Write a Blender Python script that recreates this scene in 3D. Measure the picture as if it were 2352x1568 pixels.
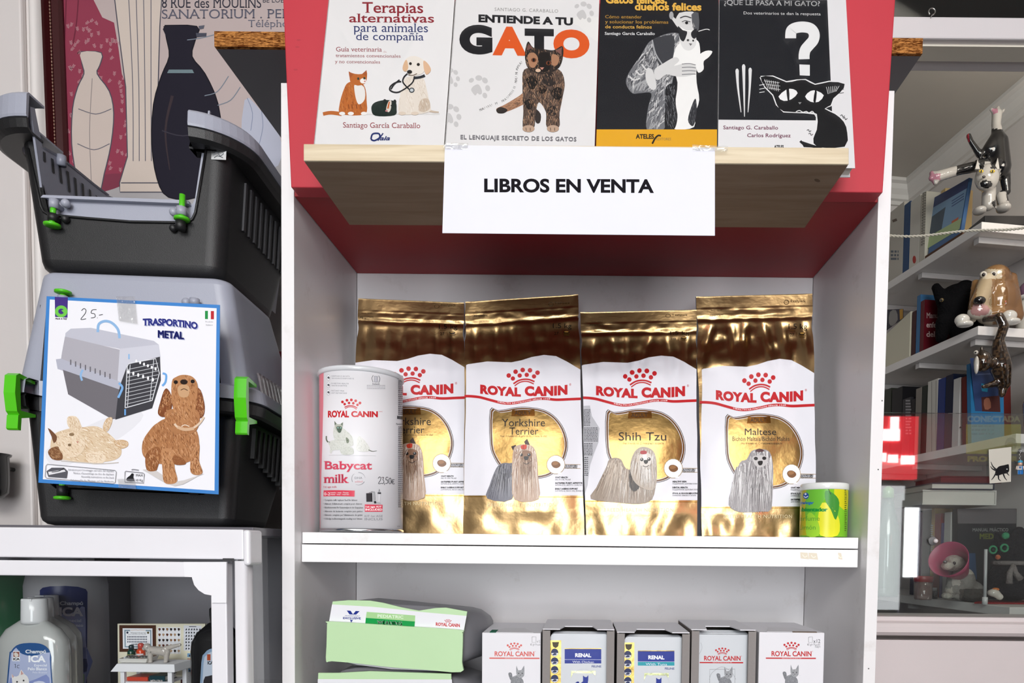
import bpy, bmesh, math, random
from mathutils import Vector, Matrix, geometry, noise
for o in list(bpy.data.objects): bpy.data.objects.remove(o)
SC = bpy.context.scene
COL = SC.collection
# ------------------------------------------------------------------ camera
W, H, FPX = 2352, 1568, 1580.0          # frame and focal length in pixels
CX, CY = 1335.0, 1327.0                 # principal point (shifted lens)
TILT, ROLL, CZ = 0.0424, 0.0100, 1.20
_f = Vector((0, math.cos(TILT), -math.sin(TILT)))
_u0 = Vector((0, math.sin(TILT), math.cos(TILT)))
_r0 = Vector((1, 0, 0))
_r = math.cos(ROLL) * _r0 + math.sin(ROLL) * _u0
_u = -math.sin(ROLL) * _r0 + math.cos(ROLL) * _u0
CAM = Vector((0, 0, CZ))
cd = bpy.data.cameras.new('camera')
cd.sensor_fit = 'HORIZONTAL'; cd.sensor_width = 36.0; cd.lens = FPX * 36.0 / W
cd.shift_x = (W / 2 - CX) / W
cd.shift_y = (CY - H / 2) / W
cd.clip_start = 0.02
cam = bpy.data.objects.new('camera', cd); COL.objects.link(cam)
m = Matrix.Identity(4)
for i in range(3):
    m[i][0] = _r[i]; m[i][1] = _u[i]; m[i][2] = -_f[i]; m[i][3] = CAM[i]
cam.matrix_world = m
SC.camera = cam
# ------------------------------------------------------------------ world, lights, exposure
vs = SC.view_settings
SC.display_settings.display_device = 'sRGB'
vs.view_transform = 'Standard'; vs.look = 'None'; vs.gamma = 1.0; vs.use_curve_mapping = False
vs.exposure = 0.12
SC.cycles.max_bounces = 8; SC.cycles.transparent_max_bounces = 24
SC.cycles.caustics_reflective = False; SC.cycles.caustics_refractive = False
SC.cycles.sample_clamp_indirect = 4.0
wd = bpy.data.worlds.new('room_ambience'); SC.world = wd; wd.use_nodes = True
wd.node_tree.nodes['Background'].inputs[0].default_value = (0.75, 0.78, 0.9, 1)
wd.node_tree.nodes['Background'].inputs[1].default_value = 0.10
def area(name, loc, target, sx, sy, power, color):
    l = bpy.data.lights.new(name, 'AREA'); l.shape = 'RECTANGLE'; l.size = sx; l.size_y = sy
    l.energy = power; l.color = color
    o = bpy.data.objects.new(name, l); COL.objects.link(o); o.location = loc
    o.rotation_euler = (Vector(target) - Vector(loc)).to_track_quat('-Z', 'Y').to_euler()
    return o
area('shop_window_daylight', (0.05, -2.6, 1.45), (0.05, 1.2, 1.35), 1.1, 1.9, 72, (0.95, 0.97, 1.0))
area('ceiling_lamp_panel', (0.0, -1.9, 2.70), (0.0, 1.0, 1.2), 2.6, 1.0, 92, (1.0, 0.98, 0.95))
_l = bpy.data.lights.new('office_fill_light', 'POINT'); _l.energy = 6; _l.color = (1.0, 0.93, 0.82); _l.shadow_soft_size = 0.12  # unseen fill light, added to brighten the office ceiling
_o = bpy.data.objects.new('office_fill_light', _l); COL.objects.link(_o); _o.location = (1.26, 1.62, 2.36)
# ------------------------------------------------------------------ projection helpers
def ray(px, py):
    return ((px - CX) / FPX * _r - (py - CY) / FPX * _u + _f)
def P(px, py, Y):
    """the point of the plane y = Y that the photograph shows at px, py"""
    d = ray(px, py)
    return CAM + d * (Y / d.y)
def PN(px, py, p0, n):
    d = ray(px, py)
    return CAM + d * ((p0 - CAM).dot(n) / d.dot(n))
def PZ(px, py, z):
    d = ray(px, py)
    return CAM + d * ((z - CZ) / d.z)
def XP(px, Y, py=1000): return P(px, py, Y).x
def ZP(py, Y, px=1335): return P(px, py, Y).z
def lin(c):
    if isinstance(c, str):
        c = c.lstrip('#')
        if len(c) == 3: c = ''.join(k * 2 for k in c)
        c = [int(c[i:i + 2], 16) / 255 for i in (0, 2, 4)]
    f = lambda v: v / 12.92 if v <= 0.04045 else ((v + 0.055) / 1.055) ** 2.4
    return tuple(f(v) for v in c[:3])
# ------------------------------------------------------------------ materials: colour comes from the mesh's own colour layer
MATS = {}
def mat(kind, rough=0.5, metal=0.0, spec=0.5, coat=0.0, bump=0.0, bscale=200.0, pat=None, trans=0.0):
    if kind in MATS: return MATS[kind]
    mt = bpy.data.materials.new(kind); mt.use_nodes = True
    nt = mt.node_tree; N = nt.nodes; L = nt.links
    b = N['Principled BSDF']
    at = N.new('ShaderNodeAttribute'); at.attribute_name = 'Col'
    b.inputs['Roughness'].default_value = rough; b.inputs['Metallic'].default_value = metal
    b.inputs['Specular IOR Level'].default_value = spec; b.inputs['Coat Weight'].default_value = coat
    b.inputs['Coat Roughness'].default_value = 0.08
    tc = N.new('ShaderNodeTexCoord')
    src = at.outputs['Color']
    if pat:
        src = pat(nt, tc, src, b)
    else:
        nz = N.new('ShaderNodeTexNoise'); nz.inputs['Scale'].default_value = 9; nz.inputs['Detail'].default_value = 5
        L.new(tc.outputs['Object'], nz.inputs['Vector'])
        mr = N.new('ShaderNodeMapRange'); mr.inputs['To Min'].default_value = 0.96; mr.inputs['To Max'].default_value = 1.03
        L.new(nz.outputs['Fac'], mr.inputs['Value'])
        mx = N.new('ShaderNodeMix'); mx.data_type = 'RGBA'; mx.blend_type = 'MULTIPLY'; mx.inputs[0].default_value = 1
        L.new(src, mx.inputs[6]); L.new(mr.outputs[0], mx.inputs[7]); src = mx.outputs[2]
    L.new(src, b.inputs['Base Color'])
    if bump:
        nb = N.new('ShaderNodeTexNoise'); nb.inputs['Scale'].default_value = bscale; nb.inputs['Detail'].default_value = 3
        L.new(tc.outputs['Object'], nb.inputs['Vector'])
        bp = N.new('ShaderNodeBump'); bp.inputs['Strength'].default_value = bump; bp.inputs['Distance'].default_value = 0.002
        L.new(nb.outputs['Fac'], bp.inputs['Height']); L.new(bp.outputs['Normal'], b.inputs['Normal'])
    MATS[kind] = mt
    return mt
def _mix(nt, a, bcol, fac, mode='MIX'):
    mx = nt.nodes.new('ShaderNodeMix'); mx.data_type = 'RGBA'; mx.blend_type = mode
    for s, v in ((0, fac), (6, a), (7, bcol)):
        if hasattr(v, 'links'): nt.links.new(v, mx.inputs[s])
        elif s == 0: mx.inputs[0].default_value = v
        else: mx.inputs[s].default_value = (*v, 1)
    return mx.outputs[2]
def pat_wood(nt, tc, src, b):
    N, L = nt.nodes, nt.links
    mp = N.new('ShaderNodeMapping'); mp.inputs['Scale'].default_value = (3, 26, 60)
    L.new(tc.outputs['Object'], mp.inputs['Vector'])
    nz = N.new('ShaderNodeTexNoise'); nz.inputs['Scale'].default_value = 2.2; nz.inputs['Detail'].default_value = 6; nz.inputs['Distortion'].default_value = 0.6
    L.new(mp.outputs[0], nz.inputs['Vector'])
    cr = N.new('ShaderNodeValToRGB'); cr.color_ramp.elements[0].position = 0.3; cr.color_ramp.elements[1].position = 0.7
    cr.color_ramp.elements[0].color = (0.74, 0.68, 0.6, 1); cr.color_ramp.elements[1].color = (1, 1, 1, 1)
    L.new(nz.outputs['Fac'], cr.inputs[0])
    return _mix(nt, src, cr.outputs[0], 1.0, 'MULTIPLY')
def pat_chip(nt, tc, src, b):
    N, L = nt.nodes, nt.links
    mp = N.new('ShaderNodeMapping'); mp.inputs['Scale'].default_value = (190, 500, 900)
    L.new(tc.outputs['Object'], mp.inputs['Vector'])
    vo = N.new('ShaderNodeTexVoronoi'); vo.inputs['Scale'].default_value = 1.0
    L.new(mp.outputs[0], vo.inputs['Vector'])
    nz = N.new('ShaderNodeTexNoise'); nz.inputs['Scale'].default_value = 1.3; nz.inputs['Detail'].default_value = 4
    L.new(mp.outputs[0], nz.inputs['Vector'])
    sp = N.new('ShaderNodeSeparateColor'); L.new(vo.outputs['Color'], sp.inputs[0])
    ad = N.new('ShaderNodeMath'); ad.operation = 'MULTIPLY'; L.new(sp.outputs[0], ad.inputs[0]); L.new(nz.outputs['Fac'], ad.inputs[1])
    cr = N.new('ShaderNodeValToRGB')
    cr.color_ramp.elements[0].position = 0.05; cr.color_ramp.elements[1].position = 0.5
    cr.color_ramp.elements[0].color = (0.18, 0.1, 0.05, 1); cr.color_ramp.elements[1].color = (1.0, 0.9, 0.75, 1)
    L.new(ad.outputs[0], cr.inputs[0])
    return _mix(nt, src, cr.outputs[0], 1.0, 'MULTIPLY')
def pat_scuff(nt, tc, src, b):
    """white melamine with a little shelf wear"""
    N, L = nt.nodes, nt.links
    nz = N.new('ShaderNodeTexNoise'); nz.inputs['Scale'].default_value = 14; nz.inputs['Detail'].default_value = 9; nz.inputs['Roughness'].default_value = 0.7
    L.new(tc.outputs['Object'], nz.inputs['Vector'])
    cr = N.new('ShaderNodeValToRGB'); cr.color_ramp.elements[0].position = 0.25; cr.color_ramp.elements[1].position = 0.42
    cr.color_ramp.elements[0].color = (0.86, 0.84, 0.82, 1); cr.color_ramp.elements[1].color = (1, 1, 1, 1)
    L.new(nz.outputs['Fac'], cr.inputs[0])
    return _mix(nt, src, cr.outputs[0], 1.0, 'MULTIPLY')
def pat_knit(nt, tc, src, b):
    N, L = nt.nodes, nt.links
    vo = N.new('ShaderNodeTexVoronoi'); vo.inputs['Scale'].default_value = 160
    L.new(tc.outputs['Object'], vo.inputs['Vector'])
    bp = N.new('ShaderNodeBump'); bp.inputs['Strength'].default_value = 0.7; bp.inputs['Distance'].default_value = 0.003
    L.new(vo.outputs['Distance'], bp.inputs['Height']); L.new(bp.outputs['Normal'], b.inputs['Normal'])
    return src
mat('paint', 0.55, bump=0.06, bscale=60)
mat('wall_paint', 0.45, bump=0.25, bscale=35)
mat('melamine', 0.38, pat=pat_scuff)
mat('lacquer', 0.22, bump=0.05, bscale=30)
mat('pine', 0.6, pat=pat_wood, spec=0.3)
mat('chipboard', 0.9, pat=pat_chip, spec=0.1)
mat('paper', 0.8, spec=0.10)
mat('card', 0.5, spec=0.4, bump=0.04, bscale=80)
mat('gloss_print', 0.30, spec=0.25, bump=0.02, bscale=60)
mat('plastic', 0.38, bump=0.10, bscale=900)
mat('black_plastic', 0.42, bump=0.22, bscale=1400)
mat('shiny_plastic', 0.16)
mat('ceramic', 0.1, coat=0.6)
mat('fabric', 0.95, spec=0.1, pat=pat_knit)
mat('gold_foil', 0.29, metal=1.0, bump=0.42, bscale=42)
mat('bag_film', 0.34, spec=0.30, coat=0.0, bump=0.22, bscale=26)
mat('steel', 0.2, metal=1.0)
mat('card_raw', 0.9, spec=0.1, bump=0.2, bscale=400)
def glassy(name, tint, refl, rough=0.02, bumpy=0.0, bscale=40, alpha=0.0):
    """thin clear sheet: lets light straight through, mirrors by angle"""
    mt = bpy.data.materials.new(name); mt.use_nodes = True
    nt = mt.node_tree; N = nt.nodes; L = nt.links
    for n in list(N): N.remove(n)
    out = N.new('ShaderNodeOutputMaterial'); tr = N.new('ShaderNodeBsdfTransparent'); gl = N.new('ShaderNodeBsdfGlossy')
    tr.inputs[0].default_value = (*tint, 1); gl.inputs['Roughness'].default_value = rough
    fr = N.new('ShaderNodeFresnel'); fr.inputs[0].default_value = 1.5
    mu = N.new('ShaderNodeMath'); mu.operation = 'MULTIPLY'; mu.inputs[1].default_value = refl; L.new(fr.outputs[0], mu.inputs[0])
    mx = N.new('ShaderNodeMixShader'); L.new(mu.outputs[0], mx.inputs[0]); L.new(tr.outputs[0], mx.inputs[1]); L.new(gl.outputs[0], mx.inputs[2])
    if bumpy:
        tc = N.new('ShaderNodeTexCoord'); nb = N.new('ShaderNodeTexNoise'); nb.inputs['Scale'].default_value = bscale; nb.inputs['Detail'].default_value = 2
        nb.inputs['Distortion'].default_value = 1.0
        L.new(tc.outputs['Object'], nb.inputs['Vector'])
        bp = N.new('ShaderNodeBump'); bp.inputs['Strength'].default_value = bumpy; bp.inputs['Distance'].default_value = 0.01
        L.new(nb.outputs['Fac'], bp.inputs['Height']); L.new(bp.outputs['Normal'], gl.inputs['Normal'])
    last = mx.outputs[0]
    if alpha:
        df = N.new('ShaderNodeBsdfDiffuse'); at = N.new('ShaderNodeAttribute'); at.attribute_name = 'Col'
        L.new(at.outputs['Color'], df.inputs[0])
        m2 = N.new('ShaderNodeMixShader'); m2.inputs[0].default_value = alpha; L.new(last, m2.inputs[1]); L.new(df.outputs[0], m2.inputs[2]); last = m2.outputs[0]
    L.new(last, out.inputs[0])
    MATS[name] = mt
    return mt
glassy('pane_glass', (0.93, 0.96, 0.95), 1.6)
glassy('cabinet_glass', (0.97, 0.98, 0.98), 0.35)
glassy('film_wrap', (0.99, 0.99, 0.99), 0.9, 0.10, 0.15, 9)
glassy('clear_tape', (0.97, 0.97, 0.96), 1.6, 0.12, 0.2, 90, 0.05)
glassy('clear_plastic', (0.9, 0.92, 0.92), 2.0, 0.06, 0, 40, 0.35)
glassy('sticker_film', (1, 1, 1), 0.6, 0.1, 0, 40, 0.17)
def emitter(name, color, strength):
    mt = bpy.data.materials.new(name); mt.use_nodes = True
    b = mt.node_tree.nodes['Principled BSDF']
    b.inputs['Base Color'].default_value = (*color, 1); b.inputs['Emission Color'].default_value = (*color, 1)
    b.inputs['Emission Strength'].default_value = strength
    MATS[name] = mt
emitter('sign_red_lit', lin('#e8303a'), 6.0)
emitter('sign_white_lit', (1, 1, 1), 11.0)
emitter('street_light_pane', (0.95, 0.97, 1.0), 4.0)
# ------------------------------------------------------------------ mesh builder
class MB:
    def __init__(s, mat='plastic', color='#888'):
        s.v = []; s.f = []; s.m = []; s.c = []; s.sm = []
        s.mat = mat; s.col = lin(color) if color is not None else (0.5,) * 3
    def add(s, vs, fs, mat=None, color=None, smooth=False):
        b = len(s.v); s.v.extend([tuple(p) for p in vs])
        mt = mat or s.mat; c = lin(color) if color is not None else s.col
        for f in fs:
            s.f.append(tuple(b + i for i in f)); s.m.append(mt); s.c.append(c); s.sm.append(smooth)
        return s
    def bm(s, bm, mat=None, color=None, smooth=False, mtx=None):
        if mtx is not None: bm.transform(mtx)
        bm.verts.index_update()
        s.add([v.co.copy() for v in bm.verts], [[v.index for v in f.verts] for f in bm.faces], mat, color, smooth)
        bm.free(); return s
    def hexa(s, p, bevel=0, mat=None, color=None, seg=2):
        """p: 8 corners - four of the front loop (bl, br, tr, tl), then the same four of the back"""
        bm = bmesh.new(); v = [bm.verts.new(q) for q in p]
        for f in ((0, 1, 2, 3), (5, 4, 7, 6), (4, 0, 3, 7), (1, 5, 6, 2), (3, 2, 6, 7), (4, 5, 1, 0)): bm.faces.new([v[i] for i in f])
        if bevel: bmesh.ops.bevel(bm, geom=bm.edges[:], offset=bevel, segments=seg, profile=0.5, affect='EDGES', clamp_overlap=True)
        bmesh.ops.recalc_face_normals(bm, faces=bm.faces[:])
        return s.bm(bm, mat, color, smooth=False)
    def box(s, x0, x1, y0, y1, z0, z1, bevel=0, mat=None, color=None, seg=2):
        return s.hexa([(x0, y0, z0), (x1, y0, z0), (x1, y0, z1), (x0, y0, z1), (x0, y1, z0), (x1, y1, z0), (x1, y1, z1), (x0, y1, z1)], bevel, mat, color, seg)
    def prism(s, ring, vec, mat=None, color=None, bevel=0, smooth=False, holes=()):
        """flat ring of points (may be concave), extruded by vec"""
        vec = Vector(vec); rings = [[Vector(q) for q in ring]] + [[Vector(q) for q in h] for h in holes]
        tris = geometry.tessellate_polygon(rings)
        flat = [q for r in rings for q in r]; n = len(flat)
        bm = bmesh.new(); a = [bm.verts.new(q) for q in flat]; b = [bm.verts.new(q + vec) for q in flat]
        for t in tris:
            try: bm.faces.new([a[i] for i in t]); bm.faces.new([b[i] for i in reversed(t)])
            except ValueError: pass
        o = 0
        for r in rings:
            k = len(r)
            for i in range(k):
                j = (i + 1) % k
                try: bm.faces.new([a[o + i], a[o + j], b[o + j], b[o + i]])
                except ValueError: pass
            o += k
        bmesh.ops.recalc_face_normals(bm, faces=bm.faces[:])
        return s.bm(bm, mat, color, smooth)
    def loft(s, rings, closed=True, cap=True, mat=None, color=None, smooth=True):
        n = len(rings[0]); vs = [q for r in rings for q in r]; fs = []
        for i in range(len(rings) - 1):
            for j in range(n if closed else n - 1):
                k = (j + 1) % n
                fs.append((i * n + j, i * n + k, (i + 1) * n + k, (i + 1) * n + j))
        if cap and closed:
            fs.append(tuple(reversed(range(n)))); fs.append(tuple((len(rings) - 1) * n + j for j in range(n)))
        return s.add(vs, fs, mat, color, smooth)
    def tube(s, pts, r, n=10, mat=None, color=None, cap=True):
        pts = [Vector(p) for p in pts]; rr = r if isinstance(r, (list, tuple)) else [r] * len(pts)
        rings = []; up = None
        for i, p in enumerate(pts):
            t = (pts[min(i + 1, len(pts) - 1)] - pts[max(i - 1, 0)]).normalized()
            if up is None: up = t.orthogonal().normalized()
            up = (up - t * up.dot(t)).normalized(); sd = t.cross(up)
            rings.append([p + rr[i] * (math.cos(2 * math.pi * k / n) * up + math.sin(2 * math.pi * k / n) * sd) for k in range(n)])
        return s.loft(rings, True, cap, mat, color)
    def lathe(s, c, prof, n=32, axis=(0, 0, 1), mat=None, color=None, sy=1.0, cap=True):
        """prof: (radius, height) from the base up; sy squashes the round along the second axis"""
        ax = Vector(axis).normalized(); a = Vector((1, 0, 0)) if abs(ax.x) < 0.9 else Vector((0, 1, 0))
        a = (a - ax * a.dot(ax)).normalized(); b = ax.cross(a); c = Vector(c)
        rings = [[c + ax * h + r * (math.cos(2 * math.pi * k / n) * a + sy * math.sin(2 * math.pi * k / n) * b) for k in range(n)] for r, h in prof]
        return s.loft(rings, True, cap, mat, color)
    def ball(s, c, r, mat=None, color=None, seg=16, rot=None):
        bm = bmesh.new(); bmesh.ops.create_uvsphere(bm, u_segments=seg, v_segments=seg // 2 + 2, radius=1)
        rx, ry, rz = (r, r, r) if not hasattr(r, '__len__') else r
        mt = Matrix.Translation(Vector(c)) @ (rot.to_4x4() if rot is not None else Matrix.Identity(4)) @ Matrix.Diagonal((rx, ry, rz, 1))
        return s.bm(bm, mat, color, True, mt)
    def obj(s, name, parent=None, origin=None):
        me = bpy.data.meshes.new(name)
        og = Vector(origin) if origin is not None else Vector((0, 0, 0))
        me.from_pydata([tuple(Vector(p) - og) for p in s.v], [], s.f)
        names = list(dict.fromkeys(s.m))
        for k in names: me.materials.append(MATS[k])
        idx = {k: i for i, k in enumerate(names)}
        me.polygons.foreach_set('material_index', [idx[k] for k in s.m])
        me.polygons.foreach_set('use_smooth', s.sm)
        ca = me.color_attributes.new('Col', 'FLOAT_COLOR', 'CORNER')
        buf = []
        for p, c in zip(me.polygons, s.c): buf.extend((c[0], c[1], c[2], 1.0) * p.loop_total)
        ca.data.foreach_set('color', buf)
        me.update()
        o = bpy.data.objects.new(name, me); COL.objects.link(o)
        o.location = og
        if parent is not None:
            w_ = Vector((0, 0, 0)); q = parent
            while q is not None: w_ += q.location; q = q.parent
            o.parent = parent; o.location = og - w_
        return o
def tag(o, label, cat, group=None):
    o['label'] = label; o['category'] = cat
    if group: o['group'] = group
    return o
def thing(name, loc, label, cat, group=None):
    o = bpy.data.objects.new(name, None); COL.objects.link(o); o.location = loc; o.empty_display_size = 0.05
    return tag(o, label, cat, group)
def struct(o):
    o['kind'] = 'structure'; return o
def dup(root, loc, label, group=None):
    r = root.copy(); COL.objects.link(r); r.location = loc; r['label'] = label
    if group: r['group'] = group
    for ch in list(root.children):
        c = ch.copy(); COL.objects.link(c); c.parent = r
        for g in list(ch.children):
            d = g.copy(); COL.objects.link(d); d.parent = c
    return r
# ------------------------------------------------------------------ print: flat shapes, strokes and lettering laid on a surface
def smooth_ring(pts, k=4, closed=True):
    n = len(pts); out = []
    rng = range(n) if closed else range(n - 1)
    for i in rng:
        g = (lambda q: pts[q % n]) if closed else (lambda q: pts[min(max(q, 0), n - 1)])
        p0, p1, p2, p3 = g(i - 1), g(i), g(i + 1), g(i + 2)
        for j in range(k):
            t = j / k
            out.append(tuple(0.5 * ((2 * p1[d]) + (-p0[d] + p2[d]) * t + (2 * p0[d] - 5 * p1[d] + 4 * p2[d] - p3[d]) * t * t + (-p0[d] + 3 * p1[d] - 3 * p2[d] + p3[d]) * t ** 3) for d in (0, 1)))
    if not closed: out.append(tuple(pts[-1]))
    return out
_TXT = {}
def text_tris(s, bold=0.0, shear=0.0, res=6, serif=0.0, space=1.0):
    """lettering at unit size: list of triangles in (x, y up), and its box over the capitals"""
    key = (s, bold, shear, res, serif, space)
    if key in _TXT: return _TXT[key]
    cu = bpy.data.curves.new('lettering', 'FONT'); cu.body = s; cu.size = 1.0; cu.fill_mode = 'FRONT'
    cu.resolution_u = res; fat = bold >= 0.01 and any(ch in 'MWmw?' for ch in s); cu.offset = 0.0 if fat else bold; cu.shear = shear; cu.space_character = space
    ob = bpy.data.objects.new('lettering', cu); COL.objects.link(ob)
    dg = bpy.context.evaluated_depsgraph_get(); me = bpy.data.meshes.new_from_object(ob.evaluated_get(dg))
    bpy.data.objects.remove(ob); bpy.data.curves.remove(cu)
    bm = bmesh.new(); bm.from_mesh(me); bpy.data.meshes.remove(me)
    bmesh.ops.remove_doubles(bm, verts=bm.verts[:], dist=1e-5)
    extra = []
    if serif:
        for e in bm.edges:
            if len(e.link_faces) != 1: continue
            a, b = e.verts[0].co, e.verts[1].co
            if abs(a.y - b.y) > 0.004: continue
            ln = abs(a.x - b.x); y = (a.y + b.y) / 2
            if not 0.045 < ln < 0.24: continue
            my = e.link_faces[0].calc_center_median().y
            if y < 0.06 and y > -0.05 and my > y: sg = 1
            elif my < y and y > 0.4: sg = -1
            else: continue
            x0, x1 = min(a.x, b.x), max(a.x, b.x); t = 0.045
            extra.append([(x0 - serif, y), (x1 + (serif if sg > 0 else 0.02), y), (x1 + (serif if sg > 0 else 0.02), y + sg * t), (x0 - serif, y + sg * t)])
    bmesh.ops.triangulate(bm, faces=bm.faces[:])
    tris = [[(v.co.x, v.co.y) for v in f.verts] for f in bm.faces]
    bm.free()
    if fat: tris = [[(x + dx * bold, y + dy * bold) for x, y in t] for dx, dy in ((0, 0), (1, .8), (-1, .8), (1, -.8), (-1, -.8)) for t in tris]
    tris += [[q[0], q[1], q[2]] for q in extra] + [[q[0], q[2], q[3]] for q in extra]
    xs = [p[0] for t in tris for p in t] or [0, 1]
    _TXT[key] = (tris, min(xs), max(xs))
    return _TXT[key]
CAP, XH = 0.729, 0.547
class Surf:
    """plane seen by the camera: print is given in photograph pixels"""
    def __init__(s, p0, n):
        s.p0 = Vector(p0); s.n = Vector(n).normalized(); s.grid = None
        if s.n.dot(CAM - s.p0) < 0: s.n = -s.n
    def inv(s, x, y): return (x, y)
    def pos(s, a, b): return PN(a, b, s.p0, s.n), s.n
def plane3(a, b, c): return Surf(a, (Vector(b) - Vector(a)).cross(Vector(c) - Vector(a)))
class Art:
    def __init__(s, mb, surf, mat='gloss_print', eps=0.00001, base=3):
        s.mb, s.surf, s.mat, s.eps, s.l = mb, surf, mat, eps, base
        s.T = lambda x, y: (x, y)
    def _emit(s, tris, color, mat=None, step=1):
        T = s.T; S = s.surf
        hp = getattr(S, 'hp', None)
        if S.grid is None and not (hp and any((x - a) * nx + (y - b) * ny < 0 for t in tris for x, y in (T(*p) for p in t) for a, b, nx, ny in hp)):
            vs = []; fs = []; idx = {}
            for t in tris:
                f = []
                for p in t:
                    k = (round(p[0], 3), round(p[1], 3))
                    if k not in idx:
                        q, n = S.pos(*S.inv(*T(*p))); idx[k] = len(vs); vs.append(q + n * s.eps * s.l)
                    f.append(idx[k])
                if len(set(f)) == 3: fs.append(f)
            s.mb.add(vs, fs, mat or s.mat, color)
        else:
            bm = bmesh.new(); idx = {}
            for t in tris:
                f = []
                for p in t:
                    a, b = S.inv(*T(*p)); k = (round(a, 5), round(b, 5))
                    if k not in idx: idx[k] = bm.verts.new((a, b, 0))
                    f.append(idx[k])
                if len(set(f)) == 3:
                    try: bm.faces.new(f)
                    except ValueError: pass
            if getattr(S, 'clip', None):
                for val, sg in ((S.clip[0], -1), (S.clip[1], 1)):
                    if any((v.co.x - val) * sg > 1e-6 for v in bm.verts):
                        bmesh.ops.bisect_plane(bm, geom=bm.verts[:] + bm.edges[:] + bm.faces[:], dist=1e-7, plane_co=(val, 0, 0), plane_no=(sg, 0, 0), clear_outer=True)
            for a_, b_, nx, ny in hp or ():
                bmesh.ops.bisect_plane(bm, geom=bm.verts[:] + bm.edges[:] + bm.faces[:], dist=1e-7, plane_co=(a_, b_, 0), plane_no=(nx, ny, 0), clear_inner=True)
            for ax in (0, 1) if S.grid else ():
                if not bm.verts: break
                lo = min(v.co[ax] for v in bm.verts); hi = max(v.co[ax] for v in bm.verts); g = S.grid[ax]
                if hi - lo < 0.6 * g: continue
                k = math.floor(lo / g) + 1
                while k * g < hi - 1e-6:
                    co = [0, 0, 0]; no = [0, 0, 0]; co[ax] = k * g; no[ax] = 1
                    bmesh.ops.bisect_plane(bm, geom=bm.verts[:] + bm.edges[:] + bm.faces[:], dist=1e-7, plane_co=co, plane_no=no)
                    k += 1
            bm.verts.index_update(); vs = []
            for v in bm.verts:
                q, n = S.pos(v.co.x, v.co.y); vs.append(q + n * s.eps * s.l)
            s.mb.add(vs, [[v.index for v in f.verts] for f in bm.faces], mat or s.mat, color, smooth=True)
            bm.free()
        s.l += step
    def poly(s, pts, color, mat=None, sm=0, holes=(), step=1):
        if sm: pts = smooth_ring(pts, sm)
        rings = [[Vector((x, y, 0)) for x, y in pts]] + [[Vector((x, y, 0)) for x, y in h] for h in holes]
        flat = [(q.x, q.y) for r in rings for q in r]
        s._emit([[flat[i] for i in t] for t in geometry.tessellate_polygon(rings)], color, mat, step)
    def rect(s, x0, y0, x1, y1, color, mat=None, step=1):
        s.poly([(x0, y0), (x1, y0), (x1, y1), (x0, y1)], color, mat, step=step)
    def ell(s, x, y, rx, ry=None, color='#000', rot=0, n=18, mat=None, step=1):
        ry = ry or rx; c, d = math.cos(rot), math.sin(rot)
        s.poly([(x + rx * math.cos(t) * c - ry * math.sin(t) * d, y + rx * math.cos(t) * d + ry * math.sin(t) * c) for t in [2 * math.pi * i / n for i in range(n)]], color, mat, step=step)
    def line(s, pts, w, color, sm=4, w2=None, mat=None, step=1):
        if sm and len(pts) > 2: pts = smooth_ring(pts, sm, False)
        n = len(pts); a, b = [], []
        for i, p in enumerate(pts):
            q0, q1 = pts[max(i - 1, 0)], pts[min(i + 1, n - 1)]
            dx, dy = q1[0] - q0[0], q1[1] - q0[1]; L = math.hypot(dx, dy) or 1
            ww = (w if w2 is None else w + (w2 - w) * i / (n - 1)) / 2
            a.append((p[0] - dy / L * ww, p[1] + dx / L * ww)); b.append((p[0] + dy / L * ww, p[1] - dx / L * ww))
        tris = []
        for i in range(n - 1):
            tris += [[a[i], a[i + 1], b[i + 1]], [a[i], b[i + 1], b[i]]]
        s._emit(tris, color, mat, step)
    def strands(s, roots, tips, n, w, colors, seed=1, sway=3, step_each=12):
        """n tapering hairs between two polylines"""
        rnd = random.Random(seed); R = smooth_ring(roots, 6, False); Tp = smooth_ring(tips, 6, False)
        pick = lambda L, t: L[min(int(t * (len(L) - 1) + 0.5), len(L) - 1)]
        n = int(n * 1.5); w *= .72
        for i in range(n):
            t = rnd.random(); a = pick(R, t); b = pick(Tp, min(1, max(0, t + rnd.uniform(-.05, .05))))
            k0 = rnd.uniform(0, .45); k1 = rnd.uniform(.6, 1.02)
            p = [(a[0] + (b[0] - a[0]) * q + rnd.uniform(-sway, sway) * .5, a[1] + (b[1] - a[1]) * q) for q in (k0, (k0 + k1) / 2, k1)]
            s.line(p, w * rnd.uniform(.5, 1.2), rnd.choice(colors), 3, w2=w * .2, step=0)
            if i % step_each == step_each - 1: s.l += 1
        s.l += 1
    def text(s, t, x0, x1, ybase, ytop, color, bold=0.0, shear=0.0, rise=0.0, serif=0.0, cap=True, warp=None, res=6, space=1.0, mat=None, step=1):
        """fit the words between x0 and x1; ybase is the base line at x0, rise its drop per pixel, ytop the top of the capitals"""
        tr, a, b = text_tris(t, bold, shear, res, serif, space)
        kx = (x1 - x0) / (b - a); ky = (ybase - ytop) / ((CAP if cap else XH) + bold)
        def f(p):
            x = x0 + (p[0] - a) * kx; y = ybase - p[1] * ky + (x - x0) * rise
            if warp: y += warp((x - x0) / (x1 - x0))
            return (x, y)
        s._emit([[f(p) for p in q] for q in tr], color, mat, step)
    def tiny(s, x0, x1, y0, y1, rows, color, seed=0, w=0.5):
        """lines of print too small to read: word-shaped dashes"""
        rnd = random.Random(seed); tris = []; h = (y1 - y0) / rows
        for r in range(rows):
            x = x0; y = y0 + r * h
            while x < x1 - 2:
                k = min(rnd.uniform(4, 14), x1 - x); tris += [[(x, y), (x + k, y), (x + k, y + h * w)], [(x, y), (x + k, y + h * w), (x, y + h * w)]]; x += k + 2.2
        s._emit(tris, color)
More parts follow.
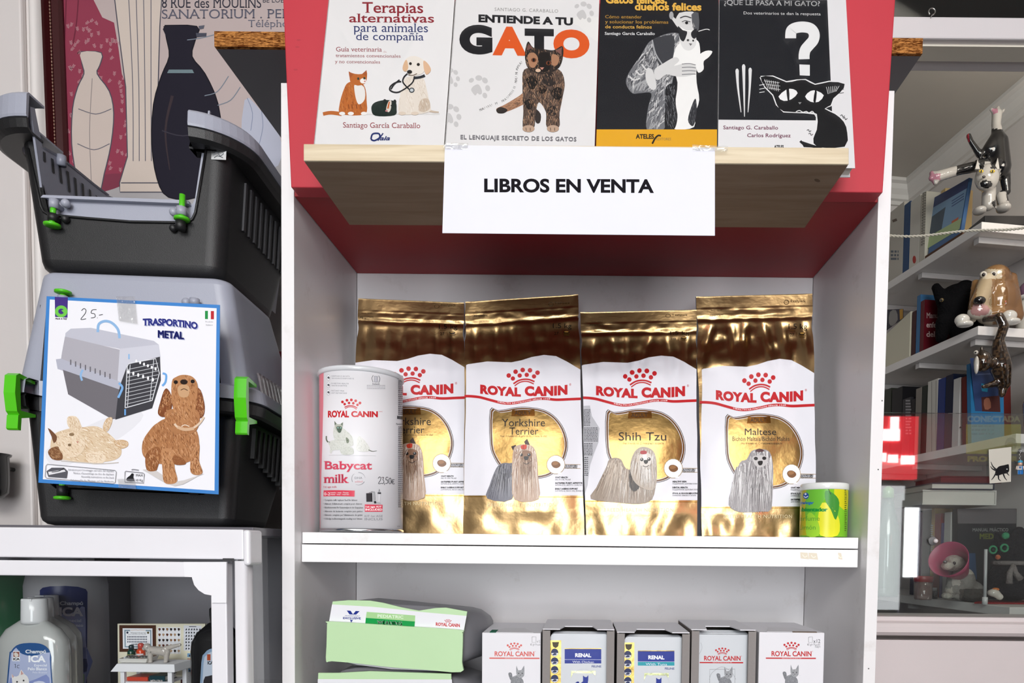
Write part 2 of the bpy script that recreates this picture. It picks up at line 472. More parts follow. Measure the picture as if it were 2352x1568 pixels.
    def crown(s, cx, cy, w, color, rot=0.0):
        """nine dots over two arcs; cx, cy is the middle of the upper arc"""
        c, d = math.cos(rot), math.sin(rot)
        R = lambda x, y: (cx + (x * c - y * d) * w, cy + (x * d + y * c) * w)
        for i in range(5):
            k = (i - 2) / 2; p = R(k * .45, -.30 + .13 * k * k); s.ell(p[0], p[1], .072 * w, .072 * w, color, n=14, step=0)
        for i in range(4):
            k = (i - 1.5) / 1.5; p = R(k * .33, -.145 + .08 * k * k); s.ell(p[0], p[1], .068 * w, .068 * w, color, n=14, step=0)
        s.line([R(-.33, .10), R(-.17, .02), R(0, -.005), R(.17, .02), R(.33, .10)], .05 * w, color, step=0)
        s.line([R(-.30, .17), R(-.15, .085), R(0, .06), R(.15, .085), R(.30, .17)], .035 * w, color)
def sheet(mb, pts, thick, mat='paper', color='#fff', direction=(0, 1, 0)):
    mb.prism(pts, Vector(direction) * thick, mat, color)
# ================================================================== the setting
V = Vector
WALL, PINK = '#dcd7d4', '#d2c8c8'
mb = MB('wall_paint', WALL); mb.box(-1.75, 0.572, 1.345, 1.42, 0, 2.75); struct(mb.obj('wall_back'))
mb = MB('wall_paint', PINK)
mb.box(0.572, 2.4, 1.345, 1.42, 0, ZP(1462, 1.345)); struct(mb.obj('wall_below_window'))
mb = MB('wall_paint', '#d8d2d0'); mb.box(-1.75, P(51, 200, 1.33).x, 1.331, 1.345, 0, 2.75, 0.004)
struct(mb.obj('trim_1'))
x0, x1 = P(67, 200, 1.335).x, P(94, 200, 1.335).x
mb = MB('wall_paint', '#e4dfdc')
mb.loft([[((x0 + x1) / 2 + (x1 - x0) / 2 * math.cos(t), 1.345 - 0.016 * math.sin(t), z) for t in [math.pi * i / 8 for i in range(9)]] for z in (0.0, 2.75)], closed=False, cap=False)
struct(mb.obj('trim_2'))
for i, (px, py) in enumerate(((44, 188), (45, 193))):
    pass
mb = MB('paint', '#1d1a18'); mb.box(-1.75, 2.4, -3.0, 1.42, -0.05, 0.0); struct(mb.obj('floor'))
mb = MB('paint', '#d8d6d2'); mb.box(-1.75, 2.4, -3.0, 1.42, 2.75, 2.8); struct(mb.obj('ceiling'))
mb = MB('paint', '#5c5855'); mb.box(-1.8, -1.75, -3.0, 1.42, 0, 2.75); struct(mb.obj('wall_left'))
mb = MB('paint', '#5c5855'); mb.box(2.4, 2.45, -3.0, 1.42, 0, 2.75); struct(mb.obj('wall_right'))
mb = MB('paint', '#45423f'); mb.box(-1.75, 2.4, -3.05, -3.0, 0, 2.75); struct(mb.obj('wall_front'))
# window into the back office
mb = MB('wall_paint', '#d9d4d6')
zt0, zt1 = ZP(88, 1.33, 2200), ZP(38, 1.33, 2200)
mb.box(0.572, 2.4, 1.33, 1.42, zt0, zt1, 0.003)
struct(mb.obj('window_head_rail'))
mb = MB('wall_paint', '#e2ddcf'); mb.box(0.572, 2.4, 1.345, 1.385, zt0 - 0.004, zt0); struct(mb.obj('window_soffit'))
sill = MB('wall_paint', '#d6cccc')
zs = ZP(1417, 1.335, 2180)
sill.box(0.572, 2.4, 1.338, 1.42, ZP(1428, 1.335, 2180), zs, 0.002)
prof = [(1.345, ZP(1462, 1.335, 2180)), (1.334, ZP(1460, 1.33, 2180)), (1.326, ZP(1452, 1.33, 2180)), (1.326, ZP(1440, 1.33, 2180)), (1.330, ZP(1432, 1.33, 2180)), (1.340, ZP(1428, 1.33, 2180)), (1.345, ZP(1428, 1.33, 2180))]
sill.loft([[(x, y, z) for y, z in prof] for x in (0.572, 2.4)], smooth=False)
struct(sill.obj('window_sill'))
zg = ZP(949, 1.36, 2200)
mb = MB('pane_glass', '#fff'); mb.box(0.575, 2.38, 1.358, 1.362, zs, zg); struct(mb.obj('window_pane'))
mb = MB('pane_glass', '#fff'); mb.box(0.575, 2.38, 1.37, 1.374, zt1, 2.74); struct(mb.obj('window_transom_pane'))
# back office shell, turned a little to the shop
A2, B2 = V((-0.148, 0.989, 0)), V((0.989, 0.148, 0))
E0 = P(2255, 510, 2.05); E0.z = 0
OFF = E0 + B2 * 0.27                                   # foot of the right-hand wall
def OFP(t, d, z): return OFF + A2 * t - B2 * d + V((0, 0, z))
CEIL2 = CZ + 1.476
def slab(name, t0, t1, d0, d1, z0, z1, color, mat='paint'):
    mb = MB(mat, color); mb.hexa([OFP(t0, d0, z0), OFP(t0, d1, z0), OFP(t0, d1, z1), OFP(t0, d0, z1), OFP(t1, d0, z0), OFP(t1, d1, z0), OFP(t1, d1, z1), OFP(t1, d0, z1)])
    return struct(mb.obj(name))
slab('wall_office_right', -0.55, 0.80, 0, -0.04, 0, CEIL2, '#cfc9c6')
slab('wall_office_back', 0.76, 0.80, 1.3, 0, 0, CEIL2, '#cfc9c6')
slab('ceiling_office', -0.67, 0.80, 1.3, -0.04, CEIL2, CEIL2 + 0.03, '#b8b2aa')
slab('floor_office', -0.62, 0.80, 1.3, -0.04, -0.03, 0, '#77706a')
mb = MB('paint', '#d6d2ce')
pr = [(0, 0), (0.055, 0), (0.055, -0.012), (0.042, -0.018), (0.036, -0.034), (0.022, -0.05), (0.020, -0.066), (0.010, -0.070), (0.010, -0.085), (0, -0.085)]
mb.loft([[OFP(-0.5, d, CEIL2 + z) for d, z in pr], [OFP(0.76 - 0.0, d, CEIL2 + z) for d, z in pr]], smooth=False)
mb.loft([[OFP(0.76 - d, 0, CEIL2 + z) for d, z in pr], [OFP(0.76 - d, 1.2, CEIL2 + z) for d, z in pr]], smooth=False)
struct(mb.obj('trim_office_cornice'))
# lit shop sign and bright doorway across the street, seen only in the window pane
sg = thing('shop_sign', (2.15, -2.2, 1.6), 'lit red shop sign with white panels mirrored in the window pane', 'sign')
def refl(px, py, D=5.30): return P(px, py, D)
def mirrored(px0, py0, px1, py1, D):
    a, b = P(px0, py0, D), P(px1, py1, D); Y = 2.72 - D
    return a.x, b.x, Y, b.z, a.z
a0, a1, yy, z0, z1 = mirrored(1995, 955, 2106, 1100, 4.88)
mb = MB('sign_red_lit', '#f00'); mb.box(a0, a1, yy - 0.06, yy, z0, z1); mb.obj('sign_box', sg)
for (u0, v0, u1, v1) in ((2046, 957, 2064, 985), (2020, 985, 2066, 1012), (2024, 1040, 2035, 1060), (2040, 1044, 2062, 1062), (2070, 1046, 2100, 1066)):
    b0, b1, yy, z0, z1 = mirrored(u0, v0, u1, v1, 4.87)
    mb = MB('sign_white_lit', '#fff'); mb.box(b0, b1, yy - 0.004, yy + 0.003, z0, z1); mb.obj('sign_light_panel', sg)
dw = thing('glazed_doorway', (2.2, -2.2, 1.0), 'bright glazed shop doorway mirrored in the lower window pane', 'doorway')
b0, b1, yy, z0, z1 = mirrored(2078, 1165, 2106, 1325, 4.90)
mb = MB('sign_white_lit', '#fff'); mb.box(b0, b1, yy - 0.03, yy, z0, z1); mb.obj('door_pane', dw)
c0_, c1_, yy, y0_, y1_ = mirrored(2014, 1115, 2070, 1400, 4.90)
mb = MB('street_light_pane', '#fff'); mb.box(c0_, c1_, yy - 0.03, yy, y0_, y1_); mb.obj('side_pane', dw)
mb = MB('paint', '#99a'); mb.box(b0 - 0.02, b0 - .001, yy - 0.03, yy + .002, 0, z1 + .05); mb.box(b1 + .001, b1 + 0.05, yy - 0.03, yy + .02, 0, z1 + .05); mb.box(b0, b1, yy - 0.03, yy, 0, z0 - .001); mb.box(b0, b1, yy - 0.03, yy, z1 + .001, z1 + .05); mb.obj('door_frame', dw)
# ================================================================== white shelving unit
YF, YB = 1.03, 1.318
unit = thing('shelving_unit', (0, 1.17, 0), 'tall white shelving unit holding the gold bags and boxes, in front of the wall', 'shelving')
def at_z(p, q, z): return p + (q - p) * ((z - p.z) / (q.z - p.z))
def panel(outer_t, outer_b, inner_t, inner_b):
    ot, ob, it, ib = [P(*k, YF) for k in (outer_t, outer_b, inner_t, inner_b)]
    zt = ot.z
    c = [at_z(ot, ob, 0.0), at_z(it, ib, 0.0), at_z(it, ib, zt), at_z(ot, ob, zt)]
    if c[0].x > c[1].x: c = [c[1], c[0], c[3], c[2]]
    dd = V((0, YB - YF, 0)); mb = MB('melamine', '#e9e7e8')
    mb.hexa(c + [q + dd for q in c], 0.0008)
    return mb, it, ib
mbl, ilt, ilb = panel((645, 190), (648, 1568), (675, 440), (677, 1568))
ar = Art(mbl, Surf((0, YF, 0), (0, -1, 0)), 'paper')
mbl.obj('side_panel', unit)
mbr, irt, irb = panel((2055, 208), (2010, 1568), (2018, 440), (1982, 1568))
ar = Art(mbr, Surf((0, YF, 0), (0, -1, 0)), 'paper')
for (x, y) in ((2017, 1078), (2026, 920), (1995, 1535)): ar.ell(x, y, 1.6, 1.6, '#555')
mbr.obj('side_panel', unit)
xl = lambda z: at_z(ilt, ilb, z).x + 0.001
xr = lambda z: at_z(irt, irb, z).x - 0.001
mb = MB('melamine', '#e6e4e5'); mb.hexa([(xl(0.1), 1.312, 0.1), (xr(0.1), 1.312, 0.1), (xr(1.9), 1.312, 1.9), (xl(1.9), 1.312, 1.9), (xl(0.1), 1.318, 0.1), (xr(0.1), 1.318, 0.1), (xr(1.9), 1.318, 1.9), (xl(1.9), 1.318, 1.9)])
mb.obj('back_panel', unit)
YS = 1.056
def board(tl, tr, br, bl, y, name, color='#f2f1f2'):
    c = [P(*bl, y), P(*br, y), P(*tr, y), P(*tl, y)]
    c[0].z = c[1].z = (c[0].z + c[1].z) / 2; c[2].z = c[3].z = (c[2].z + c[3].z) / 2
    c[0].x = max(c[0].x, xl(c[0].z)); c[3].x = max(c[3].x, xl(c[3].z)); c[1].x = min(c[1].x, xr(c[1].z)); c[2].x = min(c[2].x, xr(c[2].z))
    bk = [V((p.x, 1.312, p.z)) for p in c]
    mb = MB('melamine', color); mb.hexa(c + bk, 0.0008)
    return mb, c
mb, ct = board((692, 1222), (1972, 1234), (1971, 1257), (692, 1250), YS, 'shelf')
mb.obj('shelf', unit)
mb, cb = board((690, 1251), (1971, 1261), (1970, 1302), (691, 1291), YS - 0.002, 'shelf')
ar = Art(mb, Surf((0, YS - 0.002, 0), (0, -1, 0)), 'card')
for (x, y, w_, h_) in ((1848, 1276, 20, 16), (1868, 1277, 22, 16), (1930, 1277, 10, 16)):
    ar.poly([(x - w_ / 2, y - h_ / 2), (x + w_ / 2 - 3, y - h_ / 2 + 1), (x + w_ / 2, y + h_ / 2), (x - w_ / 2 + 1, y + h_ / 2 - 2)], '#e4dac6')
    ar.line([(x - 5, y - 3), (x, y + 3), (x + 6, y)], 2, '#f6f0e2')
mb.obj('shelf', unit)
def ztop(x): return ct[3].z + (ct[2].z - ct[3].z) * (x - ct[3].x) / (ct[2].x - ct[3].x)
ZB = 0.885
mb = MB('melamine', '#f2f1f2'); mb.box(xl(ZB), xr(ZB), YS, 1.312, ZB - 0.02, ZB, 0.001); mb.obj('shelf', unit)
# ================================================================== red wall cabinet over the unit
red = thing('red_cabinet', (0, 1.1, 1.725), 'red painted cabinet above the white unit, behind the books for sale', 'cabinet')
mb = MB('paint', '#b92a39')
bl, br = P(668, 430, 1.0), P(2028, 442, 1.0); tl, tr = P(645, -110, 1.0), P(2064, -110, 1.0)
zr = (bl.z + br.z) / 2
dd = V((0, 0.029, 0)); mb.hexa([bl, br, tr, tl, bl + dd, br + dd, tr + dd, tl + dd], 0.0015)
ar = Art(mb, Surf((0, 1.0, 0), (0, -1, 0)), 'paint')
for (x, y) in ((683, 108), (686, 92), (679, 160)): ar.ell(x, y, 5, 2, '#a82433')
mb.obj('front_panel', red)
chz = (P(497, 100, 1.032).z + P(2118, 133, 1.032).z) / 2
zb0 = min(bl.z, br.z) + 0.002
mb = MB('paint', '#9c1a24'); mb.box(xl(zb0), xr(zb0), 1.0295, 1.311, zb0, chz - 0.001, 0.0008); mb.obj('carcass', red)  # darker red than the front panel: underside shade put into the colour
cl, cr = P(492, 84, 1.0305), P(2119, 118, 1.0305)
mb = MB('chipboard', '#c08a52'); dz = 0.0105
mb.box(cl.x, cr.x, 1.0305, 1.036, chz, chz + 0.0215)
mb.box(cl.x, cr.x, 1.036, 1.344, chz, chz + 0.0215, 0, 'paint', '#77777c')
tag(mb.obj('chipboard_shelf'), 'wide dark grey board with a raw chipboard edge running behind the red cabinet', 'shelf')
# pine plank screwed under the red cabinet
YP0, YP1 = 0.893, 1.066
pk = thing('book_plank', (0, 0.98, 1.7), 'pale pine plank carrying the four books, above the white paper sign', 'shelf')
c = [P(697, 369, YP0), P(1950, 377, YP0), P(1950, 338, YP0), P(697, 330, YP0)]
zpt = zr - 0.0015
for i in (2, 3): c[i].z = min(c[i].z, zb0 - 0.0005)
sh_ = lambda y: [V((p.x, y, p.z)) for p in c]
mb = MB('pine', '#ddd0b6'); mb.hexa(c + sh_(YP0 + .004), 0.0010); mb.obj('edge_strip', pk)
mb = MB('pine', '#97826c'); mb.hexa(sh_(YP0 + .0042) + sh_(YP1), 0.0006)  # browner board than the edge strip, its colour also darkened for underside shade
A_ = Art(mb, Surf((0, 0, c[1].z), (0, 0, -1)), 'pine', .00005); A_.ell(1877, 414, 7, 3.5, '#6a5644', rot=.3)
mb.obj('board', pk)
zpl = (c[2].z + c[3].z) / 2
# paper sign taped to its edge
sgn = thing('paper_sign', P(1330, 440, 0.886), 'white paper sign reading LIBROS EN VENTA taped to the pine plank', 'sign')
SY = 0.8885
mb = MB('paper', '#dfe0ec')
q = [(1022, 333), (1642, 340), (1642, 541), (1016, 535)]
pts = [P(x, y, SY) for x, y in q]
mb.prism(pts, (0, 0.0006, 0))
ar = Art(mb, Surf((0, SY, 0), (0, -1, 0)), 'paper')
ar.text('LIBROS EN VENTA', 1112, 1502, 440, 408, '#17151a', bold=0.034, rise=0.0045)
mb.obj('sheet', sgn)
for qq in ([(1018, 328), (1075, 329), (1074, 343), (1019, 342)], [(1590, 332), (1672, 336), (1671, 347), (1592, 346)]):
    mb = MB('clear_tape', '#e8e8ee'); mb.prism([P(x, y, SY - 0.0006) for x, y in qq], (0, 0.0003, 0)); mb.obj('tape', sgn)
# ================================================================== four books leaning on the red front
BW = 'film_wrap'
def book_surface():
    p0 = V((0, 0.9385, zpl)); th = math.radians(10.0)
    return p0, V((0, -math.cos(th), math.sin(th))), V((0, math.sin(th), math.cos(th)))
BP0, BN, BUP = book_surface()
bsurf = Surf(BP0, BN)
def on_book(px, py): return PN(px, py, BP0, BN)
def make_book(name, label, left, right, height, color, thick, art, edge='#e9e4da'):
    """left, right: the photograph's x of the cover's sides at y = 0 and at y = 330"""
    lo = lambda s, y: s[0] + (s[1] - s[0]) * y / 330
    def foot(s):
        y = 370
        for _ in range(6):
            p = on_book(lo(s, y), y); y += (p.z - zpl - 0.0006) * 1650
        return on_book(lo(s, y), y)
    def head(s):
        f = foot(s); a, b = on_book(lo(s, 330), 330), on_book(lo(s, 0), 0); d = (b - a).normalized()
        return f + d * height
    fl, fr, hl, hr = foot(left), foot(right), head(left), head(right)
    o = thing(name, (fl + fr) / 2, label, 'book', 'books for sale on the pine plank')
    bk = -BN
    cov = MB('gloss_print', color)
    q = [fl, fr, hr, hl]
    cov.hexa(q + [p + bk * 0.0012 for p in q])
    q2 = [p + bk * (thick - 0.0012) for p in q]; cov.hexa(q2 + [p + bk * 0.0012 for p in q2])
    s0 = [fl, fl + bk * thick, hl + bk * thick, hl]; wv = (fr - fl).normalized() * 0.0012
    cov.hexa([s0[0], s0[0] + wv, s0[3] + wv, s0[3], s0[1], s0[1] + wv, s0[2] + wv, s0[2]])
    sf = Surf(BP0, BN); dl, dr_ = (left[1] - left[0]) / 330, (right[1] - right[0]) / 330
    sf.hp = [(left[0] + .6, 0, 1, -dl), (right[0] - .6, 0, -1, dr_)]
    art(Art(cov, sf, 'gloss_print'))
    cov.obj('cover', o)
    pg = MB('paper', edge); u = BUP * 0.003; i = (fr - fl).normalized() * 0.002
    q3 = [fl + u + i, fr + u - i, hr - u - i, hl - u + i]; q3 = [p + bk * 0.0013 for p in q3]
    pg.hexa(q3 + [p + bk * (thick - 0.0027) for p in q3]); pg.obj('pages', o)
    # creased clear film around the book
    fm = MB('film_wrap', '#fff'); rnd = random.Random(len(label)); n, k = 60, 84; vs = []; cr_ = [(rnd.uniform(.2, 1.3), rnd.uniform(.2, .9), rnd.choice((-1, 1)) * rnd.uniform(.5, 1.2), rnd.uniform(.018, .032), rnd.uniform(.0008, .0016)) for _ in range(7)]
    for j in range(k + 1):
        for a in range(n + 1):
            s, t = a / n, j / k
            p = (fl * (1 - s) + fr * s) * (1 - t) + (hl * (1 - s) + hr * s) * t
            d = 0.0018 + 0.0010 * noise.noise(V((s * 5 + len(label), t * 7, 3))) + 0.0004 * math.sin((s * 1.1 + t) * 14)
            for c0, tm, sl, wd, am in cr_: d += am * math.exp(-((s + sl * t - c0) / wd) ** 2 * .5) * math.exp(-((t - tm) / .22) ** 2)
            vs.append(p + BN * d)
    fm.add(vs, [(j * (n + 1) + a, j * (n + 1) + a + 1, (j + 1) * (n + 1) + a + 1, (j + 1) * (n + 1) + a) for j in range(k) for a in range(n)], smooth=True)
    fm.obj('film_cover', o)
    return o
def paw(a, x, y, s, c, rot=0):
    a.poly([(x + (px * math.cos(rot) - py * math.sin(rot)) * s, y + (px * math.sin(rot) + py * math.cos(rot)) * s) for px, py in ((0, -.5), (.45, -.1), (.62, .35), (.4, .55), (.15, .45), (0, .75), (-.3, .6), (-.62, .25), (-.45, -.2))], c, sm=4, step=0)
    for dx, dy, r in ((-.85, -.75, .3), (-.12, -1.2, .38), (.6, -1.1, .36), (1.1, -.35, .34), (1.0, .5, .32)):
        a.ell(x + (dx * math.cos(rot) - dy * math.sin(rot)) * s, y + (dx * math.sin(rot) + dy * math.cos(rot)) * s, r * s, r * s * .8, c, rot=rot + dx, step=0)
    a.l += 1
def fur(a, pts, base, cols, n, seed, ln=9, ang=1.4, w=1.6):
    """a soft patch with short hairs inside it"""
    a.poly(pts, base, sm=4); n = int(n * 2.4); w *= .55
    rnd = random.Random(seed); xs = [p[0] for p in pts]; ys = [p[1] for p in pts]; ring = smooth_ring(pts, 3)
    def inside(x, y):
        r = False
        for i in range(len(ring)):
            (x1, y1), (x2, y2) = ring[i], ring[i - 1]
            if (y1 > y) != (y2 > y) and x < (x2 - x1) * (y - y1) / (y2 - y1) + x1: r = not r
        return r
    k = 0; t = 0
    while k < n and t < n * 8:
        t += 1; x, y = rnd.uniform(min(xs), max(xs)), rnd.uniform(min(ys), max(ys))
        if not inside(x, y): continue
        g = ang + rnd.uniform(-.5, .5); l = ln * rnd.uniform(.5, 1.1)
        ex, ey = x + l * math.cos(g), y + l * math.sin(g)
        if not inside(ex, ey): continue
        a.line([(x, y), (ex, ey)], w, rnd.choice(cols), 0, w2=w * .3, step=0); k += 1
        if k % 40 == 0: a.l += 1
    a.l += 1
def art1(a):
    R_, Bl = '#8c2430', '#1c2c66'
    kw = dict(serif=.06, bold=.012)
    a.text('Terapias', 832, 972, 29, 3, R_, rise=.006, **kw); a.text('alternativas', 802, 997, 51, 30, R_, rise=.004, cap=True, **kw)
    a.text('para animales', 812, 983, 73, 57, Bl, cap=False, serif=.05, rise=.006); a.text('de compañía', 818, 973, 92, 73, Bl, serif=.05, rise=.006)
    a.text('Guía veterinaria', 772, 877, 118, 107, R_, serif=.05, rise=.006); a.text('de', 880, 888, 121, 116, '#c9a0a0', res=1)
    a.text('tratamientos convencionales', 771, 920, 131, 123, R_, serif=.05, rise=.01, res=2); a.text('y no convencionales', 769, 873, 145, 137, R_, serif=.05, rise=.01, res=2)
    a.text('Santiago García Caraballo', 788, 965, 293, 280, '#8c2430', serif=.05, rise=.008)
    a.line([(852, 320), (856, 308), (870, 307), (872, 316), (860, 323), (852, 320)], 4, Bl); a.line([(868, 323), (880, 306)], 3, Bl, 0); a.text('aia', 872, 896, 322, 314, Bl, bold=.03, shear=.3, cap=False)
    a.line([(743, 263), (900, 262), (1010, 262)], 3, '#d9d6d4', 0)
    # ginger kitten
    o1, o2 = '#b8662c', '#8a451c'
    a.line([(742, 262), (760, 259), (785, 262)], 8, o1, w2=9)
    fur(a, [(790, 205), (800, 190), (822, 186), (838, 200), (842, 230), (838, 262), (784, 262), (780, 240)], o1, [o2, '#d08a4c', '#9c5422'], 60, 3)
    a.poly([(815, 192), (836, 200), (838, 228), (824, 240), (816, 220)], '#e6e2de', sm=3)
    a.poly([(804, 166), (801, 165), (803, 178), (806, 190), (822, 197), (838, 192), (843, 178), (842, 163), (832, 170), (816, 170)], o1, sm=2)
    a.poly([(801, 164), (812, 171), (804, 181)], '#a5562a'); a.poly([(842, 161), (842, 176), (832, 170)], '#a5562a')
    a.ell(834, 186, 7, 6, '#efe9e4'); a.ell(823, 181, 2.6, 3, '#2b3b30'); a.ell(837, 180, 2.4, 3, '#2b3b30'); a.ell(838, 187, 2, 1.4, '#c46a62')
    for x in (800, 808, 818, 828): a.line([(x, 240), (x + 2, 250)], 2.4, o2, 0, step=0)
    a.l += 1
    for x in (786, 806, 836): a.ell(x, 261, 7, 4, '#ece8e4')
    # guinea pig
    fur(a, [(853, 250), (858, 238), (872, 232), (890, 230), (908, 234), (911, 250), (906, 265), (862, 266)], '#16241f', ['#0c1512', '#2c3f38', '#22302b'], 40, 4, 7)
    a.poly([(892, 234), (899, 232), (898, 250), (893, 258), (887, 252)], '#d8cfc4', sm=3); a.poly([(893, 234), (896, 234), (893, 250), (889, 250)], '#c4622c')
    a.ell(884, 233, 4, 5, '#0d1714'); a.ell(907, 234, 3.5, 5, '#0d1714'); a.ell(899, 243, 1.6, 1.6, '#000'); a.ell(888, 255, 3, 2, '#c08080')
    # pale puppy
    c1, c2 = '#e2d8cc', '#c9b7a4'
    a.line([(975, 252), (995, 257), (1008, 258)], 6, c2, w2=3)
    fur(a, [(930, 180), (950, 176), (972, 180), (980, 205), (986, 235), (985, 258), (920, 262), (918, 225), (926, 200)], c1, [c2, '#f2ece4', '#d5c6b6'], 70, 5)
    fur(a, [(967, 230), (984, 228), (988, 248), (974, 258), (962, 252)], c2, [c1, '#b09a86'], 20, 6)
    for x in (926, 955): a.poly([(x - 6, 212), (x + 7, 212), (x + 5, 254), (x + 6, 262), (x - 8, 262), (x - 5, 250)], c1, sm=2); a.ell(x - 2, 261, 9, 4, '#d9c9b8')
    a.poly([(928, 142), (940, 131), (956, 130), (972, 138), (978, 150), (972, 168), (956, 174), (944, 176), (936, 166), (928, 156)], '#e8e0d6', sm=3)
    a.poly([(934, 138), (927, 148), (925, 160), (932, 165), (938, 156)], '#d8b08c', sm=3); a.poly([(973, 140), (984, 148), (990, 162), (980, 172), (974, 160)], '#dcb492', sm=3)
    a.ell(943, 147, 3.2, 3.4, '#1c1612'); a.ell(961, 149, 3.6, 3.6, '#1c1612'); a.ell(941, 166, 6, 4.6, '#15110f'); a.line([(938, 172), (948, 174), (958, 170)], 2, '#6a5648')
    k = '#17181c'
    a.line([(936, 170), (928, 178), (926, 190), (940, 206), (946, 212)], 3.2, k); a.line([(952, 176), (948, 190), (930, 205), (912, 213), (896, 208), (898, 198), (910, 190), (922, 188)], 3.2, k); a.line([(898, 206), (906, 194), (918, 184)], 3, k)
    a.line([(952, 180), (966, 178), (976, 174)], 6, '#20242c'); a.ell(946, 208, 6.5, 6, '#3b4046'); a.ell(946, 208, 4, 3.6, '#c3c9cc')
def art2(a):
    a.poly([(1300, 44), (1378, 40), (1378, 100), (1330, 60)], '#e6e4e2', sm=2)
    for x, y, s in ((1337, 32, 20), (1096, 204, 22), (1032, 182, 18), (1030, 270, 22)): paw(a, x, y, s * .95, '#c6c4c4', .25)
    a.rect(990, 0, 1019.5, 331, '#fdfdfc') if False else None
    a.text('SANTIAGO G. CARABALLO', 1136, 1282, 25, 17, '#8a8886', rise=.03, res=2, space=1.1)
    a.text('ENTIENDE A TU', 1099, 1316, 50, 32, '#15151a', bold=.05, rise=.035)
    a.text('G', 1055, 1131, 118, 53, '#15151a', bold=.07, rise=.02); a.text('T', 1205, 1272, 121, 62, '#15151a', bold=.07, rise=.02)
    a.text('A', 1131, 1210, 122, 57, '#d9561c', bold=.06, rise=.02); a.text('O', 1271, 1354, 127, 64, '#d9561c', bold=.07, rise=.02)
    wd = 'MIAUUUU MI MIAU MIIIII MIAU MIAUMIAU'
    path = smooth_ring([(1102, 256), (1130, 244), (1160, 232), (1180, 210), (1188, 185), (1190, 160), (1201, 143)], 8, False)
    for i, ch in enumerate(wd):
        if ch == ' ': continue
        k = i * (len(path) - 2) / len(wd); j = int(k); x, y = path[j]; dx, dy = path[j + 1][0] - x, path[j + 1][1] - y; g = math.hypot(dx, dy); c, s = dx / g, dy / g
        tr, x0, x1 = text_tris(ch, 0, 0, 1)
        a._emit([[(x + p[0] * 8 * c + p[1] * 8 * s, y + p[0] * 8 * s - p[1] * 8 * c) for p in t] for t in tr], '#6c6a6a', step=0)
    a.l += 1
    d1, d2, d3 = '#2b2320', '#a87a5c', '#5c4a40'
    pal = ['#1a1513', '#8f6a50', '#4a3a32', '#c09878', '#0f0c0b']
    fur(a, [(1140, 250), (1160, 240), (1190, 222), (1206, 212), (1212, 232), (1190, 246), (1160, 258), (1146, 260)], d2, [d1, d3, '#c9a284'], 40, 11, 8, 2.7)
    a.poly([(1140, 252), (1150, 246), (1166, 252), (1158, 260), (1144, 260)], d1, sm=3)
    a.poly([(1228, 250), (1242, 262), (1240, 282), (1230, 280)], d1, sm=3)
    fur(a, [(1204, 160), (1240, 158), (1284, 160), (1297, 190), (1292, 225), (1285, 262), (1284, 292), (1256, 292), (1254, 258), (1238, 235), (1230, 262), (1226, 295), (1202, 296), (1202, 255), (1200, 200)], d3, pal, 420, 12, 10, 1.5, 2.0)
    for x, y, r in ((1222, 190, 13), (1262, 182, 14), (1280, 215, 12), (1216, 240, 10), (1268, 255, 10), (1245, 205, 9)):
        fur(a, [(x + r * math.cos(t) * (1 + .3 * math.sin(3 * t + x)), y + r * 1.2 * math.sin(t)) for t in [2 * math.pi * i / 9 for i in range(9)]], random.Random(x).choice([d1, d2, '#171210']), pal, 14, x, 7)
    for x0, x1 in ((1200, 1228), (1256, 1284)): a.ell((x0 + x1) / 2, 296, (x1 - x0) / 2, 8, '#b79a84'); a.line([(x0 + 8, 294), (x0 + 9, 301)], 1.6, d3, 0); a.line([(x0 + 18, 294), (x0 + 18, 301)], 1.6, d3, 0)
    fur(a, [(1206, 120), (1213, 96), (1225, 110), (1250, 114), (1272, 116), (1292, 107), (1293, 132), (1284, 156), (1262, 168), (1240, 170), (1218, 162), (1208, 146)], '#2a221f', pal, 160, 13, 8, 1.3, 1.8)
    a.poly([(1209, 117), (1214, 101), (1224, 111)], '#6e4a44'); a.poly([(1276, 117), (1290, 110), (1290, 128)], '#7c544c')
    a.poly([(1212, 128), (1226, 122), (1236, 136), (1228, 156), (1216, 152)], d2, sm=3); a.poly([(1268, 126), (1284, 132), (1280, 150), (1268, 150)], d2, sm=3); a.poly([(1238, 124), (1262, 124), (1262, 160), (1244, 166), (1238, 150)], '#16110f', sm=3)
    for x, y in ((1226, 139), (1260, 146)): a.ell(x, y, 6, 5, '#6b3a22'); a.ell(x, y, 2.6, 4, '#0a0605')
    a.poly([(1240, 156), (1250, 156), (1245, 162)], '#c98a78'); a.line([(1245, 162), (1238, 166)], 1.6, '#0a0605', 0); a.line([(1245, 162), (1254, 166)], 1.6, '#0a0605', 0); a.ell(1236, 163, 6, 4, '#d8b79c')
    a.text('EL LENGUAJE SECRETO DE LOS GATOS', 1058, 1324, 320, 310, '#77757a', bold=.02, rise=.019, res=2, space=1.1)
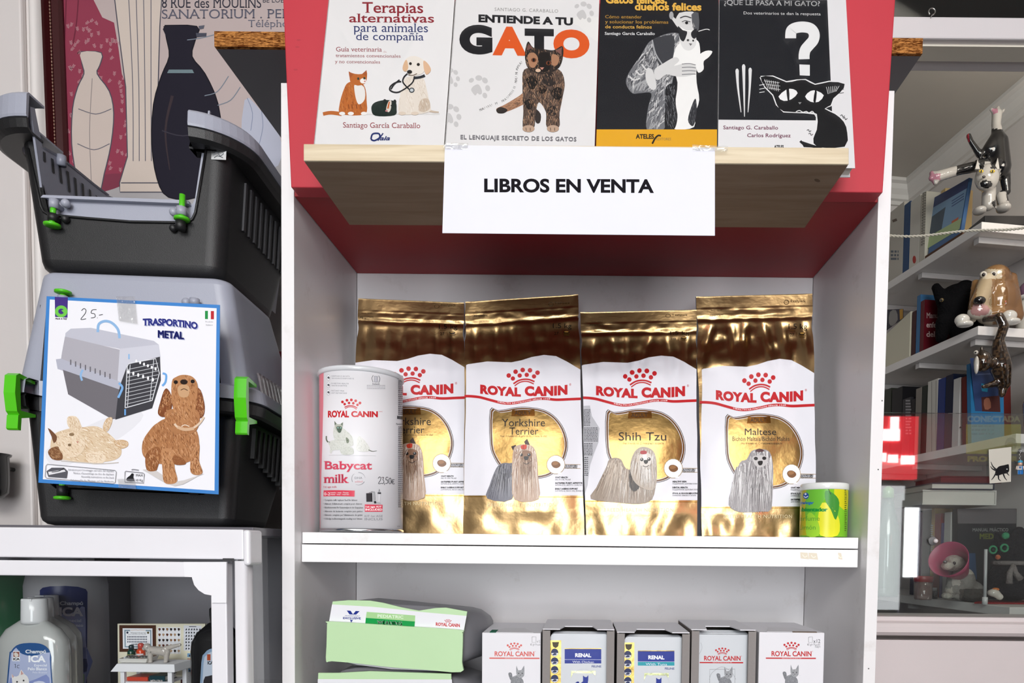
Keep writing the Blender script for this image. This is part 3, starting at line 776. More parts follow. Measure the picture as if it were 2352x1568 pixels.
def art3(a):
    Y_ = '#e2b04a'
    a.rect(1368.5, 0, 1648, 298, '#14151b', step=1)
    for i, t in enumerate(('Cómo entender', 'y solucionar los problemas', 'de conducta felinos')): a.text(t, 1390, (1474, 1535, 1497)[i], 42 + 11.5 * i, 34 + 11.5 * i, '#d4a548', bold=.012, rise=.006, res=2)
    a.text('Santiago García Caraballo', 1389, 1504, 80, 73, '#dedede', bold=.012, rise=.004, res=2)
    # a boy holding a cat, in grey tones
    g = ['#3a3b40', '#6f7074', '#a4a4a6', '#d4d3d2', '#efeeec', '#232429']
    fur(a, [(1502, 90), (1530, 78), (1556, 76), (1570, 92), (1560, 150), (1546, 180), (1530, 280), (1520, 298), (1486, 298), (1488, 250), (1496, 215), (1470, 214), (1452, 214), (1438, 192), (1444, 168), (1470, 130), (1488, 100)], g[1], [g[0], g[2], g[2], g[3]], 190, 21, 18, 2.0, 4)
    a.poly([(1500, 92), (1520, 84), (1548, 84), (1546, 130), (1536, 150), (1514, 150), (1506, 120)], g[0], sm=3)
    a.line([(1498, 92), (1506, 124), (1524, 152)], 3, g[2]); 
    for i in range(6): a.line([(1446 + i * 7, 176 - i * 7), (1456 + i * 7, 184 - i * 6), (1470 + i * 5, 180 - i * 6)], 3.5, g[3 - i % 2])
    for i in range(4): a.line([(1454 + i * 8, 208), (1462 + i * 8, 196 - i * 3), (1474 + i * 6, 190 - i * 4)], 3, g[2])
    a.poly([(1484, 163), (1498, 160), (1508, 200), (1496, 206), (1484, 186)], g[3], sm=3)
    a.poly([(1538, 32), (1556, 24), (1585, 24), (1600, 36), (1603, 66), (1594, 76), (1580, 72), (1560, 66), (1548, 52)], g[3], sm=3)
    a.poly([(1546, -6), (1600, -6), (1606, 18), (1604, 34), (1590, 27), (1560, 30), (1552, 44), (1544, 30)], '#1b1b20', sm=2)
    a.poly([(1588, 34), (1604, 30), (1605, 68), (1594, 70)], '#55565a', sm=2); a.poly([(1567, 54), (1574, 49), (1584, 51), (1587, 56), (1578, 57)], '#c9c8c8', sm=2); a.ell(1577, 53, 3.6, 3.4, '#0c0c10'); a.line([(1566, 51), (1574, 48), (1586, 51)], 1.6, '#2a2a2e'); a.line([(1562, 42), (1574, 38), (1588, 42)], 2.6, '#3a3a3e'); a.poly([(1592, 52), (1597, 62), (1590, 64)], '#8a898a'); a.ell(1542, 36, 5, 9, g[2])
    a.poly([(1560, 64), (1576, 70), (1592, 72), (1598, 90), (1606, 100), (1608, 130), (1600, 150), (1600, 190), (1606, 230), (1596, 262), (1594, 292), (1560, 298), (1545, 290), (1550, 240), (1556, 190), (1544, 150), (1552, 110), (1562, 96)], g[4], sm=3)
    a.poly([(1563, 100), (1560, 82), (1570, 72), (1588, 74), (1598, 82), (1598, 104), (1586, 116), (1572, 114)], '#dcdbda', sm=3); a.poly([(1557, 60), (1568, 70), (1578, 73), (1576, 84), (1570, 96), (1562, 90), (1559, 76)], '#202126', sm=2); a.poly([(1588, 74), (1600, 66), (1600, 84), (1594, 90), (1588, 84)], '#202126', sm=2); a.ell(1592, 94, 2, 2.4, '#08080a'); a.poly([(1582, 100), (1590, 101), (1586, 106)], '#6a6668'); a.ell(1580, 93, 4, 3, '#b0b0b0'); a.ell(1580, 93, 2, 2.4, '#08080a')
    fur(a, [(1530, 200), (1550, 196), (1552, 240), (1556, 270), (1548, 298), (1528, 296), (1528, 240)], '#1c1d22', [g[0], '#0a0a0d', g[1]], 60, 22, 16, 1.5, 3)
    fur(a, [(1590, 240), (1598, 228), (1600, 260), (1592, 290), (1580, 276)], '#2a2b30', [g[0], g[1]], 24, 23)
    a.poly([(1504, 160), (1524, 146), (1550, 132), (1560, 140), (1548, 152), (1574, 146), (1596, 150), (1598, 168), (1578, 176), (1552, 176), (1530, 172), (1514, 184), (1504, 180)], g[3], sm=3)
    for i in range(4): a.line([(1566, 148 + i * 8), (1584, 147 + i * 8), (1598, 150 + i * 7)], 1.6, g[1])
    a.poly([(1600, 132), (1620, 118), (1636, 119), (1628, 132), (1616, 142), (1616, 160), (1604, 168), (1598, 152)], g[4], sm=3)
    a.line([(1604, 73), (1622, 68), (1630, 70)], 2, g[3])
    a.text('Gatos felices,', 1391, 1532, 8, -14, Y_, bold=.035, rise=.005); a.text('dueños felices', 1458, 1611, 24, 6, Y_, bold=.035, rise=.006)
    a.rect(1366.5, 298, 1649, 345, '#e0a41e')
    a.text('ATELES', 1460, 1502, 319, 308, '#1b1712', bold=.04, rise=.004); a.line([(1498, 331), (1505, 318), (1512, 312), (1518, 313)], 4, '#1b1712'); a.text('EDITORES', 1508, 1541, 323, 317, '#7d6a4a', res=2)
def art4(a):
    a.poly([(1648, 0), (1900, 0), (1912, 277), (1649, 275)], '#15171d')
    a.text('¿QUÉ LE PASA A MI GATO?', 1663, 1883, 11, -1, '#dcdcdc', bold=.012, rise=.014); a.text('Dos veterinarios te dan la respuesta', 1708, 1885, 33, 26, '#d0d0d0', rise=.013, res=2)
    a.line([(1816, 82), (1818, 70), (1828, 64), (1845, 62), (1862, 66), (1870, 78), (1868, 92), (1858, 104), (1850, 114), (1847, 126), (1847, 136)], 25, '#e4e4e4', 6)
    a.rect(1803.5, 80, 1828.5, 88, '#e4e4e4'); a.poly([(1836, 148), (1860, 149), (1860, 174), (1837, 173)], '#e4e4e4')
    for pts in ([(1693, 162), (1695, 200), (1702, 258)], [(1708, 152), (1709, 205), (1710, 268)], [(1723, 160), (1722, 200), (1718, 258)]): a.line(pts, 8, '#dedede', w2=1.5); a.ell(pts[0][0], pts[0][1], 3.4, 4.4, '#dedede')
    a.poly([(1649, 275), (1912, 277), (1913, 345), (1648, 345)], '#e2e1e2')
    w, k = '#e6e6e6', '#0d0e12'
    head = [(1747, 177), (1775, 176), (1806, 189), (1830, 185), (1850, 184), (1872, 195), (1905, 188), (1940, 193), (1930, 212), (1914, 226), (1908, 242), (1894, 250), (1918, 262), (1938, 280), (1946, 305), (1940, 337), (1878, 338), (1868, 318), (1876, 298), (1876, 262), (1850, 258), (1800, 256), (1784, 240), (1776, 218), (1758, 200)]
    a.line(head + head[:1], 5, w, 0); a.poly(head, k, sm=2)
    a.poly([(1903, 192), (1938, 194), (1913, 226)], k)
    for i in range(7): a.line([(1756 + i * 5, 182 + i), (1764 + i * 4, 204 + i)], 1, w, 0, step=0); a.line([(1898 + i * 5, 200 - i * .6), (1902 + i * 3, 216 - i)], 1, w, 0, step=0)
    a.l += 1
    for y0, x0, x1 in ((186, 1755, 1790), (194, 1760, 1792), (202, 1766, 1792)): a.line([(x0, y0), (x1, y0 + 4)], .8, w, 0, step=0)
    a.l += 1
    for q in ([(1788, 222), (1806, 206), (1822, 205), (1832, 214), (1818, 228), (1800, 232)], [(1849, 222), (1862, 209), (1876, 209), (1892, 219), (1880, 234), (1862, 234)]): a.poly(q, '#ebebeb', sm=2)
    a.poly([(1806, 203), (1812, 204), (1813, 230), (1809, 231)], k, sm=2); a.poly([(1872, 208), (1876, 212), (1873, 236), (1868, 232)], k, sm=2)
    a.poly([(1833, 235), (1841, 235), (1837, 240)], '#8a8a8a')
    a.line([(1828, 257), (1836, 254), (1844, 258), (1852, 256), (1858, 260), (1866, 256), (1874, 268)], 1.8, w)
    for y in (196, 205, 213): a.line([(1744, y), (1756, y - 2)], 1.4, w, 0, step=0); a.line([(1922, y + 2), (1938, y)], 1.2, k, 0, step=0)
    a.l += 1
    a.line([(1838, 324), (1850, 334), (1880, 340)], 6, k, w2=2); a.poly([(1838, 323), (1862, 331), (1890, 340), (1846, 338)], k)
    for x, y in ((1934, 266), (1940, 272), (1857, 300), (1861, 308)): a.line([(x - 4, y), (x, y - 2), (x + 2, y + 3), (x + 6, y)], 1.4, k)
    a.text('Santiago G. Caraballo', 1661, 1787, 297, 288, '#6f2f4c', rise=.006, bold=.01, res=2); a.text('Carlos Rodríguez', 1716, 1816, 315, 306, '#6f2f4c', rise=.006, bold=.01, res=2)
    a.text('ATELES', 1778, 1800, 340, 333, '#222', bold=.04, res=2)
make_book('pet_therapy_book', 'white book with a ginger kitten and pale puppy on its cover', (755, 721), (1044, 1020), 0.262, '#e6e4e4', 0.016, art1)
make_book('cat_book', 'white book with orange and black GATO title and a tortoiseshell cat', (1046, 1022), (1376.5, 1366), 0.262, '#e2e0e0', 0.014, art2)
make_book('cat_behaviour_book', 'black and yellow book with a grey photo of a boy holding a cat', (1379, 1368.8), (1650, 1647), 0.262, '#14151b', 0.017, art3)
make_book('cat_questions_book', 'black and white book with a big question mark and drawn black cat', (1652, 1649), (1943, 1961), 0.262, '#dfdee0', 0.018, art4)
# ================================================================== gold food bags on the upper shelf
GOLD, RED_, WHITE_ = '#c2a273', '#c0262c', '#e6e5ec'
class BagSurf:
    def __init__(s, tl, tr, br, bl, yc, dmax, seed, crease=1.0, lean=0.0):
        s.q = (tl, tr, br, bl); s.yc, s.d, s.seed, s.cr, s.lean = yc, dmax, seed, crease, lean
        s.grid = (1 / 40, 1 / 160); s.clip = (0.0, 1.0); s.cache = {}; s.zf = -9
    def px(s, u, v):
        (a, b), (c, d), (e, f), (g, h) = s.q
        wob = (2.6 * noise.noise(V((s.seed, v * 3.5, 2))) + 1.2 * noise.noise(V((s.seed, v * 9, 7)))) * (1 - 2 * u) * (1 if v > .09 else .2) - 3.0 * math.exp(-((v - .13) / .03) ** 2) * (2 * u - 1)
        return ((a * (1 - u) + c * u) * (1 - v) + (g * (1 - u) + e * u) * v + wob, (b * (1 - u) + d * u) * (1 - v) + (h * (1 - u) + f * u) * v)
    def inv(s, x, y):
        u, v = 0.5, 0.5
        for _ in range(6):
            fx, fy = s.px(u, v); h = 1e-4
            ax, ay = s.px(u + h, v); bx, by = s.px(u, v + h)
            a, b, c, d = (ax - fx) / h, (bx - fx) / h, (ay - fy) / h, (by - fy) / h
            det = a * d - b * c; ex, ey = x - fx, y - fy
            u += (d * ex - b * ey) / det; v += (a * ey - c * ex) / det
        return (u, v)
    def depth(s, v):
        k = [(0, .003), (.085, .004), (.12, .006), (.3, .55), (.6, .85), (.9, 1.0), (1.0, .93), (1.2, .9)]
        v = min(max(v, 0), 1.19)
        for (a, p), (b, q) in zip(k, k[1:]):
            if v <= b:
                t = (v - a) / (b - a); t = t * t * (3 - 2 * t) if b < .95 else t
                p = p if p > .02 else p / s.d * 1.0
                q = q if q > .02 else q / s.d * 1.0
                return s.d * (p + (q - p) * t)
        return s.d
    def yy(s, u, v):
        d = s.depth(v); c = 1 - abs(2 * u - 1)
        y = s.yc + s.lean * (0.5 - v) - d * (0.93 + 0.07 * min(1, c * 3)) - 0.010 * math.sin(math.pi * min(max(v, 0), 1)) * (1 - (2 * u - 1) ** 2)
        N = noise.noise; S = s.seed; k = s.cr
        w = 0.0026 * N(V((u * 2.6, v * 4.5, S))) + 0.0011 * N(V((u * 6 + v * 3, v * 8, S + 9)))
        f = math.exp(-((v - .2) / .075) ** 2)                       # creases fanning out below the zip
        fan = 0
        for i in range(6):
            x0 = .1 + .16 * i + .05 * N(V((i, S, 1))); sl = 1.5 * N(V((S, i, 5)))
            q_ = abs((u - x0 - sl * (v - .12)) / .055); fan -= .0080 * max(0, 1 - q_)
        w += f * (fan + .0040 * N(V((u * 9, v * 22, S + 3)))) * k
        g = math.exp(-((v - .95) / .07) ** 2)                       # pulls towards the bottom corners
        w += g * .0045 * N(V((u * 7, v * 9, S + 4))) * k - g * .002 * abs(math.sin(u * 9 + S))
        if v < .1: w = .0007 * math.cos(v * 2 * math.pi / .0125) * (1 if v < .056 else 0) + (.0016 * N(V((u * 14, v * 30, S))) if .055 < v < .085 else 0)
        if abs(v - .094) < .009: w -= .0022 * math.cos((v - .094) / .009 * math.pi / 2)
        e = min(1, c * 9)
        return y - w * (0.35 + .65 * e)
    def p(s, u, v): return P(*s.px(u, v), s.yy(u, v))
    NU, NV = 40, 160
    def node(s, i, j):
        k = (i, j)
        if k not in s.cache:
            u, v, h = i / s.NU, j / s.NV, .006
            n = (s.p(u + h, v) - s.p(u - h, v)).cross(s.p(u, v - h) - s.p(u, v + h)).normalized()
            q = s.p(u, v); q.z = max(q.z, s.zf)
            s.cache[k] = (q, -n if n.y > 0 else n)
        return s.cache[k]
    def pos(s, u, v):
        """a point of the bag's own facets, so that print lies flat on them"""
        a, b = u * s.NU, v * s.NV; i, j = int(math.floor(a + 1e-9)), int(math.floor(b + 1e-9)); a -= i; b -= j
        q = [s.node(i, j), s.node(i + 1, j), s.node(i, j + 1), s.node(i + 1, j + 1)]
        w = ((1 - a) * (1 - b), a * (1 - b), (1 - a) * b, a * b)
        return sum((q[k][0] * w[k] for k in range(4)), V((0, 0, 0))), sum((q[k][1] * w[k] for k in range(4)), V((0, 0, 0)))
def make_bag(name, label, tl, tr, br, bl, yc, d, seed, T, art, crease=1.0, lean=0.0):
    S = BagSurf(tl, tr, br, bl, yc, d, seed, crease, lean)
    o = thing(name, (S.p(.5, 1).x, yc, ztop(S.p(.5, 1).x)), label, 'bag', 'gold food bags on the upper shelf')
    fr = MB('gold_foil', GOLD); nu, nv = 40, 160
    zf = S.zf = ztop(S.p(.5, 1).x) + 0.0008
    def cl(p):
        return V((p.x, p.y, max(p.z, zf)))
    vs = [S.node(a, b)[0] for b in range(nv + 1) for a in range(nu + 1)]
    fr.add(vs, [((b + 1) * (nu + 1) + a, (b + 1) * (nu + 1) + a + 1, b * (nu + 1) + a + 1, b * (nu + 1) + a) for b in range(nv) for a in range(nu)], smooth=True)
    A = Art(fr, S, 'bag_film', 0.00002, 24); A.T = T
    art(A)
    fr.obj('front_panel', o)
    # gusseted sides, back and the folded base
    sd = MB('bag_film', '#cfced4'); W_ = 24
    for u, sg in ((0, -1), (1, 1)):
        vs = []
        for b in range(W_ + 1):
            v = b / W_; q = cl(S.p(u, v)); dep = S.depth(v); yb_ = yc + S.lean * (.5 - v) + dep
            for k in range(7):
                t = k / 6; ins = -sg * min(dep * .55, .018) * (1 - abs(2 * t - 1)) * (1 - .4 * v) + sg * .003 * noise.noise(V((k * .9, b * .4, seed)))* min(1, 4 * t * (1 - t))
                vs.append(V((q.x + ins, q.y + (yb_ - q.y) * t, q.z)))
        sd.add(vs, [(b * 7 + k, b * 7 + k + 1, (b + 1) * 7 + k + 1, (b + 1) * 7 + k) for b in range(W_) for k in range(6)], smooth=True)
        tr_ = []; rnd = random.Random(seed)
        for b in range(9, 21):                                       # small print on the gusset
            for k in (0.6, 1.6):
                i = b * 7
                f = lambda bb, tt: vs[int(bb) * 7 + int(tt)].lerp(vs[int(bb) * 7 + int(tt) + 1], tt - int(tt))
                for r in range(3):
                    a0, a1 = f(b, k), f(b, k + .55); dz = V((sg * .0004, 0, -(vs[i].z - vs[i + 7].z) * r / 3.2)); h = V((0, 0, -.0016))
                    sd.add([a0 + dz, a1 + dz, a1 + dz + h, a0 + dz + h], [(0, 1, 2, 3)], 'paper', '#5a5a5e')
    sd.obj('gusset', o)
    bk = MB('gold_foil', GOLD); vs = []
    for b in range(W_ + 1):
        v = b / W_; a, c = cl(S.p(0, v)), cl(S.p(1, v)); y = yc + S.lean * (.5 - v) + S.depth(v)
        vs += [V((a.x, y, a.z)), V((c.x, y, c.z))]
    bk.add(vs, [(2 * b, 2 * b + 2, 2 * b + 3, 2 * b + 1) for b in range(W_)], smooth=True)
    a, c = cl(S.p(0, 1)), cl(S.p(1, 1)); bk.add([a, c, vs[-1], vs[-2]], [(0, 1, 2, 3)])
    bk.obj('back_panel', o)
    return o
def bandw(t):
    K = ((-.5, -6), (0, 0), (.13, 8), (.29, 9), (.42, 3), (.52, -3), (.71, -15), (.91, -17), (1.5, -15))
    for (a, p), (b, q) in zip(K, K[1:]):
        if t <= b: return p + (q - p) * (t - a) / (b - a)
    return -15
def common(A, breed, benefits, kg='27', lang='CROQUETA A MEDIDA'):
    G, DK = GOLD, '#3a2716'
    A.poly([(78, 502), (88, 497), (200, 481), (340, 486), (400, 474), (460, 455), (530, 443), (600, 450), (660, 480), (740, 527), (756, 530), (775, 1262), (760, 1258), (70, 1258), (66, 1258)], WHITE_)
    A.poly([(60, 1262), (775, 1266), (775, 1270), (60, 1266)], '#a07a3a', 'gold_foil')
    # zip, weight
    K = '#5a3c14'
    A.text('easy open', 130, 196, 192, 182, K, res=1); A.text('zipsystem', 122, 202, 220, 206, '#2a1c0c', shear=.25, res=2)
    A.text('freshpack', 594, 680, 147, 132, K, shear=.1, res=2); A.line([(556, 148), (562, 138), (576, 138), (584, 148), (576, 158), (562, 158), (556, 148)], 2.5, K)
    A.text('1.5 kg', 582, 690, 287, 258, '#1d140b', res=3); A.text(kg, 590, 614, 326, 308, '#2a1c0c', res=2); A.line([(588, 297), (622, 297)], 2, K, 0); A.line([(629, 303), (629, 330)], 2, K, 0)
    A.ell(660, 311, 17, 8, '#2a1c0c'); A.ell(660, 309, 13, 4, '#b58a44'); A.rect(642, 319, 680, 323, K); A.rect(646, 327, 678, 331, K)
    # crown and name
    A.crown(412, 586, 186, RED_, -.10)
    wave = lambda t: 13 * math.sin(math.pi * (t * 1.35 - .05)) - 5
    A.text('ROYAL', 160, 396, 664, 612, RED_, bold=.064, space=1.08, warp=lambda t: 24 * t * (1.15 - .4 * t)); A.text('CANIN', 418, 666, 684, 628, RED_, bold=.064, space=1.08, warp=lambda t: -8 - 8 * t + 6 * math.sin(t * 3))
    A.text('®', 676, 688, 622, 608, RED_, res=2)
    band = [(66, 675), (110, 676), (160, 682), (220, 698), (290, 715), (350, 716), (420, 704), (480, 692), (540, 690), (600, 696), (680, 693), (775, 689)]
    c = smooth_ring(band, 5, False); A.poly(c + [(x, y + 15) for x, y in reversed(c)], RED_)
    A.text('HEALTH NUTRITION SINCE 1968', 262, 566, 719, 711, '#efdcdc', res=1, bold=.02, warp=lambda t: bandw(t))
    # shield
    sh = [(216, 762), (262, 764), (312, 758), (360, 748), (420, 745), (490, 752), (545, 768), (600, 806), (645, 870), (668, 950), (660, 1020), (630, 1085), (580, 1135), (520, 1158), (420, 1165), (330, 1145), (280, 1100), (240, 1040), (216, 960)]
    mid = (440, 950)
    def ins(k): return [(mid[0] + (x - mid[0]) * k, mid[1] + (y - mid[1]) * k) for x, y in sh]
    A.poly(ins(1.0), DK, sm=3); A.poly(ins(.985), WHITE_, sm=3); A.poly(ins(.972), '#6a4520', sm=3); A.poly(ins(.93), WHITE_, sm=3); A.poly(ins(.918), '#94784a', 'gold_foil', sm=3)
    A.poly([(345, 764), (475, 762), (478, 798), (340, 800)], '#6a4520', 'gold_foil', sm=0); A.text('ADULT', 360, 452, 792, 768, '#1d140b', res=2)
    # kibble, claims
    for dy in (0, 22): A.line([(640, 1078 + dy), (742, 1080 + dy)], 2.5, '#a58a5c', 0)
    A.text('TAILOR-MADE KIBBLE', 648, 724, 1092, 1080, '#2a2420', bold=.03, res=1); A.text(lang, 648, 722, 1102, 1093, '#2a2420', bold=.03, res=1)
    A.ell(598, 1080, 54, 56, '#a58a5c'); A.ell(598, 1080, 51, 53, '#f2f1f3'); A.poly([(600, 1130), (634, 1124), (630, 1138)], '#f2f1f3')
    A.poly([(572, 1078), (580, 1063), (602, 1060), (622, 1072), (624, 1088), (606, 1100), (584, 1096)], '#7a5230', sm=3); A.poly([(578, 1074), (588, 1064), (606, 1064), (614, 1074), (600, 1082), (584, 1082)], '#9a6c42', sm=3)
    for i, (t, u) in enumerate(benefits):
        y = 1158 + 33 * i; A.text(t, 594, 594 + len(t) * 6.6, y, y - 9, '#1b1a1e', bold=.05, res=1); A.text(u, 594, 594 + len(u) * 5.6, y + 12, y + 4, '#4a4a52', res=1)
    A.text('BREED HEALTH NUTRITION', 205, 600, 1322, 1302, '#f0dcae', res=2, space=1.15, warp=lambda t: 0)
def yorkie(A, txt=True):
    if txt:
        A.text('Yorkshire', 286, 536, 858, 812, '#1d140b', res=3, bold=.0); A.text('Terrier', 330, 497, 906, 862, '#1d140b', res=3, bold=.0)
        A.text('Over 10 months old - A partir de los 10 meses de edad', 276, 546, 920, 908, '#3a2814', res=1)
    gy = ['#3a3a42', '#5c5c66', '#84848c', '#a6a6ac', '#2c2c34']; tn = ['#c9ae98', '#a88874', '#e6d6c8', '#8a6a58', '#b8a090', '#efe4da']
    A.poly([(262, 1090), (290, 1072), (330, 1072), (352, 1090), (345, 1280), (200, 1275), (215, 1200), (240, 1130)], '#74747e', sm=3)
    A.strands([(255, 1100), (290, 1075), (345, 1080)], [(200, 1275), (270, 1282), (350, 1280)], 110, 6, gy, 5)
    A.poly([(340, 975), (366, 966), (378, 990), (356, 1010)], '#3a2620'); A.poly([(415, 948), (432, 930), (448, 965), (430, 985)], '#3a2620')
    A.poly([(352, 1000), (380, 968), (430, 964), (470, 980), (490, 1040), (496, 1150), (498, 1280), (360, 1282), (345, 1150)], '#bfa592', sm=3)
    A.strands([(360, 1000), (400, 975), (450, 970), (480, 1010)], [(352, 1275), (400, 1285), (450, 1285), (500, 1278)], 260, 6, tn, 6)
    A.poly([(392, 1010), (412, 998), (440, 1000), (462, 1015), (458, 1050), (440, 1078), (415, 1080), (398, 1052)], '#8a664e', sm=3)
    A.strands([(395, 1040), (425, 1030), (460, 1040)], [(395, 1160), (425, 1200), (462, 1160)], 80, 5, ['#7a5a44', '#a58870', '#5c4030', '#c2aa94'], 8)
    A.ell(398, 1024, 10, 9, '#150e0b'); A.ell(443, 1024, 10, 9, '#150e0b'); A.ell(396, 1021, 2.5, 2.5, '#eee'); A.ell(441, 1021, 2.5, 2.5, '#eee'); A.poly([(414, 1034), (440, 1034), (438, 1050), (426, 1056), (416, 1050)], '#0e0a09', sm=3); A.line([(412, 1070), (428, 1078), (446, 1068)], 4, '#2b1a14')
    A.strands([(382, 985), (400, 972), (440, 972)], [(338, 1130), (348, 1150), (362, 1000)], 26, 5, tn, 9)
    A.poly([(396, 975), (412, 966), (430, 968), (426, 990), (402, 992)], '#c8391c', sm=2); A.line([(412, 966), (412, 992)], 3, '#8e2410', 0)
def shihtzu(A):
    A.poly([(96, 740), (140, 738), (152, 800), (196, 870), (190, 950), (166, 1010), (142, 1080), (126, 1200), (106, 1260), (94, 1000)], '#bcbcc2')
    A.tiny(104, 142, 760, 860, 12, '#4a4a50', 3, .5); A.tiny(106, 186, 866, 950, 10, '#4a4a50', 4, .5); A.tiny(106, 156, 956, 1030, 8, '#4a4a50', 5, .5); A.tiny(108, 130, 1036, 1150, 10, '#4a4a50', 6, .5)
    A.text('Shih Tzu', 306, 582, 940, 890, '#1d140b', res=3, bold=.0); A.text('Over 10 months old - С 10-месячного возраста', 330, 566, 962, 950, '#3a2814', res=1)
    tn = ['#8a7868', '#b4a494', '#6c5c50', '#d6cabc', '#a08c7a', '#c2b2a2']; wh = ['#d8d2cc', '#b9b0a8', '#eee9e4', '#9c9086']
    A.poly([(245, 1060), (280, 1040), (320, 1050), (340, 1090), (370, 1110), (480, 1120), (520, 1180), (500, 1280), (430, 1308), (300, 1300), (145, 1278), (180, 1210), (230, 1130)], '#9a8a7c', sm=3)
    A.strands([(250, 1070), (290, 1045), (330, 1070)], [(150, 1275), (230, 1285), (310, 1300)], 190, 6, tn, 31)
    A.strands([(330, 1090), (400, 1110), (500, 1140)], [(310, 1300), (400, 1308), (500, 1285)], 170, 6, tn + wh, 32)
    A.poly([(370, 1110), (420, 1100), (430, 1200), (400, 1235), (372, 1210)], '#2c2622', sm=3); A.strands([(372, 1110), (400, 1100), (425, 1110)], [(368, 1215), (395, 1240), (425, 1220)], 60, 5, ['#1a1613', '#3e3530', '#5a4e46'], 33)
    A.poly([(390, 1020), (420, 985), (460, 978), (505, 1000), (525, 1060), (526, 1180), (500, 1230), (440, 1215), (390, 1170), (372, 1090)], '#b0a294', sm=3)
    A.strands([(395, 1020), (430, 990), (470, 985)], [(365, 1130), (410, 1180), (440, 1210)], 110, 6, tn + wh, 34); A.strands([(470, 985), (500, 1000), (515, 1030)], [(460, 1200), (500, 1225), (525, 1190)], 110, 6, tn + wh, 35)
    A.poly([(425, 1030), (450, 1010), (480, 1015), (498, 1040), (490, 1080), (462, 1100), (434, 1084)], '#d8d0c8', sm=3); A.poly([(446, 1010), (464, 1006), (468, 1060), (450, 1060)], '#f2efec', sm=3)
    A.ell(440, 1052, 10, 10, '#1a1210'); A.ell(482, 1050, 10, 10, '#1a1210'); A.ell(438, 1049, 3, 3, '#fff'); A.ell(480, 1047, 3, 3, '#fff'); A.poly([(452, 1056), (476, 1056), (474, 1072), (464, 1078), (454, 1072)], '#0c0908', sm=3); A.line([(446, 1088), (464, 1094), (482, 1086)], 4, '#3a2a24')
    A.strands([(440, 1085), (465, 1095), (490, 1085)], [(430, 1200), (465, 1220), (500, 1200)], 70, 5, wh, 36)
    A.poly([(432, 1004), (450, 1000), (468, 1004), (466, 1020), (434, 1020)], '#a8232a', sm=2)
def maltese(A):
    A.text('Maltese', 330, 512, 908, 868, '#1d140b', res=3, bold=.0); A.text('Bichón Maltais/Bichón Maltés', 258, 588, 942, 916, '#3a2814', res=2); A.text('Over 10 months old - С 10-месячного возраста', 308, 544, 962, 950, '#3a2814', res=1)
    wh = ['#8e8a8c', '#bab6b8', '#6e6a6c', '#dcd9da', '#a4a0a2', '#eceaea']
    A.poly([(300, 1070), (340, 1050), (370, 1000), (430, 990), (475, 1010), (494, 1090), (492, 1220), (480, 1340), (420, 1352), (300, 1355), (236, 1310), (262, 1190)], '#9c989a', sm=3)
    A.strands([(275, 1100), (310, 1070), (350, 1070)], [(236, 1310), (290, 1350), (350, 1356)], 170, 6, wh, 41); A.strands([(350, 1060), (420, 1050), (480, 1070)], [(340, 1355), (420, 1356), (486, 1340)], 240, 6, wh, 42)
    A.strands([(365, 1010), (400, 995), (430, 993)], [(330, 1180), (360, 1230), (390, 1080)], 100, 6, wh, 43); A.strands([(430, 993), (460, 1000), (480, 1030)], [(440, 1080), (470, 1220), (492, 1200)], 100, 6, wh, 44)
    A.poly([(370, 1040), (400, 1028), (440, 1028), (462, 1044), (450, 1080), (415, 1100), (385, 1080)], '#c6c2c2', sm=3)
    A.ell(392, 1046, 12, 10, '#171416'); A.ell(440, 1044, 12, 10, '#171416'); A.poly([(404, 1062), (430, 1060), (428, 1080), (416, 1086), (406, 1080)], '#0d0b0c', sm=3)
    A.strands([(380, 1080), (415, 1095), (450, 1080)], [(370, 1240), (415, 1260), (460, 1240)], 90, 5, wh, 45)
    A.poly([(392, 996), (412, 988), (436, 996), (432, 1006), (396, 1006)], '#4a2026', sm=2)
BEN2 = [('COAT HEALTH', 'SALUD DEL PELAJE'), ('SATISFIES FUSSY APPETITE', 'SATISFACE EL APETITO CAPRICHOSO'), ('EARLY AGEING SUPPORT', 'SOPORTE AL INICIO DEL ENVEJECIMIENTO')]
BEN3 = [('HEALTHY SKIN', 'ПОДДЕРЖАНИЕ ЗДОРОВЬЯ КОЖИ'), ('DENTAL HEALTH', 'ПОДДЕРЖАНИЕ ЗДОРОВЬЯ ЗУБОВ'), ('STOOL & ODOUR REDUCTION', 'СНИЖЕНИЕ ОБЪЕМА И ЗАПАХА')]
BEN4 = [('COAT HEALTH', 'ПОДДЕРЖАНИЕ ЗДОРОВЬЯ'), ('STOOL & ODOUR REDUCTION', 'СНИЖЕНИЕ ОБЪЕМА И ЗАПАХА'), ('SATISFIES FUSSY APPETITE', 'ДЛЯ ПРИВЕРЕДЛИВЫХ')]
KX = 0.3953
def ref(dx, dy, k, kx=1.0, top=684):
    """from the second bag's print to another bag's: a shift, a stretch, and the height of its top edge"""
    y8 = 820 + dy - 70 * k
    def T(x, y):
        X, Y = 1040 + x * KX, 640 + y * .3954
        Y2 = Y + dy + (Y - 890) * k if Y > 820 else top + (Y - 684) * (y8 - top) / (820 - 684)
        return (1204 + (X - 1204) * kx + dx, Y2)
    return T
def own(x0): return lambda x, y: (x0 + x * KX, 640 + y * .3954)
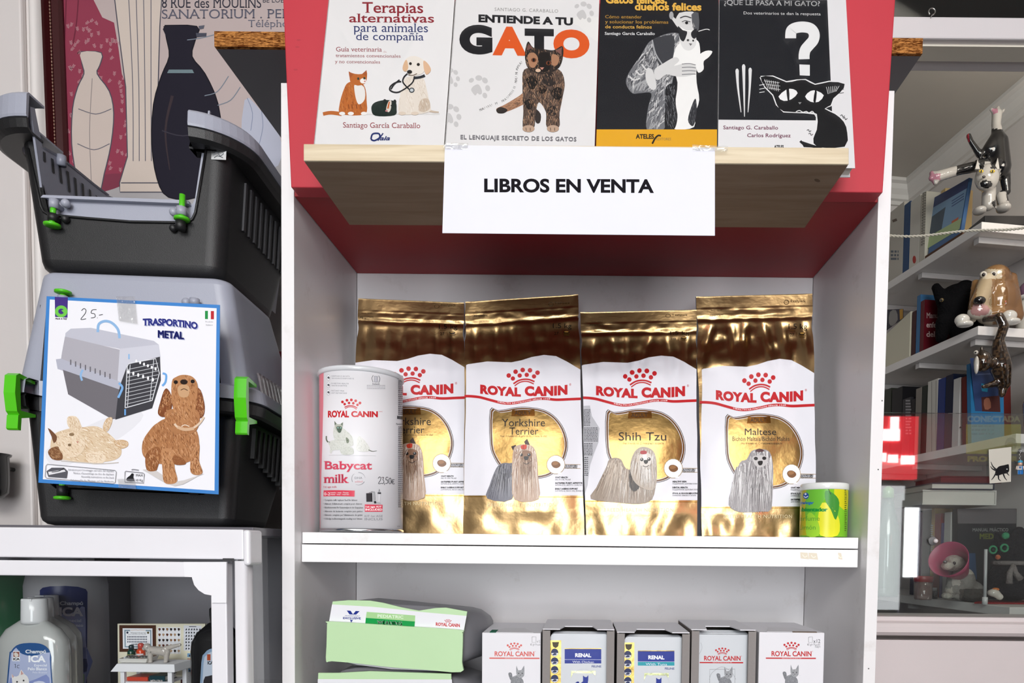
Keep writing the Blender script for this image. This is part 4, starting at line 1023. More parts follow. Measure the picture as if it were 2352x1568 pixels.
# bag art wants its own coordinates for breed and dog, so the transform is swapped in the middle
def bag_art(breed_fn, ben, kg, lang, T2):
    def f(A):
        common(A, None, ben, kg, lang); A.T = T2; breed_fn(A)
    return f
R2 = ref(0, 0, 0); R1 = ref(-262, -3, 0, top=690); R3 = ref(268, 3, .032, 1.02, top=714); R4 = ref(541, 13, .05, top=678)
make_bag('food_bag', 'gold dog food bag half hidden behind the white milk can', (823, 685), (1066, 695), (1069, 1226), (800, 1226), 1.258, 0.046, 3.1, R1, bag_art(yorkie, BEN2, '27', 'CROQUETA A MEDIDA', R1), 0.6, .028)
make_bag('food_bag', 'gold dog food bag second in the row, reading Yorkshire Terrier in full', (1069, 693), (1328, 676), (1342, 1228), (1064, 1228), 1.20, 0.048, 7.7, R2, bag_art(yorkie, BEN2, '27', 'CROQUETA A MEDIDA', R2), 0.8, .030)
make_bag('food_bag', 'shortest gold dog food bag, reading Shih Tzu', (1333, 717), (1600, 711), (1603, 1232), (1345, 1232), 1.195, 0.048, 12.4, R3, bag_art(shihtzu, BEN3, '18', 'СПЕЦИАЛЬНАЯ ФОРМА', own(1300)), 1.2, .032)
make_bag('food_bag', 'gold dog food bag with a long-haired white dog, reading Maltese', (1599, 681), (1866, 674), (1876, 1236), (1613, 1236), 1.205, 0.048, 21.3, R4, bag_art(maltese, BEN4, '27', 'СПЕЦИАЛЬНАЯ ФОРМА', own(1580)), 1.5, .026)
# ================================================================== milk can and citrus tin
class CylSurf:
    def __init__(s, cx, cy, R, n): s.c = V((cx, cy, 0)); s.R = R; s.grid = (2 * math.pi / n, 0.5); s.n = n
    def inv(s, x, y):
        d = ray(x, y); a = d.x ** 2 + d.y ** 2; ox, oy = CAM.x - s.c.x, CAM.y - s.c.y
        b = ox * d.x + oy * d.y; c = ox * ox + oy * oy - s.R ** 2; disc = max(b * b - a * c, 0)
        t = (-b - math.sqrt(disc)) / a; q = CAM + d * t
        th = math.atan2(q.y - s.c.y, q.x - s.c.x); return (th - 2 * math.pi if th > math.pi / 2 else th, q.z)
    def pos(s, th, z):
        n = V((math.cos(th), math.sin(th), 0)); return s.c + n * s.R + V((0, 0, z)), n
def cyl_at(xl_, xr_, py, yfront):
    """upright cylinder whose sides the photograph shows at xl_, xr_ and whose front touches yfront"""
    R = 0.05
    for _ in range(30):
        yc = yfront + R; a = math.atan((xl_ - CX) / FPX); b = math.atan((xr_ - CX) / FPX)
        D = R / math.sin((b - a) / 2); m_ = (a + b) / 2; R += 0.3 * (yc - D * math.cos(m_)) * math.sin((b - a) / 2)
    return D * math.sin(m_) , D * math.cos(m_), R
cx, cy, R = cyl_at(740, 930, 1040, 1.062); cx = P(831, 1040, cy).x
zc = ztop(cx) + 0.0012
zt = ZP(846, cy - R, 833) - .002
can = thing('milk_can', (cx, cy, zc), 'white and pink Babycat milk can standing before the gold bags', 'can')
cb_ = MB('gloss_print', '#e7e6ea')
cb_.lathe((cx, cy, 0), [(R, zc + .004), (R, zt)], 96, color='#e7e6ea')
CS = CylSurf(cx, cy, R, 96); A = Art(cb_, CS, 'gloss_print', 0.00001, 3); A.T = lambda x, y: (720 + x * .255, 830 + y * .2551)
A.poly([(50, 85), (92, 85), (88, 400), (78, 800), (62, 1500), (40, 1500), (46, 800)], '#e0808e')
rc = '#c4242c'
A.crown(338, 398, 175, rc, .06)
A.text('ROYAL', 130, 320, 500, 440, rc, bold=.05, warp=lambda t: -8 * t + 8 * t * t); A.text('CANIN', 340, 580, 496, 442, rc, bold=.05, rise=.01); A.text('TM/MC', 588, 622, 455, 446, rc, res=1)
gy_ = '#8f8f96'
for i, (t, u) in enumerate((('HARMONIOUS GROWTH', 'CROISSANCE HARMONIEUSE'), ('DIGESTIVE HEALTH', 'SANTE DIGESTIVE'), ('INSTANT MILK', 'LAIT INSTANTANE'))):
    y = 128 + 66 * i; A.ell(135, y + 16, 17, 27, '#b5b5ba'); A.ell(135, y + 16, 14, 23, '#efeff2'); A.poly([(127, y + 10), (142, y + 8), (146, y + 26), (128, y + 24)], '#55555c', sm=2)
    A.text(t, 163, 163 + len(t) * 9.6, y + 8, y - 4, gy_, rise=.02, res=1); A.text(u, 163, 163 + len(u) * 9.2, y + 28, y + 16, gy_, rise=.02, res=1)
A.poly([(546, 130), (578, 132), (578, 188), (546, 186)], '#9a9aa2'); A.poly([(550, 134), (572, 136), (572, 184), (550, 182)], '#c2c2ca')
A.line([(538, 124), (526, 150), (536, 188)], 4, '#55555c'); A.line([(586, 128), (598, 155), (586, 192)], 4, '#55555c'); A.text('freshpack', 530, 596, 206, 196, '#55555c', bold=.03, res=1, cap=True); A.tiny(480, 645, 212, 256, 3, '#a9a9b0', 2, .35)
A.poly([(757, 122), (838, 132), (838, 168), (757, 158)], '#2d2d33'); A.tiny(762, 832, 170, 485, 18, '#55555c', 3, .62); A.poly([(752, 488), (828, 496), (828, 524), (752, 516)], '#3d3d43')
A.text('Manufactured by', 744, 816, 570, 552, '#33333a', res=1); A.tiny(762, 826, 584, 1320, 42, '#76767e', 5, .55)
# siamese cat and kittens, pale
f1, f2 = '#d9dbd4', '#b3b7ac'
fur(A, [(186, 590), (200, 575), (250, 590), (300, 625), (345, 670), (360, 720), (350, 760), (250, 770), (190, 700), (178, 640)], f1, [f2, '#e9eae6', '#c6c9c0'], 60, 51, 22, 1.2, 4)
A.poly([(188, 533), (212, 562), (244, 562), (268, 546), (262, 600), (245, 640), (224, 640), (200, 610)], '#b9bdb1', sm=2); A.poly([(208, 588), (256, 588), (250, 630), (236, 642), (222, 632)], '#5d6a5e', sm=3); A.ell(222, 596, 6, 5, '#9fd0c6'); A.ell(246, 597, 6, 5, '#9fd0c6'); A.poly([(190, 536), (210, 560), (194, 575)], '#6e776c'); A.poly([(266, 548), (248, 564), (262, 580)], '#6e776c')
A.line([(118, 670), (118, 700), (130, 722), (150, 726)], 9, '#5c6450', w2=12)
fur(A, [(135, 725), (200, 705), (270, 708), (295, 700), (325, 715), (318, 745), (290, 765), (280, 790), (180, 800), (165, 825), (150, 820), (150, 770)], f1, [f2, '#eceded', '#cdd0c8'], 60, 52, 16, 1.2, 4)
A.poly([(292, 690), (302, 684), (322, 706), (318, 730), (300, 734)], '#87907f', sm=2); A.ell(306, 712, 4, 4, '#2d342d')
fur(A, [(245, 790), (300, 770), (350, 775), (365, 810), (350, 835), (270, 838), (246, 820)], '#d2d5cd', [f2, '#ececea'], 34, 53, 14, 1.2, 4)
fur(A, [(395, 700), (410, 672), (440, 690), (480, 735), (505, 780), (495, 808), (420, 810), (385, 790), (390, 740)], '#dfe0db', [f2, '#efefed'], 44, 54, 14, 1.2, 4); A.line([(495, 795), (530, 808), (570, 803)], 8, '#6a7264', w2=3)
A.line([(140, 842), (360, 846), (560, 848)], 3, '#d3d3d4', 0)
pk_ = '#d54a62'
A.text('Babycat', 96, 525, 968, 892, pk_, bold=.02, serif=.07, rise=.004, cap=True); A.text('milk', 95, 320, 1092, 1008, pk_, bold=.02, serif=.07)
A.text('1st age milk', 95, 212, 1136, 1118, pk_, res=2)
for k in range(3):
    t0 = k * 2.1 + .5; A.line([(405 + 60 * math.cos(t0 + i * .3), 1054 + 56 * math.sin(t0 + i * .3)) for i in range(6)], 5, '#8e8e94', w2=1)
A.text('DHA', 372, 440, 1056, 1036, '#8a8a90', res=2); A.text('added', 374, 440, 1088, 1070, '#d89098', res=2)
A.poly([(95, 1160), (372, 1162), (370, 1216), (94, 1214)], '#d8455a'); A.text('0-2', 100, 152, 1204, 1176, '#fff', res=2); A.text('months - mois - Monate', 155, 318, 1186, 1172, '#fbeef0', res=1, bold=.02); A.text('meses - mesi - maanden', 155, 322, 1202, 1188, '#fbeef0', res=1, bold=.02)
for i, t in enumerate(('• Complete milk replacer feed for kittens', '• Aliment d\'allaitement complet pour chatons', '• Alleinfuttermittel für Katzenwelpen in der Säugephase', '• Alimento de lactancia completo para gatitos', '• Alimento completo per l\'allattamento dei gattini', '• Volledige melkvervangende voeding voor kittens')):
    A.text(t, 92, (394, 438, 446, 442, 440, 438)[i], 1254 + 33.6 * i, 1238 + 33.6 * i, '#6a6a70', res=1, bold=.01)
A.poly([(474, 1186), (528, 1182), (530, 1262), (476, 1262)], '#2c2c30'); A.line([(500, 1178), (540, 1176), (544, 1256)], 3, '#55555a', 0); A.line([(516, 1172), (550, 1172), (554, 1250)], 3, '#55555a', 0)
A.poly([(578, 1180), (604, 1182), (596, 1262), (584, 1262)], '#d5d5da'); A.poly([(575, 1178), (606, 1178), (606, 1192), (575, 1192)], '#3a3a40'); A.line([(590, 1148), (584, 1178)], 3, '#77777c', 0); A.line([(590, 1148), (598, 1178)], 3, '#77777c', 0); A.poly([(540, 1260), (560, 1254), (566, 1274), (548, 1278)], '#2c2c30'); A.line([(562, 1268), (604, 1276)], 4, '#9a9aa0', 0)
A.poly([(462, 1286), (620, 1290), (618, 1352), (462, 1352)], '#d8455a'); A.text('1st age KIT', 470, 612, 1314, 1298, '#fff', res=2, bold=.02); A.text('INCLUDED', 468, 616, 1342, 1322, '#fff', res=2, bold=.02)
A.text('KIT 1er AGE', 460, 620, 1400, 1380, '#9a9aa0', res=2); A.text('INCLUS', 460, 620, 1428, 1408, '#8a8a90', res=2)
hw = '#2b2b33'
for pts in ([(580, 1052), (592, 1038), (604, 1046), (600, 1068), (582, 1098), (606, 1096)], [(612, 1044), (630, 1042), (622, 1062), (632, 1078), (622, 1098), (608, 1094)], [(640, 1092), (634, 1110)], [(670, 1042), (652, 1042), (648, 1064), (664, 1066), (664, 1092), (646, 1096)], [(690, 1048), (676, 1060), (678, 1096), (692, 1094), (694, 1062), (686, 1046)], [(726, 1062), (706, 1064), (702, 1090), (716, 1102), (726, 1096)], [(696, 1078), (720, 1076)], [(698, 1088), (718, 1086)]): A.line(pts, 4, hw)
A.text('02730', 750, 776, 1488, 1478, '#55555a', res=1)
cb_.obj('body', can)
rm = MB('steel', '#c9cbd0'); rm.lathe((cx, cy, 0), [(R + .0004, zc), (R + .0016, zc + .001), (R + .0016, zc + .0045), (R + .0002, zc + .006)], 72)
rm.obj('base_rim', can)
lid = MB('shiny_plastic', '#d6d8dc'); lid.lathe((cx, cy, 0), [(R + .0002, zt - .001), (R + .0022, zt), (R + .0022, zt + .0055), (R + .001, zt + .007), (R - .003, zt + .0072), (R - .004, zt + .005)], 72)
lid.obj('lid', can)
cx, cy, R = cyl_at(1837, 1947, 1170, 1.066); cx = P(1892, 1170, cy).x; zc = ztop(cx) + .0012; zt = ZP(1121, cy - R, 1890)
tin = thing('freshener_tin', (cx, cy, zc), 'small yellow and green lemon freshener tin at the shelf\'s end', 'tin')
tb = MB('gloss_print', '#7fc32c'); tb.lathe((cx, cy, 0), [(R - .001, zc), (R, zc + .001), (R, zt - .001)], 72)
A = Art(tb, CylSurf(cx, cy, R, 72), 'gloss_print', .00001, 3); A.T = lambda x, y: (1580 + x * .3953, 640 + y * .3954)
A.poly([(645, 1200), (690, 1202), (690, 1490), (645, 1490)], '#b8b02a'); A.poly([(690, 1202), (800, 1202), (820, 1240), (760, 1330), (720, 1400), (690, 1480)], '#6cb83a', sm=2); A.poly([(860, 1202), (926, 1202), (926, 1340), (880, 1320), (850, 1260)], '#d6cf1e', sm=2)
A.poly([(780, 1300), (840, 1330), (880, 1400), (870, 1490), (770, 1490), (755, 1400)], '#e0de30', sm=3); A.poly([(800, 1230), (850, 1250), (880, 1300), (860, 1400), (830, 1340), (800, 1290)], '#3f8e34', sm=3); A.line([(812, 1210), (830, 1252)], 5, '#2d4a20', 0); A.poly([(690, 1380), (720, 1360), (760, 1420), (760, 1490), (690, 1490)], '#9bcf3a', sm=3)
A.ell(686, 1260, 17, 19, '#1e4fa0'); A.line([(674, 1262), (684, 1270), (698, 1262)], 5, '#dfe8f5'); A.ell(684, 1250, 6, 6, '#dfe8f5')
A.text('bonahogar', 636, 732, 1308, 1294, '#1e62b8', bold=.03, shear=.2, cap=False); A.text('Ambientador', 606, 812, 1350, 1326, '#1f8f3a', bold=.06)
A.text('Perfume', 628, 766, 1405, 1376, '#5a9a3a', res=2); A.text('Limón', 648, 742, 1456, 1428, '#5a9a3a', res=2); A.tiny(910, 922, 1225, 1470, 22, '#4c5a1a', 9, .5)
tb.obj('body', tin)
lid = MB('shiny_plastic', '#e4e6e4'); lid.lathe((cx, cy, 0), [(R + .0002, zt - .001), (R + .001, zt), (R + .001, zt + .008), (R, zt + .0095), (R - .004, zt + .0095)], 60); lid.obj('lid', tin)
# ================================================================== lower compartment: two green bags and five boxes
def flat(px_pts, Y): return [P(x, y, Y) for x, y in px_pts]
GRN = '#bcdcae'
def weaning_bag(label, dy, zfoot, art):
    o = thing('puppy_food_bag', (P(910, 1480, 1.15).x, 1.15, zfoot), label, 'bag', 'pale green bags lying in the lower compartment')
    body = MB('bag_film', '#77777c')
    c = P(915, 1462 + dy, 1.075); rings = []
    tops = P(915, 1388 + dy, 1.075).z
    for y, hw, hh, sh in ((1.078, .101, 1.0, 0), (1.10, .112, 1.0, .004), (1.15, .122, .98, .010), (1.21, .12, .92, .012), (1.27, .108, .8, .01), (1.30, .095, .5, .008)):
        cz = (tops * hh + zfoot * (2 - hh)) / 2 if hh < 1 else (tops + zfoot) / 2; hz = (tops - zfoot) / 2 * hh
        cz = zfoot + hz
        ring = []
        for i in range(28):
            t = 2 * math.pi * i / 28; ct_, st_ = math.cos(t), math.sin(t)
            q = 2 / 4.5; px_ = hw * math.copysign(abs(ct_) ** q, ct_); pz = hz * math.copysign(abs(st_) ** q, st_)
            n_ = .004 * noise.noise(V((ct_ * 2 + dy, st_ * 2, y * 18)))
            ring.append(V((c.x + sh + px_ + n_ * ct_, y, max(cz + pz - .07 * px_ * (1 if st_ > 0 else 0) + n_ * st_, zfoot))))
        rings.append(ring)
    body.loft(rings)
    A = Art(body, plane3(V((c.x + .117, 1.09, 0)), V((c.x + .13, 1.16, 0)), V((c.x + .117, 1.09, 1))), 'paper', .0001, 20)
    body.obj('body', o)
    art(o, dy)
    return o
def weaning_art(o, dy):
    Y = 1.068
    D = lambda pts: [(x, y + dy) for x, y in pts]
    top = D([(764, 1381), (800, 1378), (850, 1379), (880, 1384), (920, 1394), (962, 1402), (1000, 1396), (1024, 1395), (1073, 1404), (1063, 1462), (754, 1440)])
    mb = MB('bag_film', GRN); mb.prism(flat(top, Y), (0, .004, 0))
    A = Art(mb, Surf((0, Y, 0), (0, -1, 0)), 'gloss_print'); A.T = lambda x, y: (680 + x * .2466, 1340 + y * .2465 + dy)
    A.poly([(335, 193), (700, 214), (960, 240), (1150, 262), (1588, 300), (1560, 450), (1490, 445), (303, 380)], '#e6e6ec')
    A.poly([(472, 250), (508, 252), (530, 285), (556, 254), (592, 256), (560, 288), (498, 286)], '#1d2f86'); A.text('VETERINARY', 454, 594, 305, 292, '#3a4a8e', rise=.02, res=1); A.text('EXCLUSIVE', 438, 603, 329, 309, '#1d2f86', bold=.04, rise=.02, res=2); A.poly([(502, 336), (530, 338), (514, 362)], '#1d2f86')
    A.poly([(658, 262), (1110, 296), (1108, 352), (650, 318)], '#a5cf93'); A.poly([(650, 318), (1108, 352), (1100, 440), (640, 420)], '#0f9345')
    A.text('PEDIATRIC', 760, 1000, 314, 284, '#e6f2e0', rise=.05, bold=.01, res=2); A.text('WEANING', 756, 988, 376, 340, '#f4faf4', rise=.05, bold=.03, res=2)
    A.crown(1415, 354, 62, RED_, .04); A.text('ROYAL CANIN', 1302, 1526, 390, 358, RED_, rise=.06, bold=.04, res=2)
    mb.obj('label_band', o)
    low = smooth_ring(D([(751, 1440), (752, 1431), (760, 1427), (900, 1436), (1052, 1446), (1061, 1452), (1063, 1462), (1061, 1520), (1058, 1543), (980, 1538), (900, 1532), (820, 1523), (762, 1518), (749, 1518), (750, 1480)]), 3)
    mb = MB('bag_film', GRN); n = 24; ymin, ymax = 1427 + dy, 1543 + dy
    mb.prism(flat(low, Y - .0075), (0, .006, 0)); mb.obj('folded_flap', o)
    und = D([(786, 1518), (1052, 1538), (1040, 1542), (900, 1536), (820, 1526)])
    mb = MB('bag_film', '#dcdce2'); mb.prism(flat(und, Y), (0, .004, 0)); mb.obj('underside', o)
def weaning_art2(o, dy):
    Y = 1.066
    mb = MB('bag_film', GRN); mb.prism(flat([(731, 1545), (775, 1545), (850, 1541), (1036, 1547), (1040, 1640), (728, 1640)], Y), (0, .004, 0))
    A = Art(mb, Surf((0, Y, 0), (0, -1, 0)), 'gloss_print'); A.poly([(730, 1559), (1038, 1560), (1040, 1600), (729, 1600)], '#e2e2e8')
    A.text('VETERINARY EXCLUSIVE', 760, 830, 1580, 1572, '#1d2f86', res=1)
    mb.obj('label_band', o)
    mb = MB('bag_film', GRN); mb.prism(flat([(728, 1596), (1042, 1598), (1040, 1715), (728, 1712)], Y - .007), (0, .006, 0)); mb.obj('folded_flap', o)
zmid = P(915, 1541, 1.075).z
weaning_bag('green and white puppy food bag lying on top of another, reading WEANING', 0, zmid + .006, weaning_art)
weaning_bag('green and white food bag underneath, cut off by the bottom of the frame', 152, ZB + .001, weaning_art2)
# ---- boxes
BH = 1.075
def boxdims(x0, x1, ytop, Y=BH, depth=.15):
    a, b = P(x0, 1500, Y), P(x1, 1500, Y); return a.x, b.x, P((x0 + x1) / 2, ytop, Y).z, Y, Y + depth
CARD = '#e4e3e8'
def cat_print(A, x, y, s):
    """grey long-haired cat sitting side-on, its face towards the viewer"""
    g = ['#55575c', '#77797e', '#9a9ca0', '#3c3d42', '#bdbfc2']
    F = lambda pts: [(x + px_ * s, y + py_ * s) for px_, py_ in pts]
    fur(A, F([(-62, -18), (-52, -26), (-40, -20), (-36, 0), (-30, 22), (-42, 30), (-54, 12)]), '#7d7f84', g, 30, 61, 9 * s, .9, 2 * s)
    fur(A, F([(-40, 10), (-20, -4), (0, -6), (30, 20), (36, 60), (30, 110), (-40, 110), (-48, 50)]), '#85878c', g, 80, 62, 10 * s, 1.4, 2 * s)
    A.poly(F([(-10, -70), (0, -40), (22, -42), (38, -70), (40, -30), (38, -6), (24, 8), (4, 8), (-8, -8), (-12, -30)]), '#8f9196', sm=2)
    fur(A, F([(-8, -36), (10, -40), (32, -38), (38, -14), (24, 6), (4, 6), (-8, -12)]), '#a0a2a6', g, 40, 63, 7 * s, 1.2, 2 * s)
    for ex in (4, 26): A.ell(x + ex * s, y - 20 * s, 4 * s, 3 * s, '#24252a'); 
    A.poly(F([(12, -10), (20, -10), (16, -5)]), '#3c3034'); A.line(F([(-6, -4), (-26, 2)]), 1 * s, '#ccc', 0); A.line(F([(36, -4), (54, 0)]), 1 * s, '#ccc', 0)
def logo(A, x0, x1, ybase, cap, crown_w, line_x0, line_x1, col=RED_, r=.004):
    mid = (x0 + x1) / 2
    A.crown(mid, ybase - cap * 1.62, crown_w, col); A.text('ROYAL CANIN', x0, x1, ybase, ybase - cap, col, bold=.03, rise=r); A.text('®', x1 + 1, x1 + 4, ybase - cap + 3, ybase - cap, col, res=1)
    A.poly([(line_x0, ybase + 3.5), (line_x1, ybase + 3.5 + r * (line_x1 - line_x0)), (line_x1, ybase + 6.5 + r * (line_x1 - line_x0)), (line_x0, ybase + 6.5)], col)
    A.text('HEALTH NUTRITION SINCE 1968', mid - 22, mid + 22, ybase + 6, ybase + 4, '#e8caca', res=1)
def closed_box(label, x0, x1, ytop, art, Y=BH):
    a, b, zt_, y0, y1 = boxdims(x0, x1, ytop, Y)
    o = thing('pouch_box', ((a + b) / 2, (y0 + y1) / 2, ZB + .0005), label, 'box', 'cartons of cat food pouches in the lower compartment')
    mb = MB('card', CARD); mb.box(a, b, y0, y1, ZB + .0005, zt_, .0012)
    art(Art(mb, Surf((0, y0, 0), (0, -1, 0)), 'card'))
    A = Art(mb, Surf((0, 0, zt_), (0, 0, 1)), 'card')
    mb.obj('carton', o)
    fl = MB('card', '#dbdade'); g = .012
    fl.prism([V((a + g, y0 + .001, zt_ + .0003)), V((b - g, y0 + .001, zt_ + .0003)), V((b - .03, y0 + .06, zt_ + .0003)), V((a + .03, y0 + .06, zt_ + .0003))], (0, 0, .0006)); fl.obj('tuck_flap', o)
    ed = MB('card_raw', '#6b5a4c'); ed.box(a + .012, a + .022, y0 + .0002, y0 + .03, zt_ + .0001, zt_ + .0013, color='#2f6a55') if x0 < 1200 else ed.box(b - .05, b - .012, y0 + .0002, y0 + .004, zt_ + .0001, zt_ + .0013)
    ed.obj('printed_edge', o)
    return o
def art_b1(A):
    logo(A, 1136, 1227, 1506, 11.5, 34, 1124, 1239, '#d4605a'); A.line([(1222, 1462), (1222, 1475), (1231, 1475), (1231, 1462), (1222, 1462)], .8, '#77777c', 0); A.text('x 12', 1233, 1241, 1475, 1469, '#55555a', res=1); A.text('85 g/r Pouch', 1218, 1241, 1482, 1477, '#66666a', res=1)
    cat_print(A, 1190, 1553, .36)
closed_box('white pouch carton beside the green bags, partly behind the open chicken box', 1107, 1242, 1453, art_b1, 1.082)
def art_b5(A):
    logo(A, 1772, 1864, 1506, 12, 36, 1759, 1874, RED_); A.line([(1857, 1463), (1857, 1475), (1866, 1475), (1866, 1462), (1857, 1463)], .8, '#55555a', 0); A.text('x12', 1868, 1884, 1476, 1467, '#3a3a40', res=2); A.text('85 g/r Pouch/', 1854, 1884, 1482, 1477, '#55555a', res=1); A.text('Пауч', 1872, 1884, 1487, 1482, '#55555a', res=1)
    cat_print(A, 1820, 1551, .36)
closed_box('white pouch carton with x12 in its corner, last of the row by the unit\'s wall', 1743, 1893, 1452, art_b5, 1.07)
def pouch(parent, x0, x1, ytop, Y, color, art=None, zb=None):
    a, b = P(x0, 1500, Y), P(x1, 1500, Y); zt_ = P((x0 + x1) / 2, ytop, Y).z; zb = ZB + .004
    mb = MB('bag_film', color); r = .006
    ring = [V((a.x, Y, zb)), V((b.x, Y, zb)), V((b.x, Y, zt_ - r)), V((b.x - r * .3, Y, zt_ - r * .3)), V((b.x - r, Y, zt_)), V((a.x + r, Y, zt_)), V((a.x + r * .3, Y, zt_ - r * .3)), V((a.x, Y, zt_ - r))]
    mb.prism(ring, (0, .006, 0))
    if art: art(Art(mb, Surf((0, Y, 0), (0, -1, 0)), 'bag_film'))
    return mb.obj('pouch', parent)
def open_box(label, x0, x1, ytop, notch, pouches, art, ear=9):
    a, b, zt_, y0, y1 = boxdims(x0, x1, ytop); t = .0025
    o = thing('open_pouch_box', ((a + b) / 2, (y0 + y1) / 2, ZB + .0005), label, 'box', 'cartons of cat food pouches in the lower compartment')
    zb = ZB + .0005; mb = MB('card_raw', '#77706c')
    mb.box(a, a + t, y0, y1, zb, zt_); mb.box(b - t, b, y0, y1, zb, zt_); mb.box(a + t, b - t, y1 - t, y1, zb, zt_); mb.box(a + t, b - t, y0, y1 - t, zb, zb + t)
    for s0, s1 in ((a, a + .012), (b - .012, b)):                      # torn front edges left at the sides
        mb.box(s0, s1, y0 - .0005, y0 + t, zb, zt_ - .001, color='#8f8a88')
    mb.obj('tray', o)
    tp = MB('card', '#dedde2'); k = (b - a) * .24; e = (y1 - y0)
    tp.prism([V((a, y0 + .004, zt_)), V((a + k, y0 + .004, zt_)), V((a + k * 1.25, y0 + e * notch, zt_)), V((b - k * 1.25, y0 + e * notch, zt_)), V((b - k, y0 + .004, zt_)), V((b, y0 + .004, zt_)), V((b, y1, zt_)), V((a, y1, zt_))], (0, 0, .0015))
    tp.obj('cut_top', o)
    for i, (p0, p1, py) in enumerate(pouches): pouch(o, p0, p1, py, y0 + .012 + .012 * i, '#cfd3d8', art if i == 0 else None)
    return o
def renal(x, sub, subcol, ylab):
    def f(A):
        A.T = lambda px_, py_: (x + px_, ylab + py_)
        A.poly([(-22, -26), (5, -26), (4, 90), (-23, 90)], '#b39a58', 'gold_foil')
        A.poly([(-16, -22), (0, -22), (-2, -12), (-8, -8), (-14, -12)], '#3d3212')
        for i in range(5):
            cy_ = 2 + 20 * i; A.ell(-10, cy_, 8.6, 9, '#1d2756'); A.poly([(-18, cy_ + 1), (-2, cy_ + 1), (-4, cy_ + 6), (-10, cy_ + 8.6), (-16, cy_ + 6)], '#e4e6ee')
            A.poly([(-15, cy_ + 4), (-10, cy_ + 1), (-5, cy_ + 3), (-8, cy_ + 6), (-14, cy_ + 6)], '#1d2756', sm=2)
        A.rect(13, -6, 97, 18, '#1a2f8f'); A.rect(13, -7.5, 97, -6, '#8f7a3a', 'gold_foil'); A.rect(13, 18, 97, 27, subcol); A.line([(13, 18), (97, 18.4)], .7, '#dfe4f4', 0)
        A.text('RENAL', 37, 74, 12, 3, '#eef0f8', bold=.05, rise=.01); A.text(sub, 31, 80, 26, 20.5, '#e6eaf6', rise=.01, res=2); A.text('FELINE', 75, 97, 36, 31, '#2f3d86', bold=.02, rise=.01, res=2)
        A.poly([(28, 44), (84, 44), (84, 54), (80, 54), (78, 50), (32, 49), (30, 56), (27, 64)], '#b0b48a', 'gold_foil')
        A.line([(56 + 30 * math.cos(t), 72 + 32 * math.sin(t)) for t in [math.pi * (1.05 + i * .09) for i in range(11)]], 1.0, '#c9ccd2')
        A.poly([(55, 55), (59, 58), (64, 58), (67, 54), (67, 66), (66, 74), (70, 90), (52, 90), (54, 78), (50, 72), (55, 68)], '#1a2f8f', sm=2); A.line([(38, 74), (44, 70), (44, 80)], 4, '#1a2f8f')
    return f
open_box('open carton of silver pouches reading RENAL With Chicken', 1246, 1411, 1447, .30, [(1264, 1399, 1455), (1266, 1399, 1452), (1268, 1398, 1450)], renal(1284, 'With Chicken', '#1a2f8f', 1496))
open_box('open carton of silver pouches reading RENAL With Tuna', 1417, 1584, 1454, .30, [(1434, 1569, 1462), (1436, 1568, 1459), (1438, 1566, 1457)], renal(1452, 'With Tuna', '#1f9aa8', 1501))
def art_b4(A):
    logo(A, 1617, 1701, 1516, 11, 32, 1607, 1707)
    A.line([(1610 , 1475), (1612, 1490), (1600, 1510)], 1, '#aeb2b8'); A.text('VETERINARY', 1611, 1612, 1567, 1545, '#8a8c92', res=1) if False else None
    A.line([(1630, 1568), (1630, 1537), (1688, 1536), (1688, 1568)], .8, '#77797e', 0); A.line([(1629 + 0, 1560), (1636, 1544), (1658, 1531), (1680, 1543), (1690, 1560)], .8, '#9a9ca0')
    cat_print(A, 1668, 1555, .36)
open_box('open carton of plain white pouches with a red crown logo, beside the tuna one', 1588, 1736, 1448, .35, [(1592, 1727, 1457), (1593, 1722, 1453), (1596, 1718, 1450), (1600, 1714, 1447)], art_b4)
# ================================================================== left side: framed print, pet carriers, glass cabinet
# framed print on the wall (a plain stand-in picture)
PY = 1.322
fr = thing('framed_poster', P(400, 200, PY), 'large framed print with crimson leafy curtain and pale and black shapes', 'picture')
# picture sheet
x1_ = -0.475
c0, c1 = P(140, -60, PY + .008), P(152, 540, PY + .008)
mb = MB('gloss_print', '#b9aaa8')
mb.prism([V((c0.x, PY + .008, c0.z)), V((x1_, PY + .008, c0.z)), V((x1_, PY + .008, c1.z)), V((c1.x, PY + .008, c1.z))], (0, .004, 0))
A = Art(mb, Surf((0, PY + .008, 0), (0, -1, 0)), 'gloss_print')
A.poly([(140, -20), (205, -20), (235, 40), (262, 52), (272, 110), (280, 170), (300, 215), (310, 260), (318, 330), (372, 340), (385, 300), (392, 420), (300, 425), (250, 440), (152, 470)], '#8e3c50')
rnd = random.Random(4)
A.line([(152, 0), (150, 60), (146, 140)], 3, '#6d2b3c'); A.line([(180, 0), (176, 50), (168, 100)], 3, '#6d2b3c')
for i in range(210):
    x, y = rnd.uniform(156, 385), rnd.uniform(50, 400)
    if x > 268 and y < 90 or x > 355: continue
    g = rnd.uniform(-.6, 1.0); c_, s_ = math.cos(g), math.sin(g); w_ = '#bd8f96'
    A.line([(x, y), (x + 10 * s_, y - 10 * c_)], .9, w_, 0, step=0)
    for k in (0, 1, 2):
        bx, by = x + (2 + 3 * k) * s_, y - (2 + 3 * k) * c_
        for e in (-1, 1): A.line([(bx, by), (bx + e * 3.2 * c_ + 2.4 * s_, by + e * 3.2 * s_ - 2.4 * c_)], 1.1, w_, 0, step=0)
A.l += 1
A.poly([(152, 450), (250, 425), (330, 408), (392, 404), (480, 380), (720, 330), (720, 540), (152, 540)], '#a9a6a8', sm=3)
A.poly([(150, 430), (230, 402), (310, 396), (380, 380), (392, 400), (300, 420), (240, 440), (150, 456)], '#7d3a4c', sm=3)
